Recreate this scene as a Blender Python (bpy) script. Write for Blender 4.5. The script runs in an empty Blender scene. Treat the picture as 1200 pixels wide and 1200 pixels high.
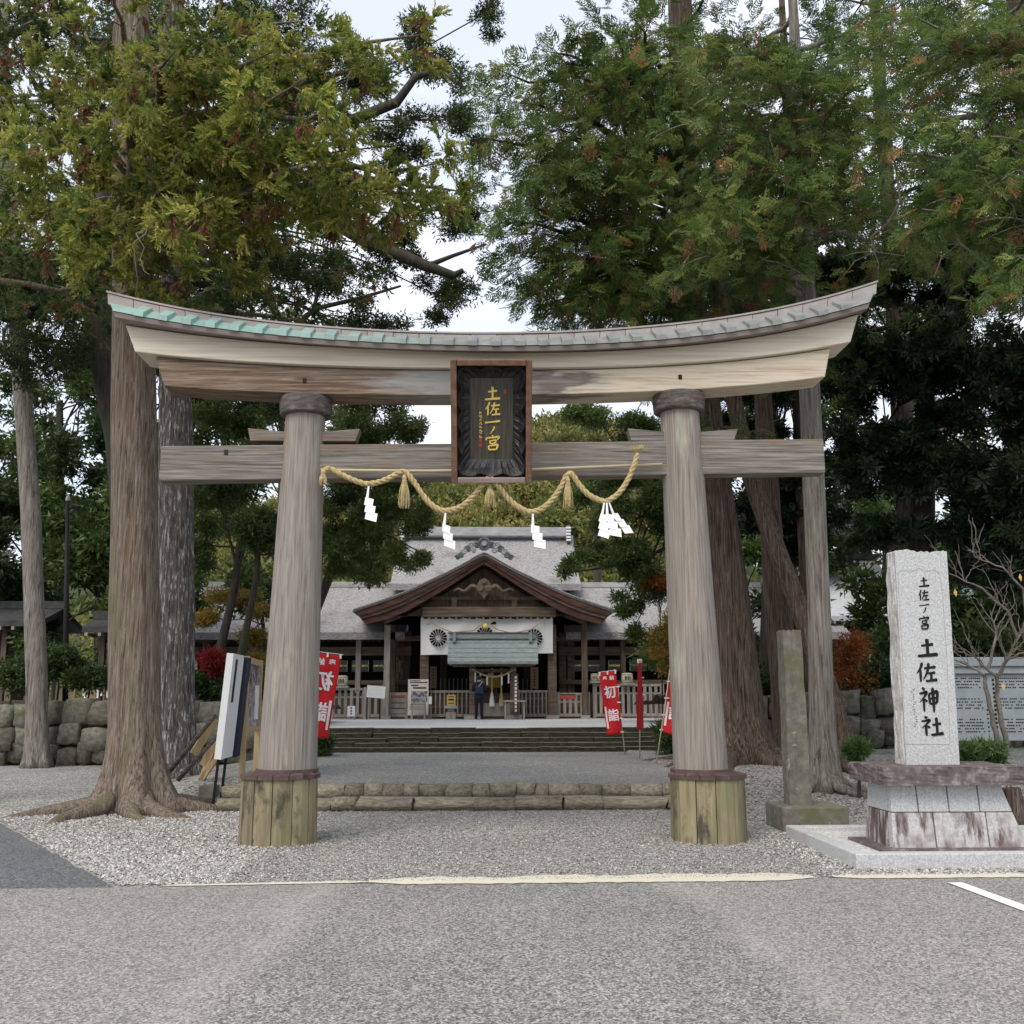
import bpy, bmesh, math, random
import numpy as np
from mathutils import Vector, Matrix
R = math.radians
SC = bpy.context.scene
COL = SC.collection

# ------------------------------------------------------------------ camera, sky, sun, exposure
EYE = 1.65; PITCH = R(10.4); YAW = R(1.66); ROLL = R(0.12)
cam_d = bpy.data.cameras.new('camera'); cam = bpy.data.objects.new('camera', cam_d); COL.objects.link(cam)
cam_d.sensor_width = 36; cam_d.lens = 36; cam_d.clip_end = 3000; cam_d.clip_start = .05
F_ = Vector((math.sin(YAW)*math.cos(PITCH), math.cos(YAW)*math.cos(PITCH), math.sin(PITCH)))
R0 = Vector((math.cos(YAW), -math.sin(YAW), 0)); U0 = R0.cross(F_)
RT = R0*math.cos(ROLL) - U0*math.sin(ROLL); UP = U0*math.cos(ROLL) + R0*math.sin(ROLL)
cam.matrix_world = Matrix(((RT.x, UP.x, -F_.x, 0), (RT.y, UP.y, -F_.y, 0), (RT.z, UP.z, -F_.z, EYE), (0, 0, 0, 1)))
SC.camera = cam
def ray(px, py): return F_ + RT*((px-600)/1200) + UP*((600-py)/1200)
def V(px, py, Y):                      # photo pixel -> point at world depth Y
    d = ray(px, py); return Vector((0, 0, EYE)) + d*(Y/d.y)
def G(px, py, z=0.0):                  # photo pixel -> point on a level plane
    d = ray(px, py); return Vector((0, 0, EYE)) + d*((z-EYE)/d.z)

SUN_EL = R(50); SUN_AZ = R(-150)       # the sun stands behind the visitor, high, veiled by cloud
W = bpy.data.worlds.new('World'); SC.world = W; W.use_nodes = True
nt = W.node_tree; nt.nodes.clear()
o_ = nt.nodes.new('ShaderNodeOutputWorld'); bg = nt.nodes.new('ShaderNodeBackground'); nt.links.new(bg.outputs[0], o_.inputs[0])
sky = nt.nodes.new('ShaderNodeTexSky'); sky.sky_type = 'NISHITA'; sky.sun_disc = False
sky.sun_elevation = SUN_EL; sky.sun_rotation = SUN_AZ
tc = nt.nodes.new('ShaderNodeTexCoord'); nz = nt.nodes.new('ShaderNodeTexNoise'); nz.inputs['Scale'].default_value = 3.2; nz.inputs['Detail'].default_value = 6
mp = nt.nodes.new('ShaderNodeMapping'); mp.inputs['Scale'].default_value = (1, 1, 2.2)
nt.links.new(tc.outputs['Generated'], mp.inputs[0]); nt.links.new(mp.outputs[0], nz.inputs[0])
rp = nt.nodes.new('ShaderNodeValToRGB'); rp.color_ramp.elements[0].position = .38; rp.color_ramp.elements[0].color = (.66, .66, .66, 1)
rp.color_ramp.elements[1].position = .62; rp.color_ramp.elements[1].color = (1, 1, 1, 1)
nt.links.new(nz.outputs[0], rp.inputs[0])
mx = nt.nodes.new('ShaderNodeMix'); mx.data_type = 'RGBA'
nt.links.new(rp.outputs[0], mx.inputs[0]); nt.links.new(sky.outputs[0], mx.inputs[6]); mx.inputs[7].default_value = (7.3, 7.7, 8.6, 1)
nt.links.new(mx.outputs[2], bg.inputs[0]); bg.inputs[1].default_value = .1
sl = bpy.data.lights.new('sun', 'SUN'); sl.energy = 1.5; sl.angle = R(35); sl.color = (1, .93, .82)
so = bpy.data.objects.new('sun', sl); COL.objects.link(so)
sd = Vector((math.sin(SUN_AZ)*math.cos(SUN_EL), math.cos(SUN_AZ)*math.cos(SUN_EL), math.sin(SUN_EL)))
so.rotation_euler = sd.to_track_quat('Z', 'Y').to_euler(); so.location = sd*60
SC.view_settings.view_transform = 'Standard'; SC.view_settings.look = 'None'
SC.view_settings.exposure = 0.72; SC.view_settings.gamma = 1; SC.view_settings.use_curve_mapping = False
SC.render.engine = 'CYCLES'; SC.cycles.use_denoising = True; SC.cycles.max_bounces = 6; SC.cycles.transparent_max_bounces = 4
SC.cycles.sample_clamp_indirect = 6

# ------------------------------------------------------------------ tagging
def tag(o, label=None, cat=None, group=None, kind=None):
    if label: o['label'] = label
    if cat: o['category'] = cat
    if group: o['group'] = group
    if kind: o['kind'] = kind
    return o
def thing(name, label, cat, loc=(0, 0, 0), rot=(0, 0, 0), group=None):
    o = bpy.data.objects.new(name, None); COL.objects.link(o); o.empty_display_size = .1
    o.location = loc; o.rotation_euler = rot if isinstance(rot, tuple) else (0, 0, rot)
    return tag(o, label, cat, group)
def link(name, me, mat, parent=None):
    o = bpy.data.objects.new(name, me); COL.objects.link(o)
    if mat and not me.materials: me.materials.append(mat)
    if parent: o.parent = parent
    return o
def inst(name, me, parent, loc=(0, 0, 0), rot=(0, 0, 0), scale=(1, 1, 1)):
    o = bpy.data.objects.new(name, me); COL.objects.link(o)
    if parent: o.parent = parent
    o.location = loc; o.rotation_euler = rot; o.scale = scale
    return o
def copy_tree(o, parent=None):
    c = o.copy(); COL.objects.link(c); c.parent = parent
    for ch in o.children: copy_tree(ch, c)
    return c

# ------------------------------------------------------------------ materials
MATS = {}
def base_mat(name, rough=.8, spec=.3):
    m = bpy.data.materials.new(name); m.use_nodes = True; t = m.node_tree
    b = t.nodes['Principled BSDF']; b.inputs['Roughness'].default_value = rough; b.inputs['Specular IOR Level'].default_value = spec
    MATS[name] = m
    return m, t, b
def n_coord(t, scale=(1, 1, 1), rnd=True):
    tc = t.nodes.new('ShaderNodeTexCoord'); mp = t.nodes.new('ShaderNodeMapping'); mp.inputs['Scale'].default_value = scale
    src = tc.outputs['Object']
    if rnd:
        oi = t.nodes.new('ShaderNodeObjectInfo'); ml = t.nodes.new('ShaderNodeMath'); ml.operation = 'MULTIPLY'; ml.inputs[1].default_value = 53.7
        t.links.new(oi.outputs['Random'], ml.inputs[0])
        ad = t.nodes.new('ShaderNodeVectorMath'); ad.operation = 'ADD'
        t.links.new(src, ad.inputs[0]); t.links.new(ml.outputs[0], ad.inputs[1]); src = ad.outputs[0]
    t.links.new(src, mp.inputs[0])
    return mp.outputs[0]
def n_noise(t, vec, scale, detail=5, rough=.6, dist=0):
    n = t.nodes.new('ShaderNodeTexNoise'); n.inputs['Scale'].default_value = scale; n.inputs['Detail'].default_value = detail
    n.inputs['Roughness'].default_value = rough; n.inputs['Distortion'].default_value = dist
    t.links.new(vec, n.inputs['Vector']); return n.outputs[0]
def n_ramp(t, fac, stops, interp='LINEAR'):
    r = t.nodes.new('ShaderNodeValToRGB'); cr = r.color_ramp; cr.interpolation = interp
    while len(cr.elements) < len(stops): cr.elements.new(.5)
    for e, (p, c) in zip(cr.elements, stops):
        e.position = p; e.color = (c[0], c[1], c[2], 1) if not isinstance(c, (int, float)) else (c, c, c, 1)
    t.links.new(fac, r.inputs[0]); return r.outputs[0]
def n_mix(t, fac, a, b, mode='MIX'):
    m = t.nodes.new('ShaderNodeMix'); m.data_type = 'RGBA'; m.blend_type = mode
    for i, x in ((0, fac), (6, a), (7, b)):
        if isinstance(x, (int, float)): m.inputs[i].default_value = x
        elif isinstance(x, tuple): m.inputs[i].default_value = (x[0], x[1], x[2], 1)
        else: t.links.new(x, m.inputs[i])
    return m.outputs[2]
def n_bump(t, h, strength, dist, b):
    bp = t.nodes.new('ShaderNodeBump'); bp.inputs['Strength'].default_value = strength; bp.inputs['Distance'].default_value = dist
    t.links.new(h, bp.inputs['Height']); t.links.new(bp.outputs[0], b.inputs['Normal'])
def mat(name, stops, scale=(1, 1, 1), ns=5, rough=.8, bump=.4, bdist=.01, stains=(), rnd=True, spec=.3, detail=6, nrough=.62, dist=0, vary=.0, metal=0):
    m, t, b = base_mat(name, rough, spec); b.inputs['Metallic'].default_value = metal
    v = n_coord(t, scale, rnd); f = n_noise(t, v, ns, detail, nrough, dist); c = n_ramp(t, f, stops)
    for (col, ssc, sns, lo, hi) in stains:
        sv = n_coord(t, ssc, rnd); sf = n_noise(t, sv, sns, 5, .65); k = n_ramp(t, sf, [(lo, 0.0), (hi, 1.0)]); c = n_mix(t, k, c, col)
    if vary:
        oi = t.nodes.new('ShaderNodeObjectInfo'); k = n_ramp(t, oi.outputs['Random'], [(0, 1-vary), (1, 1+vary*.6)]); c = n_mix(t, 1.0, c, k, 'MULTIPLY')
    t.links.new(c, b.inputs['Base Color'])
    if bump: n_bump(t, f, bump, bdist, b)
    return m
def plain(name, col, rough=.6, spec=.3, var=.12, ns=8):
    lo = tuple(max(0, x*(1-var)) for x in col); hi = tuple(min(1, x*(1+var)) for x in col)
    return mat(name, [(.3, lo), (.7, hi)], ns=ns, rough=rough, bump=.08, bdist=.005, spec=spec)
def leaf_mat(name, trans=.35, rough=.55, spec=.35):
    m, t, b = base_mat(name, rough, spec)
    a = t.nodes.new('ShaderNodeAttribute'); a.attribute_name = 'tint'
    t.links.new(a.outputs['Color'], b.inputs['Base Color'])
    tr = t.nodes.new('ShaderNodeBsdfTranslucent'); t.links.new(a.outputs['Color'], tr.inputs[0])
    ms = t.nodes.new('ShaderNodeMixShader'); ms.inputs[0].default_value = trans
    t.links.new(b.outputs[0], ms.inputs[1]); t.links.new(tr.outputs[0], ms.inputs[2])
    t.links.new(ms.outputs[0], t.nodes['Material Output'].inputs[0]); return m

# wood
mat('wood_column', [(.3, (.135, .112, .092)), (.48, (.235, .207, .176)), (.7, (.335, .303, .265))], scale=(22, 22, .5), ns=2.2, bump=.5, bdist=.012,
    stains=[((.36, .37, .29), (2.2, 2.2, .35), 1.5, .56, .70), ((.30, .20, .12), (3, 3, .3), 1.3, .58, .75)], rnd=True)
mat('wood_nuki', [(.3, (.07, .06, .05)), (.48, (.175, .156, .132)), (.7, (.30, .275, .24))], scale=(.6, 16, 18), ns=2.4, bump=.5, bdist=.012,
    stains=[((.20, .13, .085), (.5, 3, 3), 1.6, .56, .68)])
def shimaki_mat():
    m, t, b = base_mat('wood_shimaki', .8, .25)
    v = n_coord(t, (.6, 12, 15), False); f = n_noise(t, v, 2.3, 7, .66, .6)
    brown = n_ramp(t, f, [(.3, (.06, .037, .024)), (.5, (.19, .13, .09)), (.72, (.36, .29, .225))])
    grey = n_ramp(t, f, [(.3, (.25, .238, .215)), (.7, (.40, .388, .36))])
    cream = n_ramp(t, f, [(.3, (.40, .29, .19)), (.5, (.60, .51, .39)), (.75, (.68, .61, .49))])
    tcn = t.nodes.new('ShaderNodeTexCoord'); sx = t.nodes.new('ShaderNodeSeparateXYZ'); t.links.new(tcn.outputs['Object'], sx.inputs[0])
    wv = n_noise(t, n_coord(t, (.5, 2, 3.2), False), 1.5, 4)
    ad = t.nodes.new('ShaderNodeMath'); ad.operation = 'MULTIPLY_ADD'; t.links.new(wv, ad.inputs[0]); ad.inputs[1].default_value = 3.4; t.links.new(sx.outputs[0], ad.inputs[2])
    k1 = n_ramp(t, n_map(t, ad.outputs[0], -.1, .9), [(.2, 0.0), (.8, 1.0)]); k2 = n_ramp(t, n_map(t, ad.outputs[0], 2.4, 3.7), [(.0, 0.0), (.35, 1.0)])
    edge = n_ramp(t, n_map(t, ad.outputs[0], 1.9, 3.1), [(.0, 0.0), (.42, 1.0), (.62, 0.0)])
    c = n_mix(t, k1, brown, grey); c = n_mix(t, k2, c, cream); c = n_mix(t, n_mix(t, 1.0, edge, (.7, .7, .7), 'MULTIPLY'), c, (.13, .07, .04))
    t.links.new(c, b.inputs['Base Color']); n_bump(t, f, .4, .01, b)
def n_map(t, val, a, b_):
    m = t.nodes.new('ShaderNodeMapRange'); m.inputs[1].default_value = a; m.inputs[2].default_value = b_; t.links.new(val, m.inputs[0]); return m.outputs[0]
shimaki_mat()
mat('wood_kasagi', [(.25, (.48, .40, .30)), (.5, (.65, .58, .46)), (.75, (.72, .66, .55))], scale=(.4, 12, 14), ns=2, bump=.3, bdist=.008,
    stains=[((.34, .25, .17), (.35, 3, 3), 1.4, .60, .78)])
mat('wood_under', [(.3, (.33, .29, .24)), (.7, (.45, .41, .35))], scale=(.3, 8, 8), ns=2, bump=.3)
mat('wood_fascia', [(.3, (.20, .165, .14)), (.7, (.30, .26, .225))], scale=(.4, 6, 6), ns=3, bump=.3)
mat('wood_daiwa', [(.3, (.045, .036, .032)), (.55, (.12, .10, .09)), (.75, (.22, .185, .165))], scale=(2.5, 2.5, 9), ns=3, bump=.6, bdist=.02)
mat('wood_nemaki', [(.25, (.10, .08, .05)), (.5, (.235, .195, .115)), (.75, (.35, .30, .19))], scale=(7, 7, .5), ns=1.8, bump=.5, bdist=.012,
    stains=[((.07, .058, .042), (2.5, 2.5, 1.1), 2.0, .54, .66), ((.20, .205, .10), (2, 2, .8), 1.7, .55, .72)], vary=.18)
def copper_mat(name, a, b2, teal, x0, x1):
    m, t, b = base_mat(name, .55, .4)
    f = n_noise(t, n_coord(t, (1, 1, 1), True), 5, 6); c = n_ramp(t, f, [(.3, a), (.7, b2)])
    ge = t.nodes.new('ShaderNodeNewGeometry'); sx = t.nodes.new('ShaderNodeSeparateXYZ'); t.links.new(ge.outputs['Position'], sx.inputs[0])
    k = n_ramp(t, n_map(t, sx.outputs[0], x0, x1), [(0, 1.0), (1, 0.0)])
    kk = n_mix(t, 1.0, k, n_ramp(t, f, [(.25, .45), (.6, 1.0)]), 'MULTIPLY')
    t.links.new(n_mix(t, kk, c, teal), b.inputs['Base Color']); n_bump(t, f, .15, .01, b)
copper_mat('copper_ridge', (.19, .168, .155), (.29, .26, .24), (.33, .285, .27), -4.6, -2.0)
copper_mat('copper_eave', (.17, .175, .165), (.27, .275, .26), (.30, .47, .415), -2.9, -.4)
mat('copper_cap', [(.3, (.05, .03, .026)), (.7, (.135, .08, .07))], ns=6, rough=.5, bump=.2, spec=.4)
# stone, ground
mat('granite', [(.3, (.30, .30, .295)), (.5, (.47, .47, .465)), (.68, (.60, .60, .595))], ns=55, rough=.85, bump=.25, bdist=.004, detail=4,
    stains=[((.33, .27, .25), (1, 1, 1), 1.6, .62, .8)])
mat('granite_rough', [(.3, (.27, .255, .245)), (.6, (.42, .405, .39))], ns=14, rough=.9, bump=.7, bdist=.02)
mat('granite_stained', [(.3, (.34, .33, .32)), (.6, (.52, .515, .50))], ns=40, rough=.85, bump=.25, bdist=.004, detail=4,
    stains=[((.115, .075, .07), (3.4, 3.4, .7), 1.6, .49, .60), ((.22, .17, .155), (1, 1, 1), 5, .52, .7)])
mat('granite_dark', [(.3, (.065, .05, .047)), (.55, (.145, .118, .11)), (.72, (.30, .285, .27))], ns=9, rough=.9, bump=.6, bdist=.02)
mat('stone_old', [(.3, (.115, .105, .085)), (.6, (.20, .185, .155)), (.8, (.28, .265, .23))], ns=9, rough=.92, bump=.7, bdist=.02,
    stains=[((.34, .335, .31), (1, 1, 1), 7, .64, .68), ((.13, .135, .07), (1, 1, 1), 1.8, .52, .68)])
mat('stone_wall', [(.25, (.075, .072, .058)), (.5, (.165, .155, .125)), (.75, (.27, .255, .21))], ns=5, rough=.95, bump=.8, bdist=.03,
    stains=[((.085, .10, .042), (1, 1, 1), 2.2, .50, .66)], vary=.3)
mat('stone_step', [(.28, (.12, .10, .07)), (.5, (.27, .235, .175)), (.72, (.40, .365, .29))], ns=7, rough=.95, bump=.6, bdist=.02,
    stains=[((.14, .15, .07), (1, 1, 1), 2.2, .55, .7)], vary=.3)
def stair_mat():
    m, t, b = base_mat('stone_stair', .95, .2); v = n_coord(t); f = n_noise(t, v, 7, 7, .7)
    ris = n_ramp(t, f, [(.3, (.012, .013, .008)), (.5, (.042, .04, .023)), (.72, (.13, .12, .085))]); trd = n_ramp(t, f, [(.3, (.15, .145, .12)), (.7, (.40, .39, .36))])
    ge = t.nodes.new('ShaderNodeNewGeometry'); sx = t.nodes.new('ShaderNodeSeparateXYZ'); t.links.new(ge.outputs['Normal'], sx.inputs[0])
    t.links.new(n_mix(t, n_ramp(t, sx.outputs[2], [(.8, 0.0), (.95, 1.0)]), ris, trd), b.inputs['Base Color']); n_bump(t, f, .6, .02, b)  # blend by face direction: dark upright faces, pale upward faces
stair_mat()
mat('stone_stair_old', [(.25, (.05, .055, .03)), (.5, (.115, .115, .07)), (.75, (.24, .235, .19))], ns=5, rough=.95, bump=.6, bdist=.02, vary=.25)
mat('concrete_block', [(.3, (.16, .15, .12)), (.7, (.27, .255, .21))], ns=8, rough=.95, bump=.5)
mat('soil', [(.3, (.035, .028, .02)), (.7, (.085, .066, .045))], ns=6, rough=1, bump=.8, bdist=.03)
def asphalt(name, dark, mid, light, dust=True, ns=95):
    m, t, b = base_mat(name, .9, .25)
    v = n_coord(t, (1, 1, 1), False); f = n_noise(t, v, ns, 3, .75)
    vo = t.nodes.new('ShaderNodeTexVoronoi'); vo.inputs['Scale'].default_value = 62; t.links.new(v, vo.inputs['Vector'])
    c = n_ramp(t, f, [(.38, dark), (.5, mid), (.60, light)])
    g = n_ramp(t, vo.outputs['Color'], [(.2, (.38, .38, .38)), (.5, (.95, .95, .94)), (.8, (1.5, 1.48, 1.45))]); c = n_mix(t, .9, c, g, 'MULTIPLY')
    big = n_noise(t, v, .45, 5, .6); c = n_mix(t, 1.0, c, n_ramp(t, big, [(.3, (.86, .86, .87)), (.7, (1.1, 1.09, 1.07))]), 'MULTIPLY')
    if dust:   # pale sandy dust that cars have left in two soft bands
        tcn = t.nodes.new('ShaderNodeTexCoord'); sx = t.nodes.new('ShaderNodeSeparateXYZ'); t.links.new(tcn.outputs['Object'], sx.inputs[0])
        wob = n_noise(t, v, .9, 4)
        def band(x0, slope, wd, stops):
            a = t.nodes.new('ShaderNodeMath'); a.operation = 'MULTIPLY_ADD'; t.links.new(sx.outputs[1], a.inputs[0]); a.inputs[1].default_value = -slope; t.links.new(sx.outputs[0], a.inputs[2])
            w_ = t.nodes.new('ShaderNodeMath'); w_.operation = 'MULTIPLY_ADD'; t.links.new(wob, w_.inputs[0]); w_.inputs[1].default_value = .8; t.links.new(a.outputs[0], w_.inputs[2])
            return n_ramp(t, n_map(t, w_.outputs[0], x0+.4-wd, x0+.4+wd), stops)
        spk = n_ramp(t, n_noise(t, v, 40, 3, .8), [(.35, .05), (.65, .55)])
        for (x0, sl_, wd, stp) in ((-2.08, .055, .7, [(0, .42), (.42, .55), (.58, 1.0), (.8, 0.0)]), (2.3, -.045, .6, [(.2, 0.0), (.42, .85), (.6, .5), (1, .3)])):
            k = n_mix(t, 1.0, band(x0, sl_, wd, stp), spk, 'MULTIPLY'); c = n_mix(t, k, c, (.45, .425, .36))
    t.links.new(c, b.inputs['Base Color']); n_bump(t, f, .5, .006, b)
asphalt('asphalt', (.108, .105, .10), (.232, .226, .214), (.385, .374, .352))
asphalt('asphalt_dark', (.095, .097, .10), (.14, .143, .146), (.19, .192, .195), dust=False, ns=130)
def gravel_mat(name, cols, sc=38):
    m, t, b = base_mat(name, .95, .2)
    v = n_coord(t, (1, 1, 1), False)
    vo = t.nodes.new('ShaderNodeTexVoronoi'); vo.inputs['Scale'].default_value = sc; t.links.new(v, vo.inputs['Vector'])
    sep = t.nodes.new('ShaderNodeSeparateColor'); t.links.new(vo.outputs['Color'], sep.inputs[0])
    c = n_ramp(t, sep.outputs[0], cols); big = n_noise(t, v, .35, 4)
    c = n_mix(t, 1.0, c, n_ramp(t, big, [(.3, (.78, .78, .78)), (.7, (1.1, 1.08, 1.04))]), 'MULTIPLY')
    t.links.new(c, b.inputs['Base Color'])
    iv = t.nodes.new('ShaderNodeMath'); iv.operation = 'MULTIPLY'; iv.inputs[1].default_value = -1; t.links.new(vo.outputs['Distance'], iv.inputs[0])
    n_bump(t, iv.outputs[0], .9, .02, b)
gravel_mat('gravel_ground', [(0, (.09, .085, .075)), (.35, (.24, .235, .215)), (.7, (.40, .395, .37)), (1, (.60, .595, .57))])
gravel_mat('gravel_path', [(0, (.12, .12, .112)), (.4, (.26, .258, .248)), (.8, (.39, .385, .37)), (1, (.52, .515, .50))], 46)
gravel_mat('gravel_white', [(0, (.48, .475, .46)), (.5, (.68, .675, .66)), (1, (.80, .795, .78))], 40)
def paint(name, col, under, lo, hi):
    m, t, b = base_mat(name, .8, .2); v = n_coord(t, (1, 1, 1), False); f = n_noise(t, v, 30, 4, .75)
    g = n_noise(t, v, 90, 3, .7)
    c = n_mix(t, n_ramp(t, f, [(lo, 0.0), (hi, 1.0)]), under, col); c = n_mix(t, 1.0, c, n_ramp(t, g, [(.3, .82), (.7, 1.05)]), 'MULTIPLY')
    t.links.new(c, b.inputs['Base Color']); n_bump(t, g, .3, .003, b)
paint('paint_cream', (.66, .61, .48), (.42, .395, .33), .28, .44); paint('paint_white', (.78, .78, .77), (.40, .40, .39), .28, .36)
# bark
def bark(name, dark, mid, light, flake, fl=(.52, .62), fs=(10, 10, 2.2), stains=(), fib=1.0):
    m, t, b = base_mat(name, .95, .15)
    fv = n_noise(t, n_coord(t, (26, 26, .85)), 1.5, 6, .68, .3); c = n_ramp(t, fv, [(.34, dark), (.48, mid), (.64, light)])
    pk = n_noise(t, n_coord(t, fs), 1.6, 7, .72, .2); gate = n_ramp(t, pk, [(fl[0], 0.0), (fl[1], 1.0)]); crack = n_ramp(t, pk, [(.34, (.35, .33, .32)), (.44, (1, 1, 1))])
    c = n_mix(t, gate, c, flake); c = n_mix(t, 1.0, c, crack, 'MULTIPLY')
    for (col, ssc, sns, lo, hi) in stains: c = n_mix(t, n_ramp(t, n_noise(t, n_coord(t, ssc), sns, 5, .65), [(lo, 0.0), (hi, .85)]), c, col)
    t.links.new(c, b.inputs['Base Color'])
    ad = t.nodes.new('ShaderNodeMath'); ad.operation = 'ADD'; t.links.new(fv, ad.inputs[0]); t.links.new(pk, ad.inputs[1]); n_bump(t, ad.outputs[0], 1.0, .035, b)
bark('bark_sugi', (.06, .045, .035), (.20, .155, .12), (.33, .275, .225), (.40, .34, .29), (.56, .72), (12, 12, 1.4), [((.16, .155, .07), (1, 1, .35), 1.6, .52, .70), ((.235, .12, .08), (1.4, 1.4, .4), 1.5, .57, .76)])
bark('bark_grey', (.035, .03, .027), (.115, .10, .09), (.21, .19, .172), (.50, .495, .475), (.54, .62), (13, 13, 2.0))
bark('bark_hinoki', (.10, .085, .07), (.225, .20, .17), (.33, .305, .265), (.41, .42, .39), (.55, .72), (8, 8, .9))
bark('bark_brown', (.028, .02, .016), (.095, .068, .052), (.19, .145, .115), (.29, .28, .25), (.60, .74), (7, 7, .7))
mat('bark_dark', [(.3, (.022, .019, .015)), (.6, (.06, .05, .04)), (.8, (.11, .10, .08))], scale=(6, 6, 1), ns=2, bump=.7, bdist=.02,
    stains=[((.05, .06, .025), (1, 1, .4), 1.5, .5, .66)])
mat('twig', [(.3, (.10, .082, .065)), (.7, (.22, .19, .155))], ns=8, bump=.4)
leaf_mat('leaf_conifer', .46, .6, .25); leaf_mat('leaf_broad', .36, .5, .35); leaf_mat('leaf_glossy', .18, .32, .5)
# shrine
mat('shrine_wood', [(.25, (.045, .031, .021)), (.5, (.108, .076, .053)), (.75, (.20, .15, .11))], scale=(4, 4, .4), ns=2.5, bump=.3)
mat('shrine_beam', [(.25, (.062, .043, .029)), (.5, (.145, .105, .073)), (.75, (.25, .195, .145))], scale=(.4, 4, 4), ns=2.5, bump=.3)
mat('shrine_pale', [(.25, (.19, .168, .142)), (.5, (.31, .285, .25)), (.75, (.44, .415, .38))], scale=(4, 4, .6), ns=2.5, bump=.3)
mat('shrine_red', [(.3, (.05, .024, .017)), (.55, (.095, .046, .034)), (.75, (.15, .085, .065))], scale=(.6, 2, 2), ns=3, bump=.3)
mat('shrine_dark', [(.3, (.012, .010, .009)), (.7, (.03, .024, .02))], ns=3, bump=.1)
mat('thatch', [(.32, (.12, .112, .108)), (.45, (.265, .255, .25)), (.55, (.38, .37, .365)), (.7, (.53, .52, .515))], scale=(3.5, 6, 9), ns=2.6, bump=.9, bdist=.05, rough=.95, detail=9, nrough=.75,
    stains=[((.18, .155, .14), (.5, .5, .5), 1.2, .55, .72), ((.235, .15, .075), (.9, 1, 1), 1.6, .66, .74)], rnd=False)
mat('ridge_cap', [(.3, (.29, .29, .295)), (.7, (.47, .47, .475))], scale=(1, 3, 3), ns=2, bump=.3)
mat('tile_grey', [(.3, (.075, .08, .083)), (.7, (.19, .20, .205))], ns=4, bump=.3, rough=.5)
mat('tile_dark', [(.3, (.028, .028, .028)), (.7, (.07, .07, .07))], ns=4, bump=.3, rough=.7)
mat('copper_green', [(.25, (.165, .20, .195)), (.5, (.25, .285, .275)), (.75, (.35, .38, .365))], scale=(1, 1, 5), ns=5, bump=.3, rough=.6)
mat('cloth_white', [(.3, (.72, .72, .73)), (.7, (.82, .82, .82))], ns=2, bump=.05, rough=.9)
mat('cloth_red', [(.3, (.50, .012, .016)), (.7, (.60, .02, .024))], ns=3, bump=.05, rough=.8)
mat('rope_straw', [(.25, (.26, .185, .075)), (.5, (.45, .35, .17)), (.75, (.60, .49, .28))], ns=22, bump=.5, bdist=.006, rough=.9)
mat('bamboo', [(.3, (.42, .34, .20)), (.7, (.58, .49, .33))], scale=(1, 6, 6), ns=3, bump=.1, rough=.5)
plain('paper_white', (.80, .80, .79), .8, .2, .03); plain('ink', (.012, .012, .012), .7, .2); plain('gold', (.78, .56, .13), .4, .5)
plain('seal_red', (.35, .06, .05), .7); plain('metal_black', (.012, .012, .012), .6, .2); plain('metal_grey', (.35, .35, .36), .35, .5)
mat('plaque_frame', [(.3, (.10, .052, .03)), (.6, (.19, .105, .065)), (.8, (.28, .18, .12))], scale=(3, 3, 3), ns=4, bump=.2, rough=.5)
mat('plaque_sill', [(.3, (.23, .165, .15)), (.7, (.35, .265, .25))], scale=(1, 4, 4), ns=4, bump=.2)
mat('lacquer', [(.3, (.008, .008, .009)), (.7, (.024, .023, .023))], ns=14, bump=.7, bdist=.02, rough=.42, spec=.5)
mat('plaque_board', [(.25, (.03, .026, .02)), (.5, (.07, .062, .047)), (.75, (.125, .11, .085))], scale=(14, 14, .8), ns=2.5, bump=.3, rough=.5)
mat('pine_new', [(.3, (.40, .27, .13)), (.7, (.56, .42, .24))], scale=(6, 6, .5), ns=2.5, bump=.2)
mat('panel_stone', [(.3, (.20, .225, .235)), (.7, (.27, .295, .305))], ns=5, bump=.1, rough=.5)
mat('photo_print', [(.25, (.03, .03, .035)), (.42, (.16, .14, .13)), (.5, (.42, .45, .50)), (.62, (.12, .10, .09)), (.8, (.40, .33, .25))], scale=(1, 1, 1), ns=4.5, detail=4, bump=0, rough=.25, spec=.5, nrough=.5)
mat('poster_paper', [(.3, (.62, .57, .49)), (.7, (.74, .70, .62))], ns=3, bump=0)
plain('yellow_paper', (.58, .38, .13), .8); plain('red_label', (.42, .09, .08), .8); plain('straw_barrel', (.60, .57, .46), .9); plain('gold_cloth', (.62, .38, .10), .7)
plain('skin', (.35, .21, .15), .6); plain('jacket_navy', (.012, .015, .028), .85); plain('trouser_dark', (.012, .012, .016), .85); plain('hair_black', (.01, .009, .008), .5); plain('bag_navy', (.022, .03, .058), .7)
plain('shoji_pale', (.70, .73, .75), .6); plain('roof_white', (.55, .56, .58), .6); plain('blue_plastic', (.10, .30, .42), .5); plain('wall_tan', (.30, .23, .15), .8)
mat('hill_soil', [(.3, (.03, .035, .015)), (.7, (.06, .07, .03))], ns=.3, bump=.3)
mat('far_wood', [(.3, (.075, .115, .10)), (.55, (.13, .175, .155)), (.8, (.20, .235, .21))], ns=.12, bump=1, bdist=2, detail=8)  # distance haze is put into this muted blue-green colour of the far hill

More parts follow.
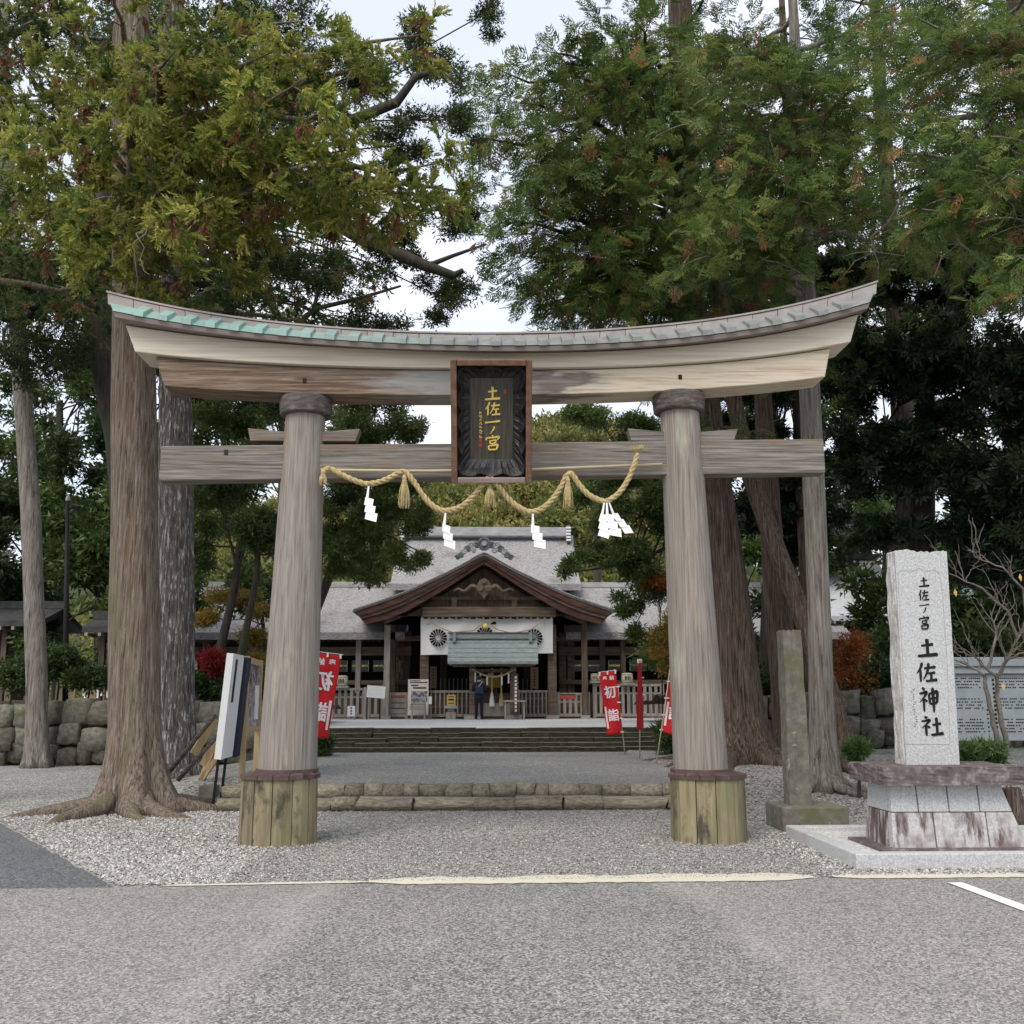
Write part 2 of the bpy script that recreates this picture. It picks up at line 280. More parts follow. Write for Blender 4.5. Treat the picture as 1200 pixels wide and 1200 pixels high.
# ------------------------------------------------------------------ mesh building
class MB:
    def __init__(s): s.v = []; s.f = []
    def add(s, vs, fs):
        o = len(s.v); s.v += [tuple(v) for v in vs]; s.f += [tuple(i+o for i in f) for f in fs]; return s
    def box(s, c, d, rot=None, taper=(1, 1)):
        x, y, z = d[0]/2, d[1]/2, d[2]/2; tx, ty = taper
        vs = [(-x, -y, -z), (x, -y, -z), (x, y, -z), (-x, y, -z), (-x*tx, -y*ty, z), (x*tx, -y*ty, z), (x*tx, y*ty, z), (-x*tx, y*ty, z)]
        if rot is not None:
            m = rot if isinstance(rot, Matrix) else Matrix.Rotation(rot[2], 3, 'Z') @ Matrix.Rotation(rot[1], 3, 'Y') @ Matrix.Rotation(rot[0], 3, 'X')
            vs = [m @ Vector(v) for v in vs]
        return s.add([(v[0]+c[0], v[1]+c[1], v[2]+c[2]) for v in vs], [(3, 2, 1, 0), (4, 5, 6, 7), (0, 1, 5, 4), (1, 2, 6, 5), (2, 3, 7, 6), (3, 0, 4, 7)])
    def bx(s, x0, x1, y0, y1, z0, z1): return s.box(((x0+x1)/2, (y0+y1)/2, (z0+z1)/2), (abs(x1-x0), abs(y1-y0), abs(z1-z0)))
    def bar(s, a, b, w, h=None):
        a, b = Vector(a), Vector(b); d = b-a; L = d.length; q = d.to_track_quat('Z', 'Y').to_matrix()
        return s.box((a+b)/2, (w, h or w, L), q)
    def tube(s, pts, rad, seg=8, caps=True):
        pts = [Vector(p) for p in pts]; n = len(pts)
        if not hasattr(rad, '__len__'): rad = [rad]*n
        vs = []; up = None
        for i in range(n):
            d = (pts[min(i+1, n-1)]-pts[max(i-1, 0)]).normalized()
            if up is None: up = Vector((1, 0, 0)) if abs(d.x) < .8 else Vector((0, 1, 0))
            up = (up - d*up.dot(d)).normalized(); w = d.cross(up)
            for k in range(seg):
                a = 2*math.pi*k/seg; vs.append(pts[i] + (up*math.cos(a)+w*math.sin(a))*rad[i])
        fs = [(i*seg+k, i*seg+(k+1) % seg, (i+1)*seg+(k+1) % seg, (i+1)*seg+k) for i in range(n-1) for k in range(seg)]
        if caps: fs += [tuple(reversed(range(seg))), tuple((n-1)*seg+k for k in range(seg))]
        return s.add(vs, fs)
    def lathe(s, prof, seg=24, c=(0, 0, 0), caps=True):
        n = len(prof); vs = [(c[0]+r*math.cos(2*math.pi*k/seg), c[1]+r*math.sin(2*math.pi*k/seg), c[2]+z) for (r, z) in prof for k in range(seg)]
        fs = [(i*seg+k, i*seg+(k+1) % seg, (i+1)*seg+(k+1) % seg, (i+1)*seg+k) for i in range(n-1) for k in range(seg)]
        if caps: fs += [tuple(reversed(range(seg))), tuple((n-1)*seg+k for k in range(seg))]
        return s.add(vs, fs)
    def prism(s, poly, y0, y1):          # poly in (x, z), extruded along y
        n = len(poly); vs = [(x, y0, z) for x, z in poly]+[(x, y1, z) for x, z in poly]
        fs = [tuple(range(n)), tuple(reversed(range(n, 2*n)))]+[(i, n+i, n+(i+1) % n, (i+1) % n) for i in range(n)]
        return s.add(vs, fs)
    def slab(s, poly, z0, z1):           # poly in (x, y), extruded along z
        n = len(poly); vs = [(x, y, z0) for x, y in poly]+[(x, y, z1) for x, y in poly]
        fs = [tuple(reversed(range(n))), tuple(range(n, 2*n))]+[(i, (i+1) % n, n+(i+1) % n, n+i) for i in range(n)]
        return s.add(vs, fs)
    def loft(s, rings, closed=True, caps=True):
        n = len(rings[0]); m = len(rings); vs = [p for r in rings for p in r]
        fs = [(i*n+k, i*n+(k+1) % n, (i+1)*n+(k+1) % n, (i+1)*n+k) for i in range(m-1) for k in range(n if closed else n-1)]
        if caps and closed: fs += [tuple(reversed(range(n))), tuple((m-1)*n+k for k in range(n))]
        return s.add(vs, fs)
    def mesh(s, name, smooth=False, fix=True):
        me = bpy.data.meshes.new(name); me.from_pydata(s.v, [], s.f)
        if fix:
            bm = bmesh.new(); bm.from_mesh(me); bmesh.ops.recalc_face_normals(bm, faces=bm.faces); bm.to_mesh(me); bm.free()
        if smooth: me.polygons.foreach_set('use_smooth', [True]*len(me.polygons))
        me.update(); return me
    def build(s, name, m, parent=None, smooth=False, bevel=0, fix=True):
        o = link(name, s.mesh(name, smooth, fix), MATS[m] if m else None, parent)
        if bevel:
            b = o.modifiers.new('bevel', 'BEVEL'); b.width = bevel; b.segments = 2; b.limit_method = 'ANGLE'; b.angle_limit = R(35)
        return o
def mesh_np(name, verts, quads, tint, m, parent=None):
    verts = np.asarray(verts, np.float32); quads = np.asarray(quads, np.int32)
    me = bpy.data.meshes.new(name); me.vertices.add(len(verts)); me.vertices.foreach_set('co', verts.ravel())
    k = quads.shape[1]; me.loops.add(quads.size); me.loops.foreach_set('vertex_index', quads.ravel())
    me.polygons.add(len(quads)); me.polygons.foreach_set('loop_start', np.arange(0, quads.size, k, dtype=np.int32))
    me.update(calc_edges=True)
    if tint is not None:
        a = me.attributes.new('tint', 'FLOAT_COLOR', 'POINT'); a.data.foreach_set('color', np.concatenate([tint, np.ones((len(tint), 1))], 1).astype(np.float32).ravel())
    return link(name, me, MATS[m], parent)
def text_mesh(body, size, bold=0.0, depth=.002, align='CENTER', line=1.0):
    cu = bpy.data.curves.new('lettering', 'FONT'); cu.body = body; cu.size = size; cu.align_x = align; cu.align_y = 'CENTER'; cu.space_line = line
    cu.extrude = depth; cu.offset = bold*size; cu.resolution_u = 2
    ob = bpy.data.objects.new('lettering', cu); COL.objects.link(ob)
    dg = bpy.context.evaluated_depsgraph_get(); me = bpy.data.meshes.new_from_object(ob.evaluated_get(dg))
    bpy.data.objects.remove(ob); return me
# brush written characters: strokes of (x, y from the top, half width) on a 100 grid
_shi = [[(24, 3, 4), (34, 13, 5)], [(9, 26, 3), (27, 24, 4), (43, 21, 5), (30, 40, 3), (8, 60, 1)], [(27, 42, 4), (27, 70, 4), (27, 96, 3)], [(31, 46, 2), (43, 58, 5)]]
KANJI = {
 '土': [[(24, 41, 4), (50, 37, 5), (77, 33, 6)], [(50, 6, 6), (51, 45, 5), (50, 86, 5)], [(6, 91, 5), (50, 87, 6), (94, 82, 7)]],
 '佐': [[(33, 5, 5), (24, 30, 4), (7, 54, 1.5)], [(23, 34, 4), (23, 60, 4.5), (22, 95, 3)], [(40, 31, 4), (66, 28, 4), (94, 24, 6)], [(62, 6, 5), (55, 45, 4), (34, 84, 1.5)], [(54, 55, 3), (70, 53, 4), (90, 50, 5)], [(72, 54, 4), (70, 86, 4)], [(44, 90, 4), (70, 87, 4), (97, 84, 6)]],
 '一': [[(5, 57, 6), (20, 55, 5), (60, 49, 5), (95, 42, 8)]],
 'ノ': [[(66, 12, 7), (58, 46, 6), (26, 92, 1.5)]],
 '宮': [[(48, 2, 4), (53, 12, 5)], [(14, 16, 3), (11, 34, 5)], [(14, 20, 4), (50, 17, 4), (88, 13, 6), (78, 32, 2)], [(33, 36, 4), (36, 56, 4)], [(33, 38, 3), (52, 35, 3), (69, 33, 5), (65, 53, 3)], [(36, 55, 3), (66, 52, 4)], [(51, 55, 3), (46, 66, 3)], [(25, 67, 4), (30, 95, 4)], [(25, 68, 3), (55, 65, 4), (79, 62, 6), (73, 92, 4)], [(30, 92, 4), (73, 90, 4)]],
 '神': _shi + [[(53, 26, 4), (56, 68, 4)], [(53, 27, 3), (75, 24, 4), (93, 21, 5), (88, 64, 4)], [(55, 46, 3), (90, 42, 3)], [(56, 66, 3), (88, 62, 4)], [(72, 3, 5), (73, 50, 5), (72, 99, 3)]],
 '社': _shi + [[(54, 44, 4), (72, 41, 4), (91, 37, 5)], [(72, 8, 5), (73, 50, 4), (72, 86, 4)], [(46, 91, 4), (72, 88, 5), (99, 83, 6)]],
}
def brush_mesh(ch, w, h, y=0.0, th=.004, fat=1.15):
    """one character, centred on the origin in the x-z plane, facing -y"""
    b = MB()
    for si, st in enumerate(KANJI[ch]):
        th_ = th + si*.0006
        P = [Vector((p[0], p[1], p[2])) for p in st]; D = []
        for i in range(len(P)-1):
            p0, p1, p2, p3 = P[max(i-1, 0)], P[i], P[i+1], P[min(i+2, len(P)-1)]
            for k in range(5):
                t = k/5; D.append(.5*((2*p1)+(p2-p0)*t+(2*p0-5*p1+4*p2-p3)*t*t+(3*p1-p0-3*p2+p3)*t**3))
        D.append(P[-1]); L = []; Rr = []
        for i, p in enumerate(D):
            d = D[min(i+1, len(D)-1)]-D[max(i-1, 0)]; n = Vector((-d.y, d.x, 0)).normalized(); hw = p.z*fat
            if i == 0 or i == len(D)-1: hw *= .35
            L.append((p.x+n.x*hw, p.y+n.y*hw)); Rr.append((p.x-n.x*hw, p.y-n.y*hw))
        n_ = len(D); f = lambda q, yy: ((q[0]-50)/100*w, yy, (50-q[1])/100*h)
        vs = [f(q, y-th_) for q in L]+[f(q, y-th_) for q in Rr]+[f(q, y) for q in L]+[f(q, y) for q in Rr]
        fs = []
        for i in range(n_-1):
            fs += [(i, i+1, n_+i+1, n_+i), (2*n_+i, 3*n_+i, 3*n_+i+1, 2*n_+i+1), (i, 2*n_+i, 2*n_+i+1, i+1), (n_+i, n_+i+1, 3*n_+i+1, 3*n_+i)]
        fs += [(0, n_, 3*n_, 2*n_), (n_-1, 3*n_-1, 4*n_-1, 2*n_-1)]
        b.add(vs, fs)
    return b
RNG = np.random.default_rng(7); random.seed(5)
# ------------------------------------------------------------------ ground
TZ = .33; PZ = .90                     # level of the gravel terrace and of the shrine court
AX = V(578, 900, 12.75).x              # the approach's axis
def sheet(name, poly, z, m, grid=None):
    b = MB(); b.add([(p[0], p[1], z) for p in poly], [tuple(range(len(poly)))]); o = b.build(name, m); tag(o, kind='structure'); return o
tag(MB().add([(-900, -300, -.012), (900, -300, -.012), (900, 1500, -.012), (-900, 1500, -.012)], [(0, 1, 2, 3)]).build('ground', 'gravel_ground'), kind='structure')
gl, gr = G(0, 1040), G(1200, 1025.5); dl = (gr-gl).normalized()
eL = gl - dl*40; eR = gr + dl*40
sheet('parking_lot', [(eL.x, eL.y), (eL.x, -40), (eR.x, -40), (eR.x, eR.y)], -.004, 'asphalt')
a0, a1 = G(133, 1039.5), G(0, 964); da = (a1-a0).normalized()
wob = [a0 + da*t + Vector((da.y, -da.x, 0))*random.uniform(-.02, .02) for t in np.linspace(0, 14, 60)]
sheet('asphalt_path', [(p.x, p.y) for p in wob] + [(-40, wob[-1].y), (eL.x+2, eL.y+.05)], -.003, 'asphalt_dark')
def painted_strip(name, mname, segs, label):
    b = MB()
    for (p0, p1, w0, w1) in segs:
        p0, p1 = G(*p0), G(*p1); n = 60; t = (p1-p0).normalized(); s = Vector((-t.y, t.x, 0)); v = []
        ph = random.uniform(0, 9)
        for i in range(n+1):
            u = i/n; c = p0.lerp(p1, u); wd = (w0+(w1-w0)*u)*min(1, .3+u*8, .3+(1-u)*8)
            up_ = wd*(.5+.10*math.sin(u*23+ph)+.10*random.uniform(-1, 1)); dn = wd*(.5+.06*random.uniform(-1, 1))
            v += [(c.x+s.x*up_, c.y+s.y*up_, .003), (c.x-s.x*dn, c.y-s.y*dn, .003)]
        b.add(v, [(2*i, 2*i+1, 2*i+3, 2*i+2) for i in range(n)])
    o = b.build(name, mname); tag(o, kind='structure')
painted_strip('edge_line', 'paint_cream', [((188, 1038), (432, 1033.2), .07, .13), ((432, 1033), (952, 1027.2), .36, .44), ((976, 1027.2), (1330, 1024.5), .25, .25)], '')
p0, p1 = G(1119, 1034.5), G(1215, 1070); q = (p1-p0).normalized(); s_ = Vector((-q.y, q.x, 0))*.07
sheet('parking_line', [(p0+s_)[:2], (p0-s_)[:2], (p1+q*5-s_)[:2], (p1+q*5+s_)[:2]], .004, 'paint_white')

# gravel terrace between the two flights and the bank on its far side
TX0, TX1 = V(266, 915, 16.4).x, AX+3.55
tag(MB().bx(TX0, TX1, 16.72, 28.0, -.01, TZ).build('terrace', 'gravel_path'), kind='structure')
n = 60; bx0, bx1, by0, by1 = TX1-.25, 30, 13.3, 28.2; vs = []
def smooth(t): t = max(0, min(1, t)); return t*t*(3-2*t)
def bank_z(x, y): return -.03 + (TZ+.05)*smooth((y-13.8-.15*max(0, x-6))/6.5)*smooth((x-bx0+.05)/.5+.2) + .03*math.sin(x*3.1+y*1.7)*smooth((y-14)/3)*.6
for j in range(n+1):
    for i in range(n+1):
        x = bx0+(bx1-bx0)*(i/n)**1.6; y = by0+(by1-by0)*j/n; vs.append((x, y, bank_z(x, y)))
ob = MB().add(vs, [(j*(n+1)+i, j*(n+1)+i+1, (j+1)*(n+1)+i+1, (j+1)*(n+1)+i) for j in range(n) for i in range(n)]).build('bank', 'gravel_ground', smooth=True); tag(ob, kind='structure')
# the shrine court behind the upper flight
tag(MB().bx(-60, 60, 28.25, 95, -.01, PZ).build('shrine_court', 'gravel_white'), kind='structure')

def rock_mesh(name, d, rnd, round_=.35, sub=2, seed=0):
    rg = random.Random(seed); bm = bmesh.new(); bmesh.ops.create_cube(bm, size=1)
    bmesh.ops.subdivide_edges(bm, edges=bm.edges[:], cuts=1, use_grid_fill=True)
    for v in bm.verts:
        p = v.co*2; q = p.normalized()*1.05; p = p.lerp(q, round_); p += Vector((rg.uniform(-1, 1), rg.uniform(-1, 1), rg.uniform(-1, 1)))*rnd
        v.co = Vector((p.x*d[0], p.y*d[1], p.z*d[2]))*.5
    me = bpy.data.meshes.new(name); bm.to_mesh(me); bm.free(); me.polygons.foreach_set('use_smooth', [True]*len(me.polygons)); return me
def add_stones(parent, name, m, x0, x1, y, z0, z1, rows, wavg, depth, seed, meshes, joint=.012, jy=.04, jz=.0, tilt=.05):
    rg = random.Random(seed); hs = [rg.uniform(.75, 1.25) for _ in range(rows)]; k = (z1-z0)/sum(hs); z = z0
    for h in hs:
        h *= k; x = x0 + rg.uniform(-.3, 0)*wavg
        while x < x1:
            w = wavg*rg.uniform(.55, 1.5); xe = min(x+w, x1+.1)
            me = rg.choice(meshes)
            o = inst(name, me, parent, ((x+xe)/2, y+rg.uniform(-jy, jy), z+h/2+rg.uniform(-jz, jz)), (0, rg.uniform(-tilt, tilt), 0), (max(.1, xe-x-joint), depth, max(.04, h-joint+rg.uniform(0, jz))))
            x = xe
        z += h
def rocks(m, n, rnd, round_, tagname):
    out = []
    for i in range(n):
        me = rock_mesh(tagname, (1, 1, 1), rnd, round_, seed=i+len(m)); me.materials.append(MATS[m]); out.append(me)
    return out
# lower flight: two rough stone courses
st = thing('lower_steps', 'low flight of two rough sandy stone courses behind the torii', 'steps', (0, 16.2, 0)); RK = rocks('stone_step', 9, .10, .10, 'stone')
MB().bx(TX0+.02, TX1-.02, 16.36, 16.72, -.01, .155).build('core', 'stone_step', st).location = (0, -16.2, 0)
add_stones(st, 'stone', 'stone_step', TX0, TX1, .14, 0, .17, 1, .66, .34, 3, RK, jy=.02, jz=.012, joint=-.012, tilt=.012)
add_stones(st, 'stone', 'stone_step', TX0, TX1, .52, .14, .342, 1, .36, .34, 4, RK, jy=.02, jz=.012, joint=-.012, tilt=.015)
# upper flight: five steps, stones dark on upright faces and pale on top
us = thing('upper_steps', 'five dark stone steps climbing to the shrine court', 'steps', (0, 27, TZ)); RK2 = rocks('stone_stair', 6, .035, .02, 'stone')
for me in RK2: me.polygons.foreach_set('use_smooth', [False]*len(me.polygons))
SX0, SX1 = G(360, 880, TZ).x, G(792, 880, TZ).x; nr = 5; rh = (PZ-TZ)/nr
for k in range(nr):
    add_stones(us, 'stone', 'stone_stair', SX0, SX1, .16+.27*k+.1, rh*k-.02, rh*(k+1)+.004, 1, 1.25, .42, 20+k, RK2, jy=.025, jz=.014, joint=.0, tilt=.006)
# retaining walls of rough stone
RK3 = rocks('stone_wall', 10, .17, .34, 'stone')
def stone_wall(label, x0, x1, y, h, seed, rows):
    w = thing('stone_wall', label, 'wall', ((x0+x1)/2, y, 0), group='retaining walls beside the upper steps')
    MB().bx(x0-(x0+x1)/2, x1-(x0+x1)/2, .12, .8, -.01, h-.12).build('core', 'soil', w)
    add_stones(w, 'stone', 'stone_wall', x0-(x0+x1)/2, x1-(x0+x1)/2, .12, 0, h, rows, .62, .55, seed, RK3, joint=-.035, jy=.07, jz=.09)
stone_wall('mossy stone retaining wall behind the tall black lamp pole', -16.5, SX0-.3, 27.9, 1.58, 31, 3)
stone_wall('mossy stone retaining wall behind the leaning brown trunk', SX1+.35, 17, 27.9, 1.80, 32, 4)
# planted beds behind the walls
def bed(x0, x1, y0, y1, z0, z1):
    n = 24; vs = []
    for j in range(n+1):
        for i in range(n+1):
            x = x0+(x1-x0)*i/n; y = y0+(y1-y0)*j/n; vs.append((x, y, z0+(z1-z0)*math.sin(math.pi*min(1, j/n*1.4+.05))*.8 + .08*math.sin(x*2.3+y*3.1)))
    tag(MB().add(vs, [(j*(n+1)+i, j*(n+1)+i+1, (j+1)*(n+1)+i+1, (j+1)*(n+1)+i) for j in range(n) for i in range(n)]).build('planting_bed', 'soil', smooth=True), kind='structure')
bed(-40, SX0-.4, 28.3, 38, 1.42, 1.65); bed(SX1+.45, 40, 28.3, 38, 1.55, 1.85)

# loose gravel: real pebbles over the near ground, one mass
def pebbles(name, label, N, sampler, smin, smax, cols, fine=1.0):
    rg = np.random.default_rng(11); pos = sampler(rg, N); N = len(pos)
    base = np.array([(1, 0, 0), (0, 1, 0), (-1, 0, 0), (0, -1, 0), (0, 0, 1), (0, 0, -1)], float); fc = np.array([(0, 1, 4), (1, 2, 4), (2, 3, 4), (3, 0, 4)])
    mid_ = np.clip(np.minimum((pos[:, 0]+2.9)/1.2, (4.0-pos[:, 0])/1.0), 0, 1)
    sc = (rg.uniform(smin, smax, N)*(1-mid_*(1-fine)))[:, None, None]*np.stack([rg.uniform(.7, 1.4, N), rg.uniform(.6, 1, N), rg.uniform(.4, .8, N)], 1)[:, None, :]
    v = base[None]*sc*(1+rg.uniform(-.3, .3, (N, 6, 1))); a = rg.uniform(0, 6.28, N); ca, sa = np.cos(a)[:, None], np.sin(a)[:, None]
    tl = rg.uniform(-.5, .5, (N, 2)); x, y, z = v[..., 0], v[..., 1], v[..., 2]; z = z + x*tl[:, :1] + y*tl[:, 1:]
    v = np.stack([x*ca-y*sa, x*sa+y*ca, z], -1)+pos[:, None, :]
    q = (fc[None]+(np.arange(N)*6)[:, None, None]).reshape(-1, 3)
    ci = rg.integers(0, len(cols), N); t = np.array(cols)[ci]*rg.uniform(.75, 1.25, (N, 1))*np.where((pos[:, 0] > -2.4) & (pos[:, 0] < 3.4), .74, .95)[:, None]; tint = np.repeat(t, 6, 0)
    o = mesh_np(name, v.reshape(-1, 3), q, tint, 'pebble'); tag(o, label, 'gravel', kind='stuff')
m_, t_, b_ = base_mat('pebble', .9, .25); at = t_.nodes.new('ShaderNodeAttribute'); at.attribute_name = 'tint'; t_.links.new(at.outputs['Color'], b_.inputs['Base Color'])
PA0, PD = np.array(a0[:2]), np.array(da[:2])
def near_gravel(rg, N):
    y = 8.9+ (rg.random(N*2)**1.5)*7.4; x = rg.uniform(-1, 1, N*2)*(y*.55+.6)+.02*y
    yl = gl.y + (x-gl.x)*dl.y/dl.x
    k = (y > yl+.07)
    side = (x-PA0[0])*PD[1]-(y-PA0[1])*PD[0]; k &= ~((side < .05) & (x < PA0[0]+.1))
    dens = np.where(x < -2.2, 1.0, np.where(x > 3.2, .75, .85)); k &= rg.random(N*2) < dens
    k &= ~((x > bx0-.1) & (y > 13.4))
    x, y = x[k][:N], y[k][:N]; return np.stack([x, y, np.full(len(x), .0)], 1)
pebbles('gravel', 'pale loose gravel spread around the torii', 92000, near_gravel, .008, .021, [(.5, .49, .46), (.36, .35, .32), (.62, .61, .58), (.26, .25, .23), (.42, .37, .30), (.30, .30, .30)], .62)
def bank_gravel(rg, N):
    y = 13.4+rg.random(N)**1.3*9; x = rg.uniform(bx0, 10.5, N); return np.stack([x, y, np.array([bank_z(a, b) for a, b in zip(x, y)])], 1)
pebbles('gravel', 'brownish loose gravel and litter on the bank by the old stone post', 12000, bank_gravel, .012, .03, [(.30, .275, .24), (.20, .175, .145), (.42, .40, .37), (.15, .11, .075)])

# ------------------------------------------------------------------ torii
YT = 12.75
tor = thing('torii_gate', 'weathered wooden torii gate with upswept copper roofed beam', 'torii', (AX, YT, 0))
def L(px, py, dy=0.0):                 # pixel -> torii-local x, z on a plane dy in front of its centre
    p = V(px, py, YT+dy); return p.x-AX, p.z
def fit(pts, dy, deg=4):
    a = np.array([L(x, y, dy) for x, y in pts]); return np.poly1d(np.polyfit(a[:, 0], a[:, 1], deg))
KH, SH = .31, .235                     # half depths of the two lintels
z_st = fit([(182, 418), (250, 424), (325, 428.5), (500, 434), (576, 434.6), (700, 432), (827, 426.5), (900, 419), (973, 408)], -SH)
z_sb = fit([(192, 452), (325, 460), (500, 462.8), (576, 463), (700, 461), (827, 455), (967, 441.5)], -SH)
z_kt = fit([(148, 381), (230, 392), (325, 402), (500, 412), (576, 412.6), (700, 411), (827, 403), (920, 389), (1006, 368)], -KH)
z_fb = fit([(134, 371), (230, 388), (325, 399), (500, 410), (576, 411), (700, 409), (827, 400), (920, 384), (1018, 361)], -.52)
z_rt = fit([(127, 344), (230, 366), (325, 380), (500, 391), (576, 392), (700, 389), (827, 377), (920, 361), (1027, 332)], -.12)
def strand_sweep(strands, n=44, t0=0., t1=1.):
    rings = []
    for i in range(n+1):
        t = t0+(t1-t0)*i/n; r = []
        for (xL, xR, zf, y) in strands:
            x = xL+(xR-xL)*t; r.append((x, y, zf(x)))
        rings.append(r)
    return MB().loft(rings)
def off(f, d): return lambda x: f(x)+d
sL1, sR1 = L(182, 418, -SH)[0], L(973, 408, -SH)[0]; sL0, sR0 = L(192, 452, -SH)[0], L(967, 441.5, -SH)[0]
strand_sweep([(sL0, sR0, z_sb, -SH), (sL1, sR1, z_st, -SH), (sL1, sR1, z_st, SH), (sL0, sR0, z_sb, SH)]).build('lower_lintel', 'wood_shimaki', tor, bevel=.012)
kL1, kR1 = L(147, 381, -KH)[0], L(1006, 369, -KH)[0]; kL0, kR0 = L(158, 414, -KH)[0], L(997, 402, -KH)[0]
strand_sweep([(kL0, kR0, off(z_st, .012), -KH), (kL1, kR1, z_kt, -KH), (kL1, kR1, z_kt, KH), (kL0, kR0, off(z_st, .012), KH)]).build('upper_lintel', 'wood_kasagi', tor, bevel=.012)
# roof: fascia board, sloping eave strip with battens, steep ridge cladding of copper sheets
fL, fR = L(133, 370, -.52)[0], L(1019, 360, -.52)[0]; rL, rR = L(126, 345, -.12)[0], L(1027.5, 332.5, -.12)[0]
FB, EV = .055, .075; gL_, gR_ = rL*.6+fL*.4, rR*.6+fR*.4
roof = strand_sweep([(fL+.05, fR-.05, off(z_kt, .012), -KH-.02), (fL+.02, fR-.02, z_fb, -.52), (fL, fR, off(z_fb, FB), -.54), (fL, fR, off(z_fb, FB), .54), (fL+.02, fR-.02, z_fb, .52), (fL+.05, fR-.05, off(z_kt, .012), KH+.02)]).build('roof', 'wood_fascia', tor)
ev = lambda x: z_fb(x)+FB+.010; em = lambda x: z_fb(x)+FB+.19
strand_sweep([(fL, fR, ev, -.55), (gL_, gR_, em, -.27), (gL_, gR_, em, .27), (fL, fR, ev, .55)]).build('eave_sheet', 'copper_eave', roof)
# cladding: each copper sheet of the ridge is a piece
xs = np.linspace(rL, rR, 31); lo = lambda x: z_fb(x)+FB+.165
for i in range(30):
    for row in range(1):
        x0, x1 = xs[i]+.004, xs[i+1]-.004; bl = random.uniform(-.004, .004)
        gL, gR = rL*.7+fL*.3, rR*.7+fR*.3; x0b, x1b = gL+(gR-gL)*(x0-rL)/(rR-rL), gL+(gR-gL)*(x1-rL)/(rR-rL)
        strand_sweep([(x0b, x1b, lo, -.285+bl), (x0, x1, z_rt, -.13+bl), (x0, x1, z_rt, .13+bl), (x0b, x1b, lo, .285+bl)], n=2).build('copper_sheet', 'copper_ridge', roof)
strand_sweep([(rL-.01, rR+.01, off(z_rt, .003), -.15), (rL-.01, rR+.01, off(z_rt, .03), -.14), (rL-.01, rR+.01, off(z_rt, .03), .14), (rL-.01, rR+.01, off(z_rt, .003), .15)]).build('ridge_cap', 'copper_ridge', roof)
xs = np.linspace(fL+.32, fR-.32, 31)
for x in xs:
    for sgn in (1, -1):
        b = MB(); za0, zb0 = ev(x), em(x); w = .062; dz = (em(x+.05)-em(x-.05))/.1
        ring = lambda yy, z0, z1: [(x-w, yy*sgn, z0-dz*w), (x+w, yy*sgn, z0+dz*w), (x+w, yy*sgn, z1+dz*w), (x-w, yy*sgn, z1-dz*w)]
        b.loft([ring(-.575, za0-.012, za0+.05), ring(-.25, zb0-.02, zb0+.055)]).build('batten', 'copper_eave', roof)
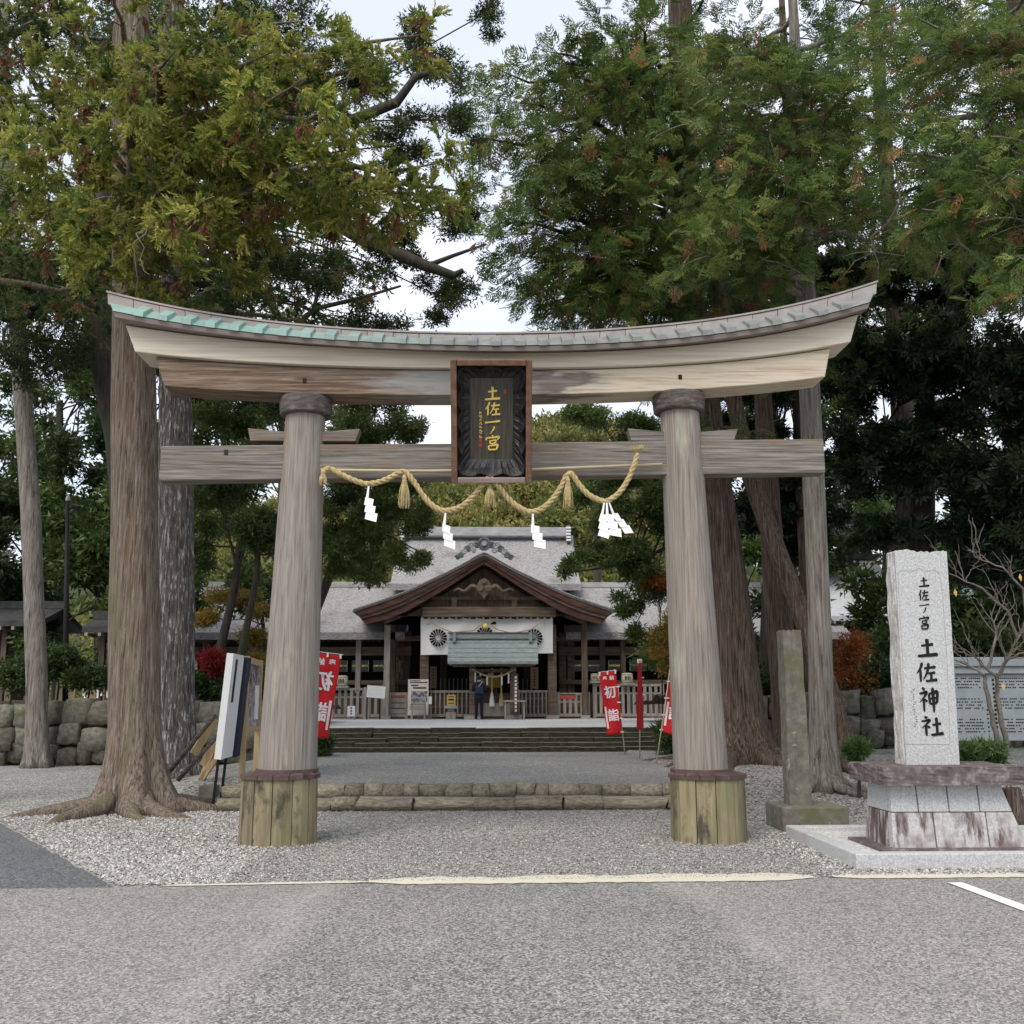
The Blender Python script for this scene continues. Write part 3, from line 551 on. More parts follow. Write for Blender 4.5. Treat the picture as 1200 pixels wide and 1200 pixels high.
# daiwa, columns, barrel bases
def col_at(pxb, pxt):
    b = L(pxb, 905, 0); t = L(pxt, 478, 0); return Vector((b[0], 0, b[1])), Vector((t[0], 0, t[1]))
for (pb, ptp, pbase, wl) in ((336.5, 358.5, 327.3, -1), (821.5, 795.8, 830, 1)):
    b, t = col_at(pb, ptp); ln = (t-b)/(t.z-b.z); top = z_sb(t.x)
    rings = []; rg = random.Random(int(pb)); seg = 56; nz = 60; ph = [rg.uniform(0, 6.28) for _ in range(40)]
    for j in range(nz+1):
        z = .1+(top-.12-.1)*j/nz; c = b+ln*(z-b.z); r = (.352 if wl < 0 else .328)+(.247-(.352 if wl < 0 else .328))*min(1, (z-b.z)/(t.z-b.z)); ring = []
        for k in range(seg):
            a = 2*math.pi*k/seg; rr = r*(1+.004*math.sin(3*a+ph[0]+z)+.003*math.sin(17*a+ph[1])+.003*math.sin(29*a+ph[2]+.3*z))
            ring.append((c.x+rr*math.cos(a), rr*math.sin(a), z))
        rings.append(ring)
    MB().loft(rings).build('column', 'wood_column', tor, smooth=True)
    c = b+ln*(top-b.z); MB().lathe([(.29, -.25), (.325, -.235), (.335, -.12), (.335, -.03), (.32, -.003)], 40, (c.x, 0, top)).build('column_cap', 'wood_daiwa', tor, bevel=.01)
    # base: twelve upright boards round the column foot under a copper collar
    bc = L(pbase, 945)[0]; H = L(pbase, 909, -.4)[1]-.0; ns = 12; r0 = .452
    base = MB().lathe([(.40, -.02), (.40, H-.02)], 12, (bc, 0, 0)).build('base', 'wood_nemaki', tor)
    for k in range(ns):
        a0_, a1_ = 2*math.pi*(k+.02)/ns, 2*math.pi*(k+.98)/ns; bb = MB(); rr = r0+random.uniform(-.006, .006)
        ring = lambda z, s: [(bc+(rr-.06)*s*math.cos(a0_), (rr-.06)*s*math.sin(a0_), z), (bc+rr*s*math.cos(a0_), rr*s*math.sin(a0_), z), (bc+rr*s*math.cos((a0_+a1_)/2)*1.012-bc*.012*0, rr*s*math.sin((a0_+a1_)/2)*1.012, z), (bc+rr*s*math.cos(a1_), rr*s*math.sin(a1_), z), (bc+(rr-.06)*s*math.cos(a1_), (rr-.06)*s*math.sin(a1_), z)]
        bb.loft([ring(-.015, 1.0), ring(H-.02+random.uniform(-.004, .004), .985)]).build('board', 'wood_nemaki', base)
    for k in range(16):
        a0_, a1_ = 2*math.pi*(k+.03)/16, 2*math.pi*(k+.97)/16; bb = MB()
        cx2 = b.x+ln.x*(H-b.z)
        ring = lambda c0, rr, z: [(c0+rr*math.cos(a0_), rr*math.sin(a0_), z), (c0+rr*math.cos(a1_), rr*math.sin(a1_), z)]
        p_ = ring(bc, .475, H-.05)+ring(bc, .475, H+.0)[::-1]; q_ = ring(cx2, .33, H+.03)+ring(cx2, .33, H+.045)[::-1]
        bb.loft([p_, q_]).build('collar_sheet', 'copper_cap', base)
    MB().lathe([(.372, H+.02), (.372, H+.055), (.36, H+.06)], 40, (cx2, 0, 0)).build('collar_ring', 'copper_cap', base)
    # wedges driven in above the tie beam
    zt = L(ptp, 519)[1]; cx3 = b.x+ln.x*(zt-b.z); cr = .29
    for (d0, d1) in (((-.70, -.66), (-.16, -.16)), ((.16, .16), (.66, .72))):
        xs_ = [cx3+d0[0], cx3+d0[1], cx3+d1[0], cx3+d1[1]]
        zl, zr = (.165, .115) if d0[0] < 0 else (.115, .165)
        poly = [(cx3+d0[1 if d0[0] < 0 else 0], zt-.0), (cx3+d1[0], zt), (cx3+d1[1], zt+zr), (cx3+d0[0], zt+zl)]
        MB().prism(poly, -.10, .10).build('wedge', 'wood_nuki', tor, bevel=.008)
nl0, nl1 = L(186, 563.5, -.13), L(186, 523, -.13); nr0, nr1 = L(967.5, 554, -.13), L(966.5, 514.5, -.13)
nb = MB(); 
rings = []
for i in range(21):
    t = i/20; x = nl0[0]+(nr0[0]-nl0[0])*t; z0 = nl0[1]+(nr0[1]-nl0[1])*t+.004*math.sin(9*t); z1 = nl1[1]+(nr1[1]-nl1[1])*t+.004*math.sin(7*t+1)
    rings.append([(x, -.13, z0), (x, -.13, z1), (x, .13, z1), (x, .13, z0)])
nb.loft(rings).build('tie_beam', 'wood_nuki', tor, bevel=.012)
zc0, zc1 = L(576, 520)[1], L(576, 463)[1]; MB().bx(-.14, .14, -.11, .11, zc0-.02, zc1+.02).build('centre_strut', 'wood_nuki', tor)
for (px, py, dy) in ((357, 446, -SH), (797, 442, -SH), (265, 526+4, -.13)): 
    x, z = L(px, py, dy); MB().bx(x-.022, x+.022, dy-.012, dy+.02, z-.03, z+.03).build('peg', 'shrine_dark', tor)

# ------------------------------------------------------------------ name plaque
pc = V(576, 493.5, YT-.62); PWd, PHt = .985, 1.50
pq = thing('name_plaque', 'dark shrine name plaque with gold characters hung on the torii', 'plaque', pc, (R(21), 0, R(-1)))
fw, fd = .075, .26
for (x0, x1, z0, z1, mm) in ((-PWd/2, -PWd/2+fw, -PHt/2, PHt/2, 'plaque_frame'), (PWd/2-fw, PWd/2, -PHt/2, PHt/2, 'plaque_frame'), (-PWd/2+fw+.002, PWd/2-fw-.002, PHt/2-fw, PHt/2, 'plaque_frame'), (-PWd/2+fw+.002, PWd/2-fw-.002, -PHt/2, -PHt/2+fw*.9, 'plaque_sill')):
    MB().bx(x0, x1, -fd/2, fd/2, z0, z1).build('frame_rail', mm, pq, bevel=.012)
MB().bx(-PWd/2+.03, PWd/2-.03, fd/2-.03, fd/2-.005, -PHt/2+.03, PHt/2-.03).build('back_board', 'plaque_frame', pq)
iw, ih = PWd/2-fw, PHt/2-fw; bw, bh = .262, .50            # opening and inner board half sizes
bzc = .02
# carved border: four lobed sloping boards running from the frame down to the sunk panel
def lobed(n, ln, amp): return [(t, amp*abs(math.sin(math.pi*n*t))) for t in np.linspace(0, 1, n*8+1)]
for side in range(4):
    vert = side < 2; sg = -1 if side % 2 == 0 else 1; b = MB(); n = 5 if vert else 3; outs, ins, backs = [], [], []
    for (t, a) in lobed(n, 1, .045):
        if vert:
            z = (-ih*.99+2*ih*.99*t); zi = bzc-bh+2*bh*t; outs.append((sg*(iw-.052+a), -.09, z)); ins.append((sg*bw, .07, zi)); backs.append((sg*(iw-.052+a), -.06, z))
        else:
            x = -iw*.96+2*iw*.96*t; xi = -bw+2*bw*t; zo = sg*(ih-.045)+sg*a*.8; outs.append((x, -.091, zo)); ins.append((xi, .069, bzc+sg*bh)); backs.append((x, -.06, zo))
    k = len(outs); mid = [tuple(np.array(o)*.55+np.array(i)*.45+np.array((0, .03+.012*math.sin(j*1.9), 0))) for j, (o, i) in enumerate(zip(outs, ins))]
    b.add(outs+mid+ins+backs, [(j, j+1, k+j+1, k+j) for j in range(k-1)]+[(k+j, k+j+1, 2*k+j+1, 2*k+j) for j in range(k-1)]+[(3*k+j, 3*k+j+1, j+1, j) for j in range(k-1)])
    b.build('carved_border', 'lacquer', pq)
MB().bx(-bw-.01, bw+.01, .072, .10, bzc-bh-.01, bzc+bh+.01).build('panel', 'plaque_board', pq)
for ch, cz, w, h in (('土', .315, .215, .185), ('佐', .125, .205, .185), ('一', -.035, .21, .16), ('ノ', -.135, .13, .12), ('宮', -.295, .205, .20)):
    o = brush_mesh(ch, w, h, .072, .012).build('lettering', 'gold', pq); o.location = (.012, 0, bzc+cz)
b = MB(); rg = random.Random(17)
for i in range(8):
    for k in range(4): b.box((-.135+rg.uniform(-.012, .012), .069-.0004*k, bzc+.07-.042*i+rg.uniform(-.014, .014)), (rg.uniform(.012, .034), .004, .006), (0, rg.choice((0, .1, .3, 1.4, -.9, .9)), 0))
b.build('small_lettering', 'gold', pq)
for (x, z, w, h) in ((.165, .335, .032, .055), (-.135, -.265, .035, .045), (-.135, -.325, .04, .05)):
    MB().bx(x-w/2, x+w/2, .066, .0725, bzc+z-h/2, bzc+z+h/2).build('seal', 'seal_red', pq)

# ------------------------------------------------------------------ sacred rope
RY = YT-.36
rp_ = thing('sacred_rope', 'straw shimenawa rope with tassels and white paper streamers under the plaque', 'rope', (0, 0, 0))
def RV(px, py, d=0): return V(px, py, RY+d)
MB().tube([RV(376, 550.5, .18), RV(480, 552, .17), RV(600, 551, .17), RV(776, 544, .18)], .018, 8).build('bamboo_pole', 'bamboo', rp_, smooth=True)
key = [(379, 553), (386, 549), (400, 556), (418, 564), (432, 567), (450, 563), (468, 554), (475, 553), (483, 562), (500, 586), (512, 596), (522, 599), (540, 594), (556, 580), (568, 564), (575, 560), (583, 568), (597, 586), (612, 597), (625, 600), (641, 592), (655, 575), (664, 558), (670, 556), (678, 567), (690, 580), (705, 587), (712, 587), (725, 578), (736, 562), (743, 545), (747, 532)]
P = [RV(*k, d=-.06 if k[0] > 560 and k[0] < 590 else 0) for k in key]; D = []
for i in range(len(P)-1):
    a, b, c, d = P[max(i-1, 0)], P[i], P[i+1], P[min(i+2, len(P)-1)]
    for k in range(6): t = k/6; D.append(.5*((2*b)+(c-a)*t+(2*a-5*b+4*c-d)*t*t+(3*b-a-3*c+d)*t**3))
D.append(P[-1])
s = 0; strands = [[], [], []]
for i, p in enumerate(D):
    if i: s += (p-D[i-1]).length
    tn = (D[min(i+1, len(D)-1)]-D[max(i-1, 0)]).normalized(); u = Vector((0, 1, 0)); w = tn.cross(u).normalized(); thick = .9+.35*math.sin(math.pi*min(1, s/5.2))
    for k in range(3): a = s*28+k*2.094; strands[k].append(p+(u*math.cos(a)+w*math.sin(a))*.018*thick)
for k in range(3): MB().tube(strands[k], .021, 6).build('rope_strand', 'rope_straw', rp_, smooth=True)
def tassel(p, ln, r, up=1):
    b = MB(); tl = Vector(p); rg = random.Random(int(ln*1000)+int(p[0]*99))
    b.lathe([(.012, .02*up), (.03, -.02*up), (.022, -.05*up), (.032, -.065*up)], 10, p)
    for k in range(46):
        a = rg.uniform(0, 6.28); rr = r*math.sqrt(rg.random()); l = ln*rg.uniform(.86, 1.03)
        p1 = tl+Vector((.02*math.cos(a), .02*math.sin(a), -.05*up)); p2 = tl+Vector((rr*math.cos(a), rr*math.sin(a), -l*up)); pm = p1.lerp(p2, .45)+Vector((math.cos(a), math.sin(a), 0))*r*.15
        b.tube([p1, pm, p2], [.006, .008, .003], 4, False)
    b.build('tassel', 'rope_straw', rp_)
for (px, py, ln, r) in ((379, 551, .19, .05), (474, 558, .40, .075), (574.5, 566, .30, .075), (665.5, 561, .36, .07)): tassel(RV(px, py, -.03), ln, r)
p = RV(747, 535); tassel(p, .14, .095, -1)
def shide(px, py, seed, twin=False):
    rg = random.Random(seed); p = RV(px, py, -.03)
    for (dx, ry) in (((0, .0),) if not twin else ((-.03, -.45), (.03, .5), (0, .1))):
        b = MB(); x, z = 0., 0.; a = rg.uniform(-.2, .2)
        b.add([(-.012, 0, 0), (.012, 0, 0), (.022, -.01, -.17), (-.022, -.01, -.17)], [(0, 1, 2, 3)])
        z = -.15; sg = 1
        for k in range(3):
            w, h = .062+.012*k, .12; x += sg*.035*(-1 if k == 1 else 1); y0 = -.01-.02*k
            b.add([(x-w, y0, z), (x+w, y0+.02, z-.05*sg*0-.02), (x+w*1.05, y0-.02, z-h-.02), (x-w*.95, y0-.035, z-h+.01)], [(0, 1, 2, 3)])
            z -= h*.82; sg = -sg
        o = b.build('paper_streamer', 'paper_white', rp_, fix=False); o.location = p+Vector((dx, 0, 0)); o.rotation_euler = (0, rg.uniform(-.12, .12)-(dx*9), ry+a); o.scale = (.82, 1, .92)
        so_ = o.modifiers.new('solid', 'SOLIDIFY'); so_.thickness = .002
shide(432, 570, 1); shide(522, 601, 2); shide(624.5, 602, 3); shide(711, 589, 4, True)
# ------------------------------------------------------------------ stone monument
def X(px, Y): return V(px, 820, Y).x
def Z(py, Y, px=569): return V(px, py, Y).z
YM = 11.08
mo = thing('stone_monument', 'tall pale granite shrine name stone on a stepped pedestal', 'monument', (X(1113, YM), YM, 0))
mx, my = mo.location.x, mo.location.y
kx0, kx1, ky0, ky1 = G(986, 1009).x-mx-.02, 2.6, 10.5-my, 12.9-my
for (a, b_, c_, d_) in ((kx0, kx1, ky0, ky0+.17), (kx0, kx0+.17, ky0+.172, ky1), (kx0+.172, kx1, ky1-.17, ky1), (kx1-.17, kx1, ky0+.172, ky1-.172)):
    MB().bx(a, b_, c_, d_, -.02, .14).build('kerb_stone', 'granite', mo, bevel=.012)
MB().bx(kx0+.17, kx1-.17, ky0+.17, ky1-.17, -.01, .085).build('gravel_fill', 'gravel_white', mo)
MB().bx(X(1018, YM)-mx, X(1204, YM)-mx, -.10, .92, .02, .115).build('plinth', 'granite_dark', mo, bevel=.01)
zb, zt, zmid = .105, Z(919, YM+.06, 1110), Z(952, YM+.03, 1110); xb0, xb1 = X(1035, YM)-mx, X(1191, YM)-mx
xt0, xt1 = V(1043, 919, YM+.06).x-mx, V(1173.5, 919, YM+.06).x-mx; DP = .80
ped = MB().box((0, 0, 0), (.1, .1, .1)); ped = MB()
def pl(u, z, v, inset=0):              # point on the battered pedestal: u across, v front to back
    k = (z-zb)/(zt-zb); x0 = xb0+(xt0-xb0)*k; x1 = xb1+(xt1-xb1)*k; y0 = .08*k; y1 = DP-.08*k
    xm = xt0+(xt1-xt0)*u if .02 < u < .98 else x0+(x1-x0)*u
    return (xm, y0+(y1-y0)*v, z)
core = MB().add([pl(u, z, v) for z in (zb, zt) for (u, v) in ((.04, .06), (.96, .06), (.96, .94), (.04, .94))], [(3, 2, 1, 0), (4, 5, 6, 7), (0, 1, 5, 4), (1, 2, 6, 5), (2, 3, 7, 6), (3, 0, 4, 7)]).build('pedestal', 'granite_dark', mo)
for (z0, z1, cuts) in ((zb, zmid-.004, (0, .36, .83, 1)), (zmid+.004, zt, (0, .235, .51, .785, 1))):
    for face in ('front', 'back', 'side0', 'side1'):
        cc = cuts if face in ('front', 'back') else (.17, .83)
        for i in range(len(cc)-1):
            u0, u1 = cc[i]+.005, cc[i+1]-.005
            if face == 'front': q = lambda z: [pl(u0, z, 0), pl(u1, z, 0), pl(u1, z, .15), pl(u0, z, .15)]
            elif face == 'back': q = lambda z: [pl(u0, z, .85), pl(u1, z, .85), pl(u1, z, 1), pl(u0, z, 1)]
            elif face == 'side0': q = lambda z: [pl(0, z, .165), pl(.12, z, .165), pl(.12, z, .835), pl(0, z, .835)]
            else: q = lambda z: [pl(.88, z, .165), pl(1, z, .165), pl(1, z, .835), pl(.88, z, .835)]
            MB().loft([q(z0), q(z1)]).build('block', 'granite_stained' if z0 < .2 else 'granite', core, bevel=.008)
# rough cap
cz0, cz1 = zt+.002, Z(898.5, YM-.08, 1110); cx0, cx1 = X(1027, YM-.08)-mx, X(1191, YM-.08)-mx
bm = bmesh.new(); bmesh.ops.create_cube(bm, size=1); bmesh.ops.subdivide_edges(bm, edges=bm.edges[:], cuts=7, use_grid_fill=True); rg = random.Random(9)
for v in bm.verts:
    p = v.co.copy(); edge = sum(abs(abs(c) - .5) < 1e-4 for c in p)
    v.co = Vector(((cx0+cx1)/2+p.x*(cx1-cx0), DP/2+p.y*(DP+.22), (cz0+cz1)/2+p.z*(cz1-cz0)))
    if p.z > -.49: v.co += Vector((rg.uniform(-1, 1), rg.uniform(-1, 1), rg.uniform(-.4, .3)))*(.004 if edge < 2 else .014)
me = bpy.data.meshes.new('cap'); bm.to_mesh(me); bm.free(); link('cap', me, MATS['granite_dark'], mo)
# slab
YS = YM+.28; bot = [V(1062, 893.5, YS), V(1124.5, 893, YS)]; top = [V(1048.5, 648, YS), V(1109.5, 646, YS)]
for p in bot+top: p -= Vector((mx, my, 0))
zb_, zt_ = cz1-.01, (top[0].z+top[1].z)/2; DS = .26
bm = bmesh.new(); bmesh.ops.create_cube(bm, size=1); bmesh.ops.subdivide_edges(bm, edges=bm.edges[:], cuts=15, use_grid_fill=True); rg = random.Random(4)
for v in bm.verts:
    u, w, k = v.co.x+.5, v.co.y+.5, v.co.z+.5
    x = (bot[0].x*(1-k)+top[0].x*k)*(1-u)+(bot[1].x*(1-k)+top[1].x*k)*u; y = YS-my+w*DS; z = zb_+(zt_-zb_)*k
    if k > .99: z += rg.uniform(-.012, .02)+.02*math.sin(u*7)*(1 if w > .1 else .3)
    if (u < .01 or u > .99) and w > .1 and k < .99: x += rg.uniform(-.022, .012)*(1 if u < .5 else -1)
    if w > .99: y += rg.uniform(-.02, .02)
    v.co = Vector((x, y, z))
me = bpy.data.meshes.new('slab'); bm.to_mesh(me); bm.free(); me.materials.append(MATS['granite']); me.materials.append(MATS['granite_rough'])
for p in me.polygons: p.material_index = 0 if p.normal.y < -.6 else 1
slab = link('slab', me, None, mo)
fx = lambda px, py: (lambda p: (p.x-mx, p.z))(V(px, py, YS))
for ch, px, py, w, h in (('土', 1082.5, 682, 14.5, 13), ('佐', 1082, 697.5, 14, 14.5), ('一', 1083, 709, 13, 9), ('ノ', 1083.5, 715, 9, 9), ('宮', 1083, 730, 14, 17),
                         ('土', 1086.5, 759, 28, 24), ('佐', 1085.5, 788, 26, 25), ('神', 1088, 820, 25, 30), ('社', 1091.5, 851, 28, 24)):
    x, z = fx(px, py); s = YS/1200*1.0; o = brush_mesh(ch, w*s, h*s, 0, .003, 1.35).build('lettering', 'ink', slab); o.location = (x, YS-my-.001, z)
b = MB(); rg = random.Random(2)
for i in range(16):
    x, z = fx(1069.5+rg.uniform(-1.5, 1.5)+i*.25, 808+i*2.9); b.box((x, YS-my-.001, z), (rg.uniform(.01, .03), .003, .006), (0, rg.uniform(-.8, .8), 0))
b.build('small_lettering', 'granite_dark', slab)
b = MB(); ks = [(1060, 872), (1058, 780), (1053, 690), (1052, 671), (1056, 668.5), (1072, 669), (1077, 665.5), (1082, 669), (1095, 668.5), (1101, 672), (1104, 690), (1110, 780), (1113, 872), (1070, 875)]
pts = [Vector((fx(*k)[0], YS-my, fx(*k)[1])) for k in ks[:-1]]; b.tube(pts, .004, 4); b.tube([pts[0], pts[-1]], .004, 4); b.build('incised_border', 'granite_rough', slab)

# ------------------------------------------------------------------ old stone post
YP = 13.75
po = thing('stone_post', 'slim lichened old stone post on a square base block', 'post', (X(938, YP), YP, 0)); px_ = po.location.x
bz = Z(946, YP-.28, 940); MB().bx(X(911, YP-.28)-px_, X(988, YP-.28)-px_, -.26, .55, -.02, bz).build('base_block', 'stone_old', po, bevel=.02)
bm = bmesh.new(); bmesh.ops.create_cube(bm, size=1); bmesh.ops.subdivide_edges(bm, edges=bm.edges[:], cuts=9, use_grid_fill=True); rg = random.Random(14)
b0, b1, t0_, t1_ = V(925.5, 937, YP), V(951, 937, YP), V(916.5, 740, YP), V(938.5, 739, YP)
for v in bm.verts:
    u, w, k = v.co.x+.5, v.co.y+.5, v.co.z+.5
    x = (b0.x*(1-k)+t0_.x*k)*(1-u)+(b1.x*(1-k)+t1_.x*k)*u-px_; z = bz-.01+(t0_.z-bz+.01)*k + (rg.uniform(-.01, .03) if k > .99 else 0)
    v.co = Vector((x+rg.uniform(-.008, .008), -.02+w*.28+rg.uniform(-.008, .008), z))
me = bpy.data.meshes.new('shaft'); bm.to_mesh(me); bm.free(); link('shaft', me, MATS['stone_old'], po)

# ------------------------------------------------------------------ information panel
YI = 14.6
ib = thing('information_panel', 'grey engraved information panel standing behind the granite monument', 'panel', (X(1200, YI), YI, 0)); ix = ib.location.x
ix0, ix1 = X(1098, YI)-ix, X(1318, YI)-ix; iz0, iz1 = Z(868, YI, 1150), Z(790, YI, 1150)
MB().bx(ix0, ix1, -.05, .05, iz0, iz1).build('board', 'panel_stone', ib, bevel=.006)
MB().bx(ix0-.05, ix1+.05, -.10, .10, iz1+.003, iz1+.10).build('top_rail', 'panel_stone', ib, bevel=.01)
MB().bx(ix0-.09, ix1+.09, -.14, .14, iz1+.103, iz1+.235).build('coping', 'panel_stone', ib, bevel=.015)
for px in (1140, 1290): MB().bx(X(px-7, YI)-ix, X(px+10, YI)-ix, -.06, .09, -.02, iz0-.003).build('leg', 'panel_stone', ib, bevel=.006)
b = MB(); rg = random.Random(6); s = YI/1200
for (r0, nrow) in ((795, 4), (819, 4), (843, 5)):
    for r in range(nrow):
        xx = 1104.
        while xx < 1310:
            if not (1149 < xx < 1168) and rg.random() < .85: b.box((X(xx, YI)-ix, -.051, Z(r0+r*3.6, YI, 1150)), (.021, .004, .016))
            xx += rg.choice((2.3, 2.3, 2.3, 3.4))
for i in range(13):
    b.box((X(1163.5, YI)-ix, -.051, Z(797+i*5, YI, 1150)), (.032, .004, .035))
    if i > 6: b.box((X(1154, YI)-ix, -.051, Z(797+i*5, YI, 1150)), (.022, .004, .022))
b.build('lettering', 'ink', ib)

# ------------------------------------------------------------------ lamp pole
g = G(75.5, 891); lp = thing('lamp_pole', 'tall slender black lamp pole in front of the stone wall', 'lamp pole', g); hz = Z(587, g.y, 80); lean = X(79.5, g.y)+0-g.x
lx = V(79.5, 587, g.y).x-g.x
MB().tube([(0, 0, -.02), (lx*.5, 0, hz/2), (lx, 0, hz)], [.085, .075, .06], 14).build('pole', 'metal_black', lp, smooth=True)
MB().lathe([(.062, 0), (.07, .04), (.05, .14), (.02, .16)], 12, (lx, 0, hz)).build('finial', 'metal_grey', lp)
MB().tube([(lx, 0, hz-.25), (lx+.2, -.05, hz-.2)], .03, 8).build('arm', 'metal_black', lp); MB().box((lx+.28, -.08, hz-.2), (.22, .2, .14), (.3, .25, 0)).build('lamp_head', 'metal_black', lp, bevel=.02)
for z in (1.0, 1.58): MB().lathe([(.089, z), (.091, z+.01), (.091, z+.12), (.089, z+.13)], 14).build('band', 'metal_grey', lp)

# ------------------------------------------------------------------ left bank with boards
n = 20; vs = []
def lbank(x, y): return -.03+.34*smooth((x+7.2)/2.6)*smooth((y-16.9)/2.0)
for j in range(n+1):
    for i in range(n+1): x = -7.4+(TX0+.04+7.4)*i/n; y = 16.6+11.5*j/n; vs.append((x, y, lbank(x, y)))
tag(MB().add(vs, [(j*(n+1)+i, j*(n+1)+i+1, (j+1)*(n+1)+i+1, (j+1)*(n+1)+i) for j in range(n) for i in range(n)]).build('bank', 'gravel_ground', smooth=True), kind='structure')
# framed photograph board, seen almost edge on
nb_, fb_ = V(283.5, 905, 18.4), V(300, 897, 20.4)
d = Vector((fb_.x-nb_.x, fb_.y-nb_.y)); Ld = d.length; ang = math.atan2(d.y, d.x)
fbz = lbank(nb_.x, nb_.y); pb_ = thing('photo_board', 'new timber framed photograph board standing beside the torii column', 'notice board', (nb_.x, nb_.y, fbz), ang)
zt2, zl2 = Z(769, 18.4, 283)-fbz, Z(853, 18.4, 283)-fbz
MB().bx(-.055, .055, -.05, .05, -.03, zt2).build('post', 'pine_new', pb_, bevel=.006); MB().bx(Ld-.05, Ld+.05, -.05, .05, -.03, zt2).build('post', 'pine_new', pb_, bevel=.006)
MB().bx(.057, Ld-.052, -.04, .04, zt2-.12, zt2-.01).build('top_rail', 'pine_new', pb_, bevel=.005); MB().bx(.057, Ld-.052, -.04, .04, zl2-.10, zl2).build('bottom_rail', 'pine_new', pb_, bevel=.005)
MB().bx(.058, Ld-.053, -.015, .015, zl2+.002, zt2-.122).build('photograph', 'photo_print', pb_)
MB().bx(Ld*.62, Ld*.9, -.024, -.017, zl2+.12, zl2+.75).build('caption_sheet', 'paper_white', pb_)
for zz in (.5, 1.3): MB().bar((.05, .06, zz+.5), (.35, .75, -.0), .05, .09).build('brace', 'pine_new', pb_)
# white panel sign on steel posts
gp = V(249, 929, 16.9); wp = thing('panel_sign', 'tall white panel sign on thin dark posts propped by poles', 'sign', (gp.x, gp.y, 0), (0, R(4.2), 0))
z0, z1 = Z(890, 16.9, 250), Z(765, 16.9, 265); th = math.atan2(1, .045)
def wpb(a, b, name, m, w0, w1, z0, z1, par=None): 
    o = MB().bx(a, b, w0, w1, z0, z1).build(name, m, par or wp, bevel=.004); return o
pan = wpb(-.055, .055, 'panel', 'paper_white', 0, 1.0, z0, z1); pan.rotation_euler = (0, 0, R(3.2))
o = wpb(.057, .062, 'painted_mark', 'shrine_dark', .25, .42, z0+.9, z0+1.6, pan)
o = wpb(.03, .10, 'rear_panel', 'bag_navy', 1.05, 1.5, z0-.02, z1-.02, pan)
for y in (.06, .7): o = MB().bx(-.02, .02, y, y+.04, -.02, z0).build('post', 'metal_black', wp); o.rotation_euler = (0, 0, R(3.2))
for (px, py, w), lab in zip(((242, 940.5, .29), (273.5, 934.5, .27), (206, 931, .28), (221, 928.5, .26)), ('square concrete footing block at the foot of the white panel sign', 'square concrete footing block between the panel sign and the torii base', 'concrete footing block against the roots of the big brown trunk', 'concrete footing block below the leaning dark poles')):
    g = G(px, py); bk = thing('concrete_block', lab, 'block', (g.x, g.y+w/2, 0), R(random.uniform(-12, 12)), 'footing blocks under the signs')
    MB().box((0, 0, w*.45), (w, w, w*.94), taper=(.94, .94)).build('body', 'concrete_block', bk, bevel=.012); MB().bx(-w*.6, w*.6, -w*.55, w*.55, -.01, .012).build('bed_slab', 'concrete_block', bk)
for i, (a, b_, w, m, lab) in enumerate((((198, 905, 17.6), (253, 838, 17.9), .085, 'wood_daiwa', 'dark round pole leaning up against the white panel sign'), ((208, 915, 17.4), (256, 862, 17.6), .075, 'wood_daiwa', 'short dark pole propping the panel sign above the concrete blocks'), ((227, 884, 18.2), (252, 842, 18.4), .14, 'pine_new', 'pale flat plank propped between the trunk and the panel sign'), ((237, 897, 18.4), (252, 868, 18.4), .11, 'pine_new', 'short pale plank leaning low behind the panel sign'))):
    p, q = V(*a), V(*b_); o = MB()
    if i < 2: o.tube([p, p.lerp(q, .5)+Vector((0, 0, .015)), q], [w*.5, w*.46, w*.42], 10)
    else: o.bar(p, q, .03, w)
    o = o.build('prop_pole' if i < 2 else 'prop_plank', m, smooth=i < 2); tag(o, lab, 'prop')

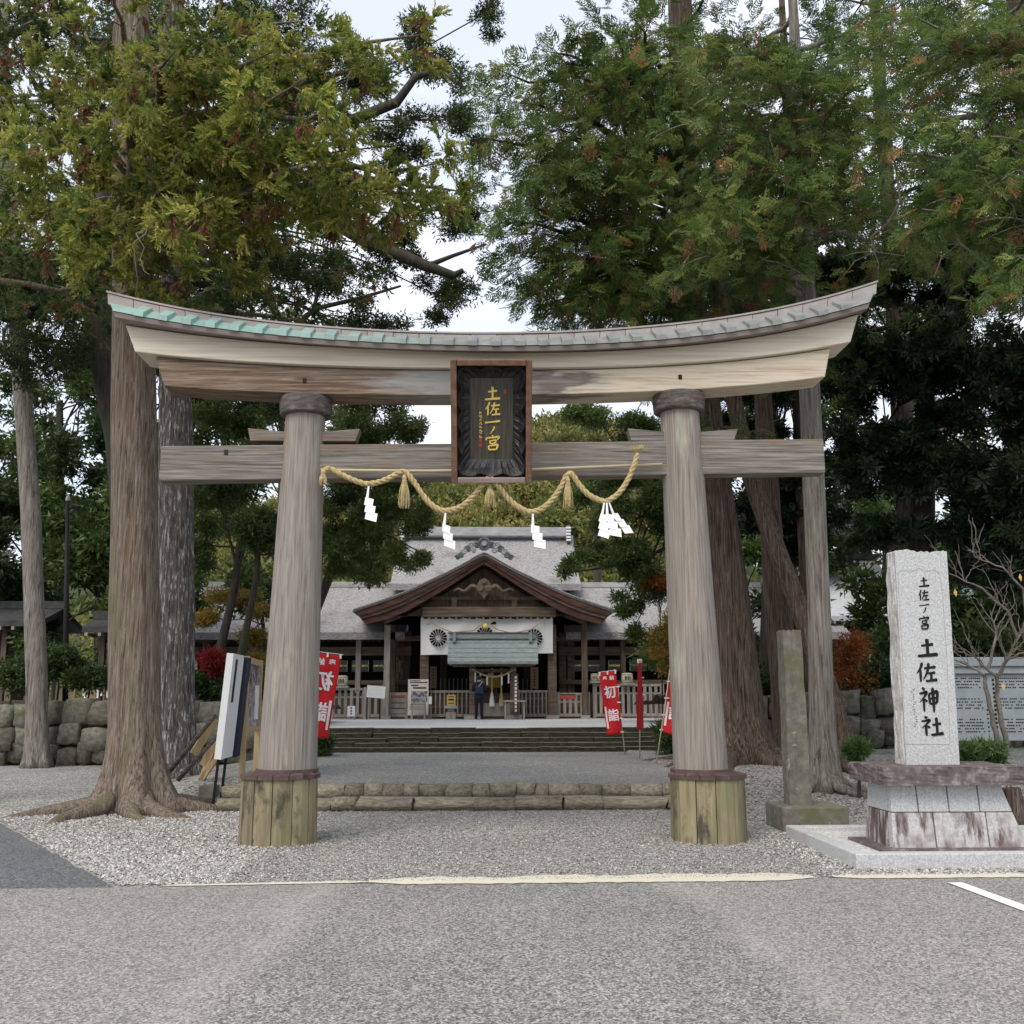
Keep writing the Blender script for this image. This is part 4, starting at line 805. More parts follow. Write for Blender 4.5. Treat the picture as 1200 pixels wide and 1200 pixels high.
# ------------------------------------------------------------------ red banners
def nobori(label, corners, Ys, base, top, mirror=False, folds=1.2, text=True, fold_amp=.03, yaw_d=(0, 0), pole_m='bamboo'):
    """corners: TL, TR, BR, BL pixels; Ys: the depth of each; base / top of pole in pixels + depth"""
    C4 = [V(c[0], c[1], y) for c, y in zip(corners, Ys)]; pbse = V(*base); ptop = V(*top)
    t = thing('shrine_banner', label, 'banner', pbse, group='red new year visit banners'); t0 = Vector(pbse)
    def S(u, v, off=0.):
        p = (C4[0]*(1-u)+C4[1]*u)*(1-v)+(C4[3]*(1-u)+C4[2]*u)*v; w = fold_amp*math.sin(folds*(u*4+v*5))*(.2+v)
        return p+Vector((0, -w+off, 0))-t0
    nu, nv = 14, 36; g = MB().add([S(i/nu, j/nv) for j in range(nv+1) for i in range(nu+1)], [(j*(nu+1)+i, j*(nu+1)+i+1, (j+1)*(nu+1)+i+1, (j+1)*(nu+1)+i) for j in range(nv) for i in range(nu)])
    o = g.build('cloth', 'cloth_red', t, smooth=True, fix=False); so_ = o.modifiers.new('solid', 'SOLIDIFY'); so_.thickness = .003; so_.offset = 0
    if text:
        W_, H_ = (C4[1]-C4[0]).length, (C4[3]-C4[0]).length
        for (ch, u, v, sz) in (('奉', .30, .095, .25), ('納', .70, .095, .25), ('初', .5, .32, .66), ('詣', .56, .69, .66)):
            for ci, (du, dv) in enumerate(((0, 0), (.045, 0), (.0225, .012))):
                me = text_mesh(ch, 1.0, .012, .0); asp = W_/H_
                xs_ = [vv.co.x for vv in me.vertices]; ys_ = [vv.co.y for vv in me.vertices]; cxm, cym = (min(xs_)+max(xs_))/2, (min(ys_)+max(ys_))/2; k = 1/max(max(xs_)-min(xs_), .1)
                for vv in me.vertices:
                    uu = u+(vv.co.x-cxm)*k*sz+(du-.0225)*sz; vv_ = v-(vv.co.y-cym)*k*sz*asp+dv*sz*asp
                    vv.co = S(1-uu if mirror else uu, vv_, -.006-.0008*ci)
                link('lettering', me, MATS['cloth_white'], t)
        u0, u1 = (.80, .92) if mirror else (.06, .17)
        MB().add([S(u, v, -.0045) for v in np.linspace(.55, .90, 8) for u in (u0, u1)], [(2*i, 2*i+1, 2*i+3, 2*i+2) for i in range(7)]).build('white_stripe', 'cloth_white', t, fix=False)
    MB().tube([(0, 0, -.03), (ptop-pbse)*.5+Vector((.01, 0, 0)), ptop-pbse], [.014, .012, .01], 8).build('pole', pole_m, t, smooth=True)
    a, b_ = S(0, -.015), S(1, -.015); MB().tube([a+(a-b_)*.04, b_+(b_-a)*.04], .008, 6).build('crossbar', 'paper_white', t)
    for u in (.04, .5, .96): MB().bx(-.018, .018, -.008, .008, -.06, .03).build('tie', 'cloth_white', t).location = S(u, .0, -.003)
    su = 0 if mirror or base[0] < corners[0][0] else 1
    for v in (.25, .5, .75, .97):
        p = S(su, v, -.004); MB().bx(-.05, .05, -.006, .006, -.014, .014).build('tie', 'cloth_white', t).location = p
Yb = 21.0
nobori('red banner with reversed white characters beside the torii column', [(367.5, 764.5), (400.5, 768.5), (384, 865.5), (362.5, 863.5)], [Yb-.1, Yb+.05, Yb+.05, Yb-.1], (361, 897, 20.6), (370, 762, 20.7), mirror=True)
nobori('red banner with upright white characters hanging straight before the dark steps', [(701.8, 789), (721.9, 786.4), (729.2, 860), (711.8, 861)], [25.2]*4, (732.3, 882.5, 25.3), (720, 784, 25.3))
nobori('red banner blown edge on so that its characters are hidden', [(747.5, 774), (751.5, 774), (754.5, 855), (746, 855)], [23.4, 23.9, 23.9, 23.2], (749.6, 887, 23.7), (749.2, 772, 23.7), text=False, fold_amp=.015)
nobori('red banner on a leaning pole partly behind the torii column', [(787, 779), (811, 781), (797, 864), (775.5, 857.5)], [21.8]*4, (769, 893.5, 21.7), (787, 770.5, 21.7))
a, b_ = V(789, 902, 19.6), V(793.5, 868, 19.6); bp_ = thing('blue_stake', 'thin pale blue plastic stake standing behind the torii column', 'stake', a)
MB().tube([(0, 0, -.03), b_-a], .02, 8).build('shaft', 'blue_plastic', bp_, smooth=True); MB().lathe([(.028, 0), (.03, .02), (.03, .08), (.02, .09)], 10, b_-a).build('cap', 'paper_white', bp_)
# ------------------------------------------------------------------ shrine hall
YF = 42.6                              # line of the front posts
sh = thing('shrine_hall', 'broad dark timber shrine hall with curved gabled porch and thatched roofs', 'shrine', (X(569, YF), YF, PZ))
ox, oz = sh.location.x, PZ
def sx(px, Y): return V(px, 760, Y).x-ox
def sz(py, Y): return Z(py, Y)-oz
def sbox(name, m, px0, px1, Y0, Y1, py0, py1, par=None, bevel=0, zmin=None):
    z1 = sz(py0, Y0); z0 = sz(py1, Y0) if zmin is None else zmin
    return MB().bx(sx(px0, Y0), sx(px1, Y0), Y0-YF, Y1-YF, z0, z1).build(name, m, par or sh, bevel=bevel)
# porch roof: two curved slopes running back from the gable edge
YG = 41.0
topc = [(412, 714), (432, 707.5), (457, 699), (480, 690), (500, 680.5), (525, 669), (545, 658.5), (557, 651.5), (563, 648.5), (567, 647.3)]
botc = [(427, 731), (450, 726), (475, 716), (500, 702), (525, 687), (550, 670.5), (560, 664), (567, 660)]
def half(curve, Y): return [(sx(a, Y), sz(b, Y)) for a, b in curve]
tp = half(topc, YG); bp2 = half(botc, YG); cxm = tp[-1][0]
def resample(c, n):
    c = np.array(c); d = np.r_[0, np.cumsum(np.hypot(*np.diff(c, axis=0).T))]; t = np.linspace(0, d[-1], n)
    return [(float(np.interp(u, d, c[:, 0])), float(np.interp(u, d, c[:, 1]))) for u in t]
T_, B_ = resample(tp, 24), resample(bp2, 24); yb = 50.0-YF
porch = None
for sg in (1, -1):
    mir = (lambda p: p) if sg == 1 else (lambda p: (2*cxm-p[0], p[1]))
    TT, BB = [mir(p) for p in T_], [mir(p) for p in B_]
    # thatch shell with thickness
    y0 = YG-YF; ringA = [(x, y0, z) for x, z in TT]+[(x, y0, z-.12) for x, z in reversed(TT)]; ringB = [(x, yb, z) for x, z in TT]+[(x, yb, z-.12) for x, z in reversed(TT)]
    rf = MB().loft([ringA, ringB]).build('porch_roof', 'thatch', sh)
    # layered eave edge and bargeboard below it
    for (f0, f1, ya, yb2, m, nm) in ((.0, .07, -.04, .25, 'thatch', 'eave_edge'), (.07, .46, .03, .30, 'shrine_red', 'bargeboard'), (.46, .64, .10, .34, 'shrine_beam', 'bargeboard'), (.64, 1.0, .16, .4, 'shrine_red', 'bargeboard')):
        A = [(t[0]+(b[0]-t[0])*f0, t[1]+(b[1]-t[1])*f0) for t, b in zip(TT, BB)]; Bq = [(t[0]+(b[0]-t[0])*f1, t[1]+(b[1]-t[1])*f1) for t, b in zip(TT, BB)]
        poly = [(x, y0+ya, z) for x, z in A]+[(x, y0+ya, z) for x, z in reversed(Bq)]; poly2 = [(x, y0+yb2, z) for x, z in A]+[(x, y0+yb2, z) for x, z in reversed(Bq)]
        n = len(A); b = MB(); b.add([p for q in zip(A, Bq) for p in ((q[0][0], y0+ya, q[0][1]), (q[1][0], y0+ya, q[1][1]), (q[1][0], y0+yb2, q[1][1]), (q[0][0], y0+yb2, q[0][1]))], [(4*i+k, 4*i+(k+1) % 4, 4*i+4+(k+1) % 4, 4*i+4+k) for i in range(n-1) for k in range(4)]+[(0, 1, 2, 3), (4*n-4, 4*n-3, 4*n-2, 4*n-1)])
        b.build(nm, m, rf)
    # ceiling of rafters under the slope
    for j in range(7):
        y = y0+.9+j*1.1; pts = [(x, y, z-.34) for x, z in TT[1:]]; MB().tube(pts, .06, 4).build('rafter', 'shrine_wood', rf)
    porch = rf
# gable wall set back, tie beam, carved pendant and struts
yw = YG+.75
MB().prism([(p[0], p[1]-.12) for p in B_[3:]]+[(2*cxm-p[0], p[1]-.12) for p in reversed(B_[3:-1])]+[(2*cxm-B_[3][0], sz(722, yw)), (B_[3][0], sz(722, yw))], yw-YF, yw-YF+.12).build('gable_wall', 'shrine_wood', sh)
sbox('tie_beam', 'shrine_beam', 494, 652, 41.5, 41.95, 711, 723, bevel=.03); sbox('upper_beam', 'shrine_wood', 506, 634, 41.62, 41.8, 699, 703)
for px in (532, 603): sbox('strut', 'shrine_beam', px-3, px+3, 41.6, 41.72, 700, 711)
orn = thing('gable_pendant', None, None); orn.parent = sh
b = MB(); zc = sz(690, 41.3); s = 41.3/1200
def disc(b, x, z, r, y0, y1, n=14): b.prism([(x+r*math.cos(2*math.pi*k/n), z+r*math.sin(2*math.pi*k/n)) for k in range(n)], y0, y1)
yo = 41.25-YF
b.prism([(cxm+s*u, zc+s*v) for u, v in ((-9, 3), (-5, 10), (0, 13), (5, 10), (9, 3), (8, -4), (3, -8), (0, -13), (-3, -8), (-8, -4))], yo, yo+.12); o = b.build('pendant', 'shrine_beam', orn, bevel=.02)
for sg in (-1, 1):
    b = MB(); disc(b, cxm+sg*s*5, zc+s*1, s*4.2, yo-.05, yo); b.build('carved_scroll', 'shrine_beam', orn)
    b = MB(); pts = [(cxm+sg*s*(9+26*t), yo+.06, zc+s*(1-5*t*t+2.5*math.sin(t*9))) for t in np.linspace(0, 1, 22)]; b.tube(pts, [.10*(1-.6*t) for t in np.linspace(0, 1, 22)], 6); b.build('carved_fin', 'shrine_beam', orn, smooth=True)
disc(b := MB(), cxm, zc+s*9, s*3, yo-.06, yo); b.build('carved_scroll', 'shrine_beam', orn)
# grey tile ornament on the gable peak
oy = YG-YF-.12; pk = thing('ridge_ornament', None, None); pk.parent = sh; zk = sz(637.5, YG)
disc(b := MB(), cxm, zk, s*7.5, oy, oy+.25, 20); b.build('boss', 'tile_grey', pk, bevel=.03); 
b = MB()
for k in range(14):
    a = 2*math.pi*k/14; disc(b, cxm+s*6.6*math.cos(a), zk+s*6.6*math.sin(a), s*1.5, oy-.03, oy+.2, 8)
b.build('boss_petals', 'tile_grey', pk)
disc(b := MB(), cxm, zk, s*3, oy-.06, oy, 14); b.build('boss_centre', 'ridge_cap', pk)
for sg in (-1, 1):
    for i, (u, v, r) in enumerate(((9, -2, 4), (14.5, -2, 4.2), (19, -6.5, 4), (23.5, -9.5, 3.6), (27, -14, 3.2), (12.5, -8, 3.4), (31, -16, 2.8))):
        b = MB(); th = np.linspace(0, 4.7*math.pi/2*1.5, 26); pts = [(cxm+sg*s*(u+r*(1-.1*t)*math.cos(t)), oy+.06, zk+s*(v+r*(1-.1*t)*math.sin(t))) for t in th]
        b.tube(pts, .055, 5); disc(b, cxm+sg*s*u, zk+s*v, s*r*.75, oy+.08, oy+.2, 12); b.build('scroll', 'ridge_cap' if i % 2 else 'tile_grey', pk)
# main roof behind, side roofs
def hip_roof(name, px0, px1, Yr, pyr, Ye, pye, curve=.35, over=0.0, par=None, both=True):
    zr, ze = sz(pyr, Yr), sz(pye, Ye); x0, x1 = sx(px0, Yr), sx(px1, Yr); n = 14; b = MB()
    prof = []
    for i in range(n+1):
        t = i/n; y = Yr+(Ye-Yr)*t; z = zr+(ze-zr)*(t*(1+curve)-curve*t*t); prof.append((y-YF, z))
    back = [(2*(Yr-YF)-y, z) for y, z in reversed(prof)][:-1] if both else []
    out = back+prof; inn = [(y, z-.30) for y, z in reversed(out)]
    rings = []
    for x in (x0, x1): rings.append([(x, y, z) for y, z in out+inn])
    return b.loft(rings).build(name, 'thatch', par or sh)
mr = hip_roof('main_roof', 464, 673, 50.0, 627, 46.2, 684, .45)
for (px0, px1) in ((470, 667),):
    sbox('ridge', 'ridge_cap', px0, px1, 49.6, 50.4, 617.5, 630, mr); sbox('ridge_course', 'tile_grey', px0-.5, px1+.5, 49.5, 50.5, 627.5, 629, mr)
for px in (468.5, 668):
    b = MB(); sbox('ridge_end', 'tile_grey', px-2, px+2, 49.4, 50.6, 615, 636, mr)
    for k in range(5): sbox('ridge_tile', 'paper_white', px-2.6, px+2.6, 49.3, 49.6, 617+k*3.6, 619+k*3.6, mr)
sbox('eave_board', 'shrine_red', 464, 673, 46.3, 46.6, 684, 688, mr); sbox('upper_wall', 'shrine_wood', 470, 667, 46.9, 47.1, 686, 720)
for (a, b_) in ((205, 482), (655, 960)):
    wr = hip_roof('side_roof', a, b_, 47.6, 684, 43.4, 741, .30); sbox('ridge', 'ridge_cap', a, b_, 47.3, 47.9, 682, 688, wr)
    sbox('eave_board', 'shrine_red', a, b_, 43.5, 43.8, 741.5, 745, wr)
    for k in range(int((b_-a)/7)): sbox('rafter', 'shrine_wood', a+k*7, a+k*7+2, 43.6, 46.5, 745, 748, wr)
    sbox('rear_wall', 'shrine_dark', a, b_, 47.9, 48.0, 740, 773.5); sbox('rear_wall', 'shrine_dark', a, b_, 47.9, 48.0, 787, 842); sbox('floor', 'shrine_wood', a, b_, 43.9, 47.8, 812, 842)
    sbox('transom', 'shrine_beam', a, b_, 44.0, 44.2, 758, 768); sbox('bench_rail', 'shrine_beam', a, b_, 43.95, 44.15, 797, 802)
    k0 = a+8
    while k0 < b_-6:   # pale sliding screens seen through the open side halls
        sbox('screen', 'shoji_pale', k0, k0+19, 49.4, 49.5, 772, 779); sbox('screen', 'shoji_pale', k0, k0+19, 49.4, 49.5, 781, 790); sbox('window_post', 'shrine_dark', k0+19.5, k0+24.5, 47.7, 47.85, 772, 790); k0 += 25
for px in (240, 290, 372, 420, 706, 716+14, 790, 850, 905): sbox('pillar', 'shrine_wood' if px != 420 else 'shrine_pale', px-3, px+3, 43.9, 44.15, 745, 842, zmin=0)
# front posts of the porch
for (px, w, m, py, Y) in ((453.5, 3.4, 'shrine_pale', 728, 41.9), (459.5, 4, 'shrine_wood', 728, 43.4), (685, 3.4, 'shrine_wood', 725, 41.9), (497.5, 5, 'shrine_beam', 707, 42.0), (647, 5, 'shrine_beam', 706, 42.0), (476, 5, 'shrine_wood', 740, 45.4), (664, 6, 'shrine_wood', 745, 45.4), (520, 4, 'shrine_wood', 730, 46), (618, 4, 'shrine_wood', 730, 46)):
    z1 = sz(py, Y); h = w*Y/1200/1; x = sx(px, Y); p = MB().bx(x-h, x+h, Y-YF, Y-YF+2*h, .05, z1).build('pillar', m, sh, bevel=.02); MB().bx(x-h*1.5, x+h*1.5, Y-YF-.06, Y-YF+2*h+.06, -.01, .14).build('pillar_base', 'granite_rough', p)
for px in (466, 471, 657, 661, 667, 671): sbox('wall_board', 'shrine_beam', px-2, px+2, 44.2, 44.3, 748, 830)
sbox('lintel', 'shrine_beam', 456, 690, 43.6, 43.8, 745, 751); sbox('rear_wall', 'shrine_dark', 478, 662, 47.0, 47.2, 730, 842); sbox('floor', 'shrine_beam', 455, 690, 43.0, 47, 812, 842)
for sg, (a, b_) in ((1, (453, 497)), (-1, (647, 685))):
    pts = [V(a+(b_-a)*t, (731 if sg == 1 else 729)-8*math.sin(t*math.pi*.5 if sg == 1 else (1-t)*math.pi*.5), 41.95)-Vector(sh.location) for t in np.linspace(0, 1, 12)]; MB().tube(pts, .11, 6).build('rainbow_beam', 'shrine_beam', sh, smooth=True)
for k in range(7): sbox('inner_rail', 'shrine_pale', 516+k*5, 517.4+k*5, 45.5, 45.56, 795, 812)
for k in range(4): sbox('inner_rail', 'shrine_pale', 612+k*5, 613.4+k*5, 45.5, 45.56, 795, 812)
# inner altar with gold cloth
al = thing('altar_table', 'small altar table with gold cloth inside the porch', 'altar', (X(575, 44.6), 44.6, PZ)); az = lambda py: Z(py, 44.6)-PZ
aw = X(584, 44.6)-X(563, 44.6); MB().bx(-aw/2, aw/2, -.3, .3, az(806), az(795)).build('cloth', 'gold_cloth', al); MB().bx(-aw/2+.1, aw/2-.1, -.2, .25, -.02, az(806)-.003).build('table', 'shrine_wood', al); MB().bx(-.12, .12, -.1, .1, az(795)+.002, az(789)).build('offering_box', 'paper_white', al)
# rails and lattice fences along the porch
def fence(label, px0, px1, kind, group='wooden fences along the shrine front', Y=42.35, py0=808, py1=840):
    x0, x1 = X(px0, Y), X(px1, Y); t = thing('shrine_fence', label, 'fence', ((x0+x1)/2, Y, PZ), group=group); w = (x1-x0)/2; zt, z0 = Z(py0, Y)-PZ, .0
    MB().bx(-w, w, -.06, .06, zt-.09, zt).build('top_rail', 'shrine_pale', t); MB().bx(-w, w, -.05, .05, .08, .2).build('bottom_rail', 'shrine_pale', t)
    if kind == 'lattice':
        n = max(3, int(2*w/.17)); MB().bx(-w, w, -.02, .02, .45, .52).build('rail', 'shrine_beam', t); MB().bx(-w, w, -.02, .02, .78, .84).build('rail', 'shrine_beam', t)
        for i in range(n+1): x = -w+.04+(2*w-.08)*i/n; MB().bx(x-.03, x+.03, -.035, -.003+.0, .2, zt-.09).build('slat', 'shrine_pale', t)
        MB().bx(-w, w, .03, .05, .2, zt-.09).build('back_board', 'shrine_wood', t)
    elif kind == 'picket':
        n = max(3, int(2*w/.22)); MB().bx(-w, w, -.02, .02, zt-.4, zt-.33).build('rail', 'shrine_pale', t)
        for i in range(n): x = -w+.1+(2*w-.2)*i/(n-1); MB().bx(x-.06, x+.06, -.045, -.005, .2, zt-.09).build('slat', 'shrine_pale', t)
    else:
        n = 4
        for i in range(n): MB().bx(-w+.05, w-.05, -.04, 0, .22+i*.22, .40+i*.22).build('board', 'shrine_pale', t)
    for x in (-w+.05, w-.05): MB().bx(x-.06, x+.06, -.07, .07, -.01, zt+.03).build('post', 'shrine_pale', t)
    return t
fence('picket fence beside the reversed red banner with straw barrel on top', 388, 429, 'picket', py0=806)
fence('short picket fence behind the tilted white notice stand', 430, 451, 'picket', py0=803)
f = fence('low gate of horizontal boards bearing a red label', 455, 478, 'board', py0=812); MB().bx(-.3, .38, -.05, -.042, .86, 1.0).build('label_strip', 'red_label', f)
fence('square lattice fence behind the yellow notice', 499, 553, 'lattice', py0=809)
fence('square lattice fence beside the wooden bench', 606, 646, 'lattice', py0=809)
f = fence('lattice gate with a small red label', 652, 691, 'picket', py0=812); MB().bx(-.55, .1, -.06, -.05, .78, .98).build('label_strip', 'red_label', f)
fence('long picket fence behind the upright red banners', 695, 778, 'picket', py0=802)
# white curtain with chrysanthemum crests
YC = 41.72
cu = thing('shrine_curtain', 'white porch curtain printed with dark chrysanthemum crests', 'curtain', (X(570, YC), YC, PZ)); cl = lambda px, py: (V(px, py, YC).x-cu.location.x, V(px, py, YC).z-PZ)
n, m_ = 60, 12; vs = []
def cpt(u, v, dy=0):
    px = 493+155*u; sag = 2.2*abs(math.sin(u*math.pi*9)); y0 = 724.5+sag*.5; y1 = 767.5-2*u; x, z = cl(px, y0+(y1-y0)*v); w = .07*math.sin(u*38+1.5*v)*v + .05*math.sin(u*13+3*v)
    return (x, w*.6+dy, z)
MB().add([cpt(i/n, j/m_) for j in range(m_+1) for i in range(n+1)], [(j*(n+1)+i, j*(n+1)+i+1, (j+1)*(n+1)+i+1, (j+1)*(n+1)+i) for j in range(m_) for i in range(n)]).build('cloth', 'cloth_white', cu, smooth=True, fix=False)
for px, py in ((513.5, 747.5), (568, 744.5), (625.5, 747.5)):
    cr = MB().box((0, 0, 0), (.001, .001, .001)); cr = MB(); x0, z0 = cl(px, py); r = 10.2*YC/1200
    for k in range(16):
        a0_ = 2*math.pi*(k+.10)/16; a1_ = 2*math.pi*(k+.90)/16; ring = [(x0+r*.22*math.cos((a0_+a1_)/2), z0+r*.22*math.sin((a0_+a1_)/2))]+[(x0+r*q*math.cos(a), z0+r*q*math.sin(a)) for a, q in ((a0_, .93), ((a0_*.75+a1_*.25), 1.0), ((a0_*.25+a1_*.75), 1.0), (a1_, .93))]
        cr.prism(ring, -.105, -.10)
    cr.build('crest', 'ink', cu)
pts = [V(a, b, YC-.16)-Vector(cu.location) for a, b in ((501, 725), (512, 734), (530, 741), (555, 739), (569, 728), (583, 738), (600, 742), (622, 738), (640, 725))]; MB().tube(pts, .025, 5).build('draw_cord', 'rope_straw', cu)
MB().lathe([(.0, 0), (.09, .02), (.12, .1), (.08, .22), (.03, .26)], 14, tuple(V(569, 738, YC-.2)-Vector(cu.location))).build('gold_bell', 'gold', cu, smooth=True)
for k in range(20): x, z = cl(495+151*k/19, 723.8); MB().bx(x-.035, x+.035, -.05, .02, z-.05, z+.05).build('tab', 'cloth_white', cu)
# offering shelter with green copper roof
YO = 40.9
of = thing('offering_shelter', 'small offering shelter with grey green copper roof on two posts', 'shelter', (X(578, YO), YO, PZ)); orx = of.location.x
fx2 = lambda px, Y: X(px, Y)-orx; fz2 = lambda py, Y: Z(py, Y)-PZ
rings = []
for px in (524, 631):
    x = fx2(px, YO-.75); zr, ze = fz2(747.5, YO), fz2(775, YO-.75); r = []
    for t in np.linspace(-1, 1, 17): k = abs(t); r.append((x, t*.75, zr+(ze-zr)*(k*1.2-.2*k*k)))
    r += [(a, b, c-.10) for a, b, c in reversed(r)]; rings.append(r)
orf = MB().loft(rings).build('roof', 'copper_green', of)
MB().bx(fx2(526, YO), fx2(628, YO), -.12, .12, fz2(749, YO), fz2(742.5, YO)).build('ridge', 'copper_green', orf, bevel=.02); MB().bx(fx2(524, YO), fx2(630, YO), -.15, .15, fz2(742.4, YO), fz2(741, YO)).build('ridge_cap', 'tile_grey', orf)
for k_ in range(1, 5): MB().bx(fx2(524.3, YO-.75), fx2(630.7, YO-.75), -.75*k_/5-.012, -.75*k_/5+.012, fz2(747.5, YO)+(fz2(775, YO-.75)-fz2(747.5, YO))*(k_/5*1.2-.2*(k_/5)**2)-.02, fz2(747.5, YO)+(fz2(775, YO-.75)-fz2(747.5, YO))*(k_/5*1.2-.2*(k_/5)**2)+.022).build('seam', 'copper_green', orf)
for px in (532, 622): MB().bx(fx2(px-2, YO), fx2(px+2, YO), -.25, -.121, fz2(753, YO), fz2(742, YO)).build('ridge_block', 'copper_green', orf, bevel=.02)
MB().bx(fx2(530, YO), fx2(625, YO), -.66, -.55, fz2(781, YO), fz2(776.5, YO)).build('eave_beam', 'shrine_wood', of); MB().bx(fx2(530, YO), fx2(625, YO), .55, .66, fz2(781, YO), fz2(776.5, YO)).build('eave_beam', 'shrine_wood', of)
for px in (553.5, 601.5):
    x = fx2(px, YO); MB().bx(x-.12, x+.12, -.12, .12, -.01, fz2(776, YO)).build('post', 'shrine_beam', of, bevel=.015); MB().bx(x-.32, x+.32, -.2, .2, -.01, .16).build('post_base', 'granite_rough', of)
MB().bx(fx2(553, YO), fx2(602, YO), -.05, .05, fz2(788, YO), fz2(784, YO)).build('cross_beam', 'shrine_wood', of)
for k in range(13): px = 531+92*k/12; MB().bx(fx2(px-1, YO), fx2(px+1, YO), -.72, -.4, fz2(778, YO-.6), fz2(775.6, YO-.6)).build('rafter', 'shrine_wood', orf)
pts = [V(553+51*t, 784+9*math.sin(math.pi*t), YO-.2)-Vector(of.location) for t in np.linspace(0, 1, 15)]; MB().tube(pts, [.02+.03*math.sin(math.pi*t) for t in np.linspace(0, 1, 15)], 6).build('rope', 'rope_straw', of)
for px in (557, 563, 571, 588, 596): MB().bx(-.03, .03, -.01, 0, -.38, 0).build('paper_streamer', 'paper_white', of).location = V(px, 787+5*math.sin(math.pi*(px-553)/51), YO-.22)-Vector(of.location)
bc = MB().bx(fx2(560, YO+.4), fx2(600, YO+.4), .25, .75, .12, .62).build('offering_box', 'shrine_pale', of)
for k in range(7): MB().bx(fx2(561.5+k*5.6, YO+.4), fx2(564+k*5.6, YO+.4), .26, .74, .623, .66).build('bar', 'shrine_beam', bc)
for px, m2 in ((576.5, 'cloth_white'), (587.5, 'rope_straw')):
    b0 = V(px, 783, YO+.15)-Vector(of.location); MB().tube([b0, b0-Vector((0, 0, 1.0))], .035, 6).build('bell_rope', 'rope_straw', of); MB().lathe([(.03, -.95), (.05, -1.0), (.12, -1.45), (.10, -1.5)], 10, b0).build('rope_tassel', m2, of)
# small furniture along the front
def placard(name, label, px0, px1, py0, py1, Y, m, legs=True, tilt=0, marks=(), par_m='shrine_pale', group=None, leg_w=.04):
    x0, x1 = X(px0, Y), X(px1, Y); t = thing(name, label, 'sign', ((x0+x1)/2, Y, PZ), group=group); w = (x1-x0)/2; z0, z1 = Z(py1, Y)-PZ, Z(py0, Y)-PZ
    bd = MB().bx(-w, w, -.02, .02, z0, z1).build('board', m, t); bd.rotation_euler = (0, tilt, 0)
    for (a, b_, c, d, mm) in marks: MB().bx(-w+2*w*a, -w+2*w*b_, -.026, -.021, z0+(z1-z0)*(1-d), z0+(z1-z0)*(1-c)).build('printed_mark', mm, bd)
    if legs:
        for x in (-w*.7, w*.7): MB().bx(x-leg_w/2, x+leg_w/2, .025, .06, -.01, max(z0+.1, .1)).build('leg', par_m, t)
    return t
rows = [(.1, .62, .03, .05, 'ink'), (.08, .95, .075, .10, 'ink'), (.15, .5, .15, .185, 'ink'), (.25, .9, .22, .26, 'ink'), (.15, .95, .33, .64, 'photo_print'), (.1, .9, .70, .715, 'ink'), (.1, .9, .76, .775, 'ink'), (.1, .9, .82, .835, 'ink')]
placard('poster_stand', 'large cream poster with a dark photograph standing before the lattice', 478, 502, 796, 838, 41.6, 'poster_paper', marks=rows)
tb = thing('display_stand', 'low open wooden stand in front of the cream poster', 'stand', (X(490.5, 41.3), 41.3, PZ)); 
MB().bx(-.28, .28, -.12, .12, .60, .66).build('top', 'shrine_pale', tb)
for x in (-.25, .25): MB().bx(x-.03, x+.03, -.1, .1, -.01, .597).build('leg', 'shrine_pale', tb)
placard('notice_sign', 'small white notice hanging at the edge of the cream poster', 502.3, 506, 816, 825, 41.6, 'paper_white', leg_w=.03)
placard('notice_sign', 'yellow notice above a grey box on the lattice fence', 523.5, 534, 814, 827, 41.7, 'yellow_paper', marks=[(.2, .8, .15, .2, 'ink'), (.2, .8, .38, .5, 'ink'), (.2, .8, .75, .8, 'ink')])
bx_ = thing('donation_box', 'grey donation box standing under the yellow notice', 'box', (X(528.8, 41.7), 41.55, PZ)); MB().bx(-.20, .20, -.16, .16, -.01, .28).build('body', 'shrine_pale', bx_, bevel=.01); MB().bx(-.24, .24, -.2, .2, .42, .53).build('lid', 'metal_grey', bx_, bevel=.01); MB().bx(-.06, .06, -.06, .06, .28, .42).build('neck', 'shrine_pale', bx_)
placard('notice_stand', 'white notice on a tilted board with thin metal legs', 427, 448.5, 803.5, 817.5, 41.4, 'paper_white', tilt=R(5), marks=[(.1+.1*k, .13+.1*k, .15, .85, 'shoji_pale') for k in range(8)], par_m='metal_black')
placard('notice_sign', 'small white notice with blue writing beside the picket fence', 407.5, 416.5, 827, 839, 41.2, 'paper_white', marks=[(.4, .6, .12, .28, 'bag_navy'), (.4, .6, .38, .55, 'bag_navy'), (.4, .6, .65, .82, 'bag_navy')], par_m='granite_rough', leg_w=.1)
placard('name_board', 'narrow dark upright board with white writing beside the shelter post', 601.3, 607.5, 790, 838, 40.6, 'shrine_wood', marks=[(.3, .7, .05+.09*k, .11+.09*k, 'paper_white') for k in range(10)])
placard('name_board', 'tall pale wooden tablet with dark writing leaning inside the porch', 622, 631, 782, 807, 44.2, 'pine_new', marks=[(.4, .6, .1+.14*k, .19+.14*k, 'shrine_wood') for k in range(6)])
placard('name_board', 'tall brown wooden tablet behind the cream poster', 503.5, 511.5, 781, 806, 44.2, 'wall_tan', marks=[(.4, .6, .1+.14*k, .19+.14*k, 'shrine_wood') for k in range(6)])
bn = thing('wooden_bench', 'small wooden side table beside the shelter post', 'table', (X(603, 40.2), 40.2, PZ)); MB().bx(-.42, .42, -.16, .16, .68, .74).build('top', 'shrine_pale', bn)
for x in (-.36, .36): MB().bx(x-.03, x+.03, -.1, .1, -.01, .677).build('leg', 'shrine_pale', bn)
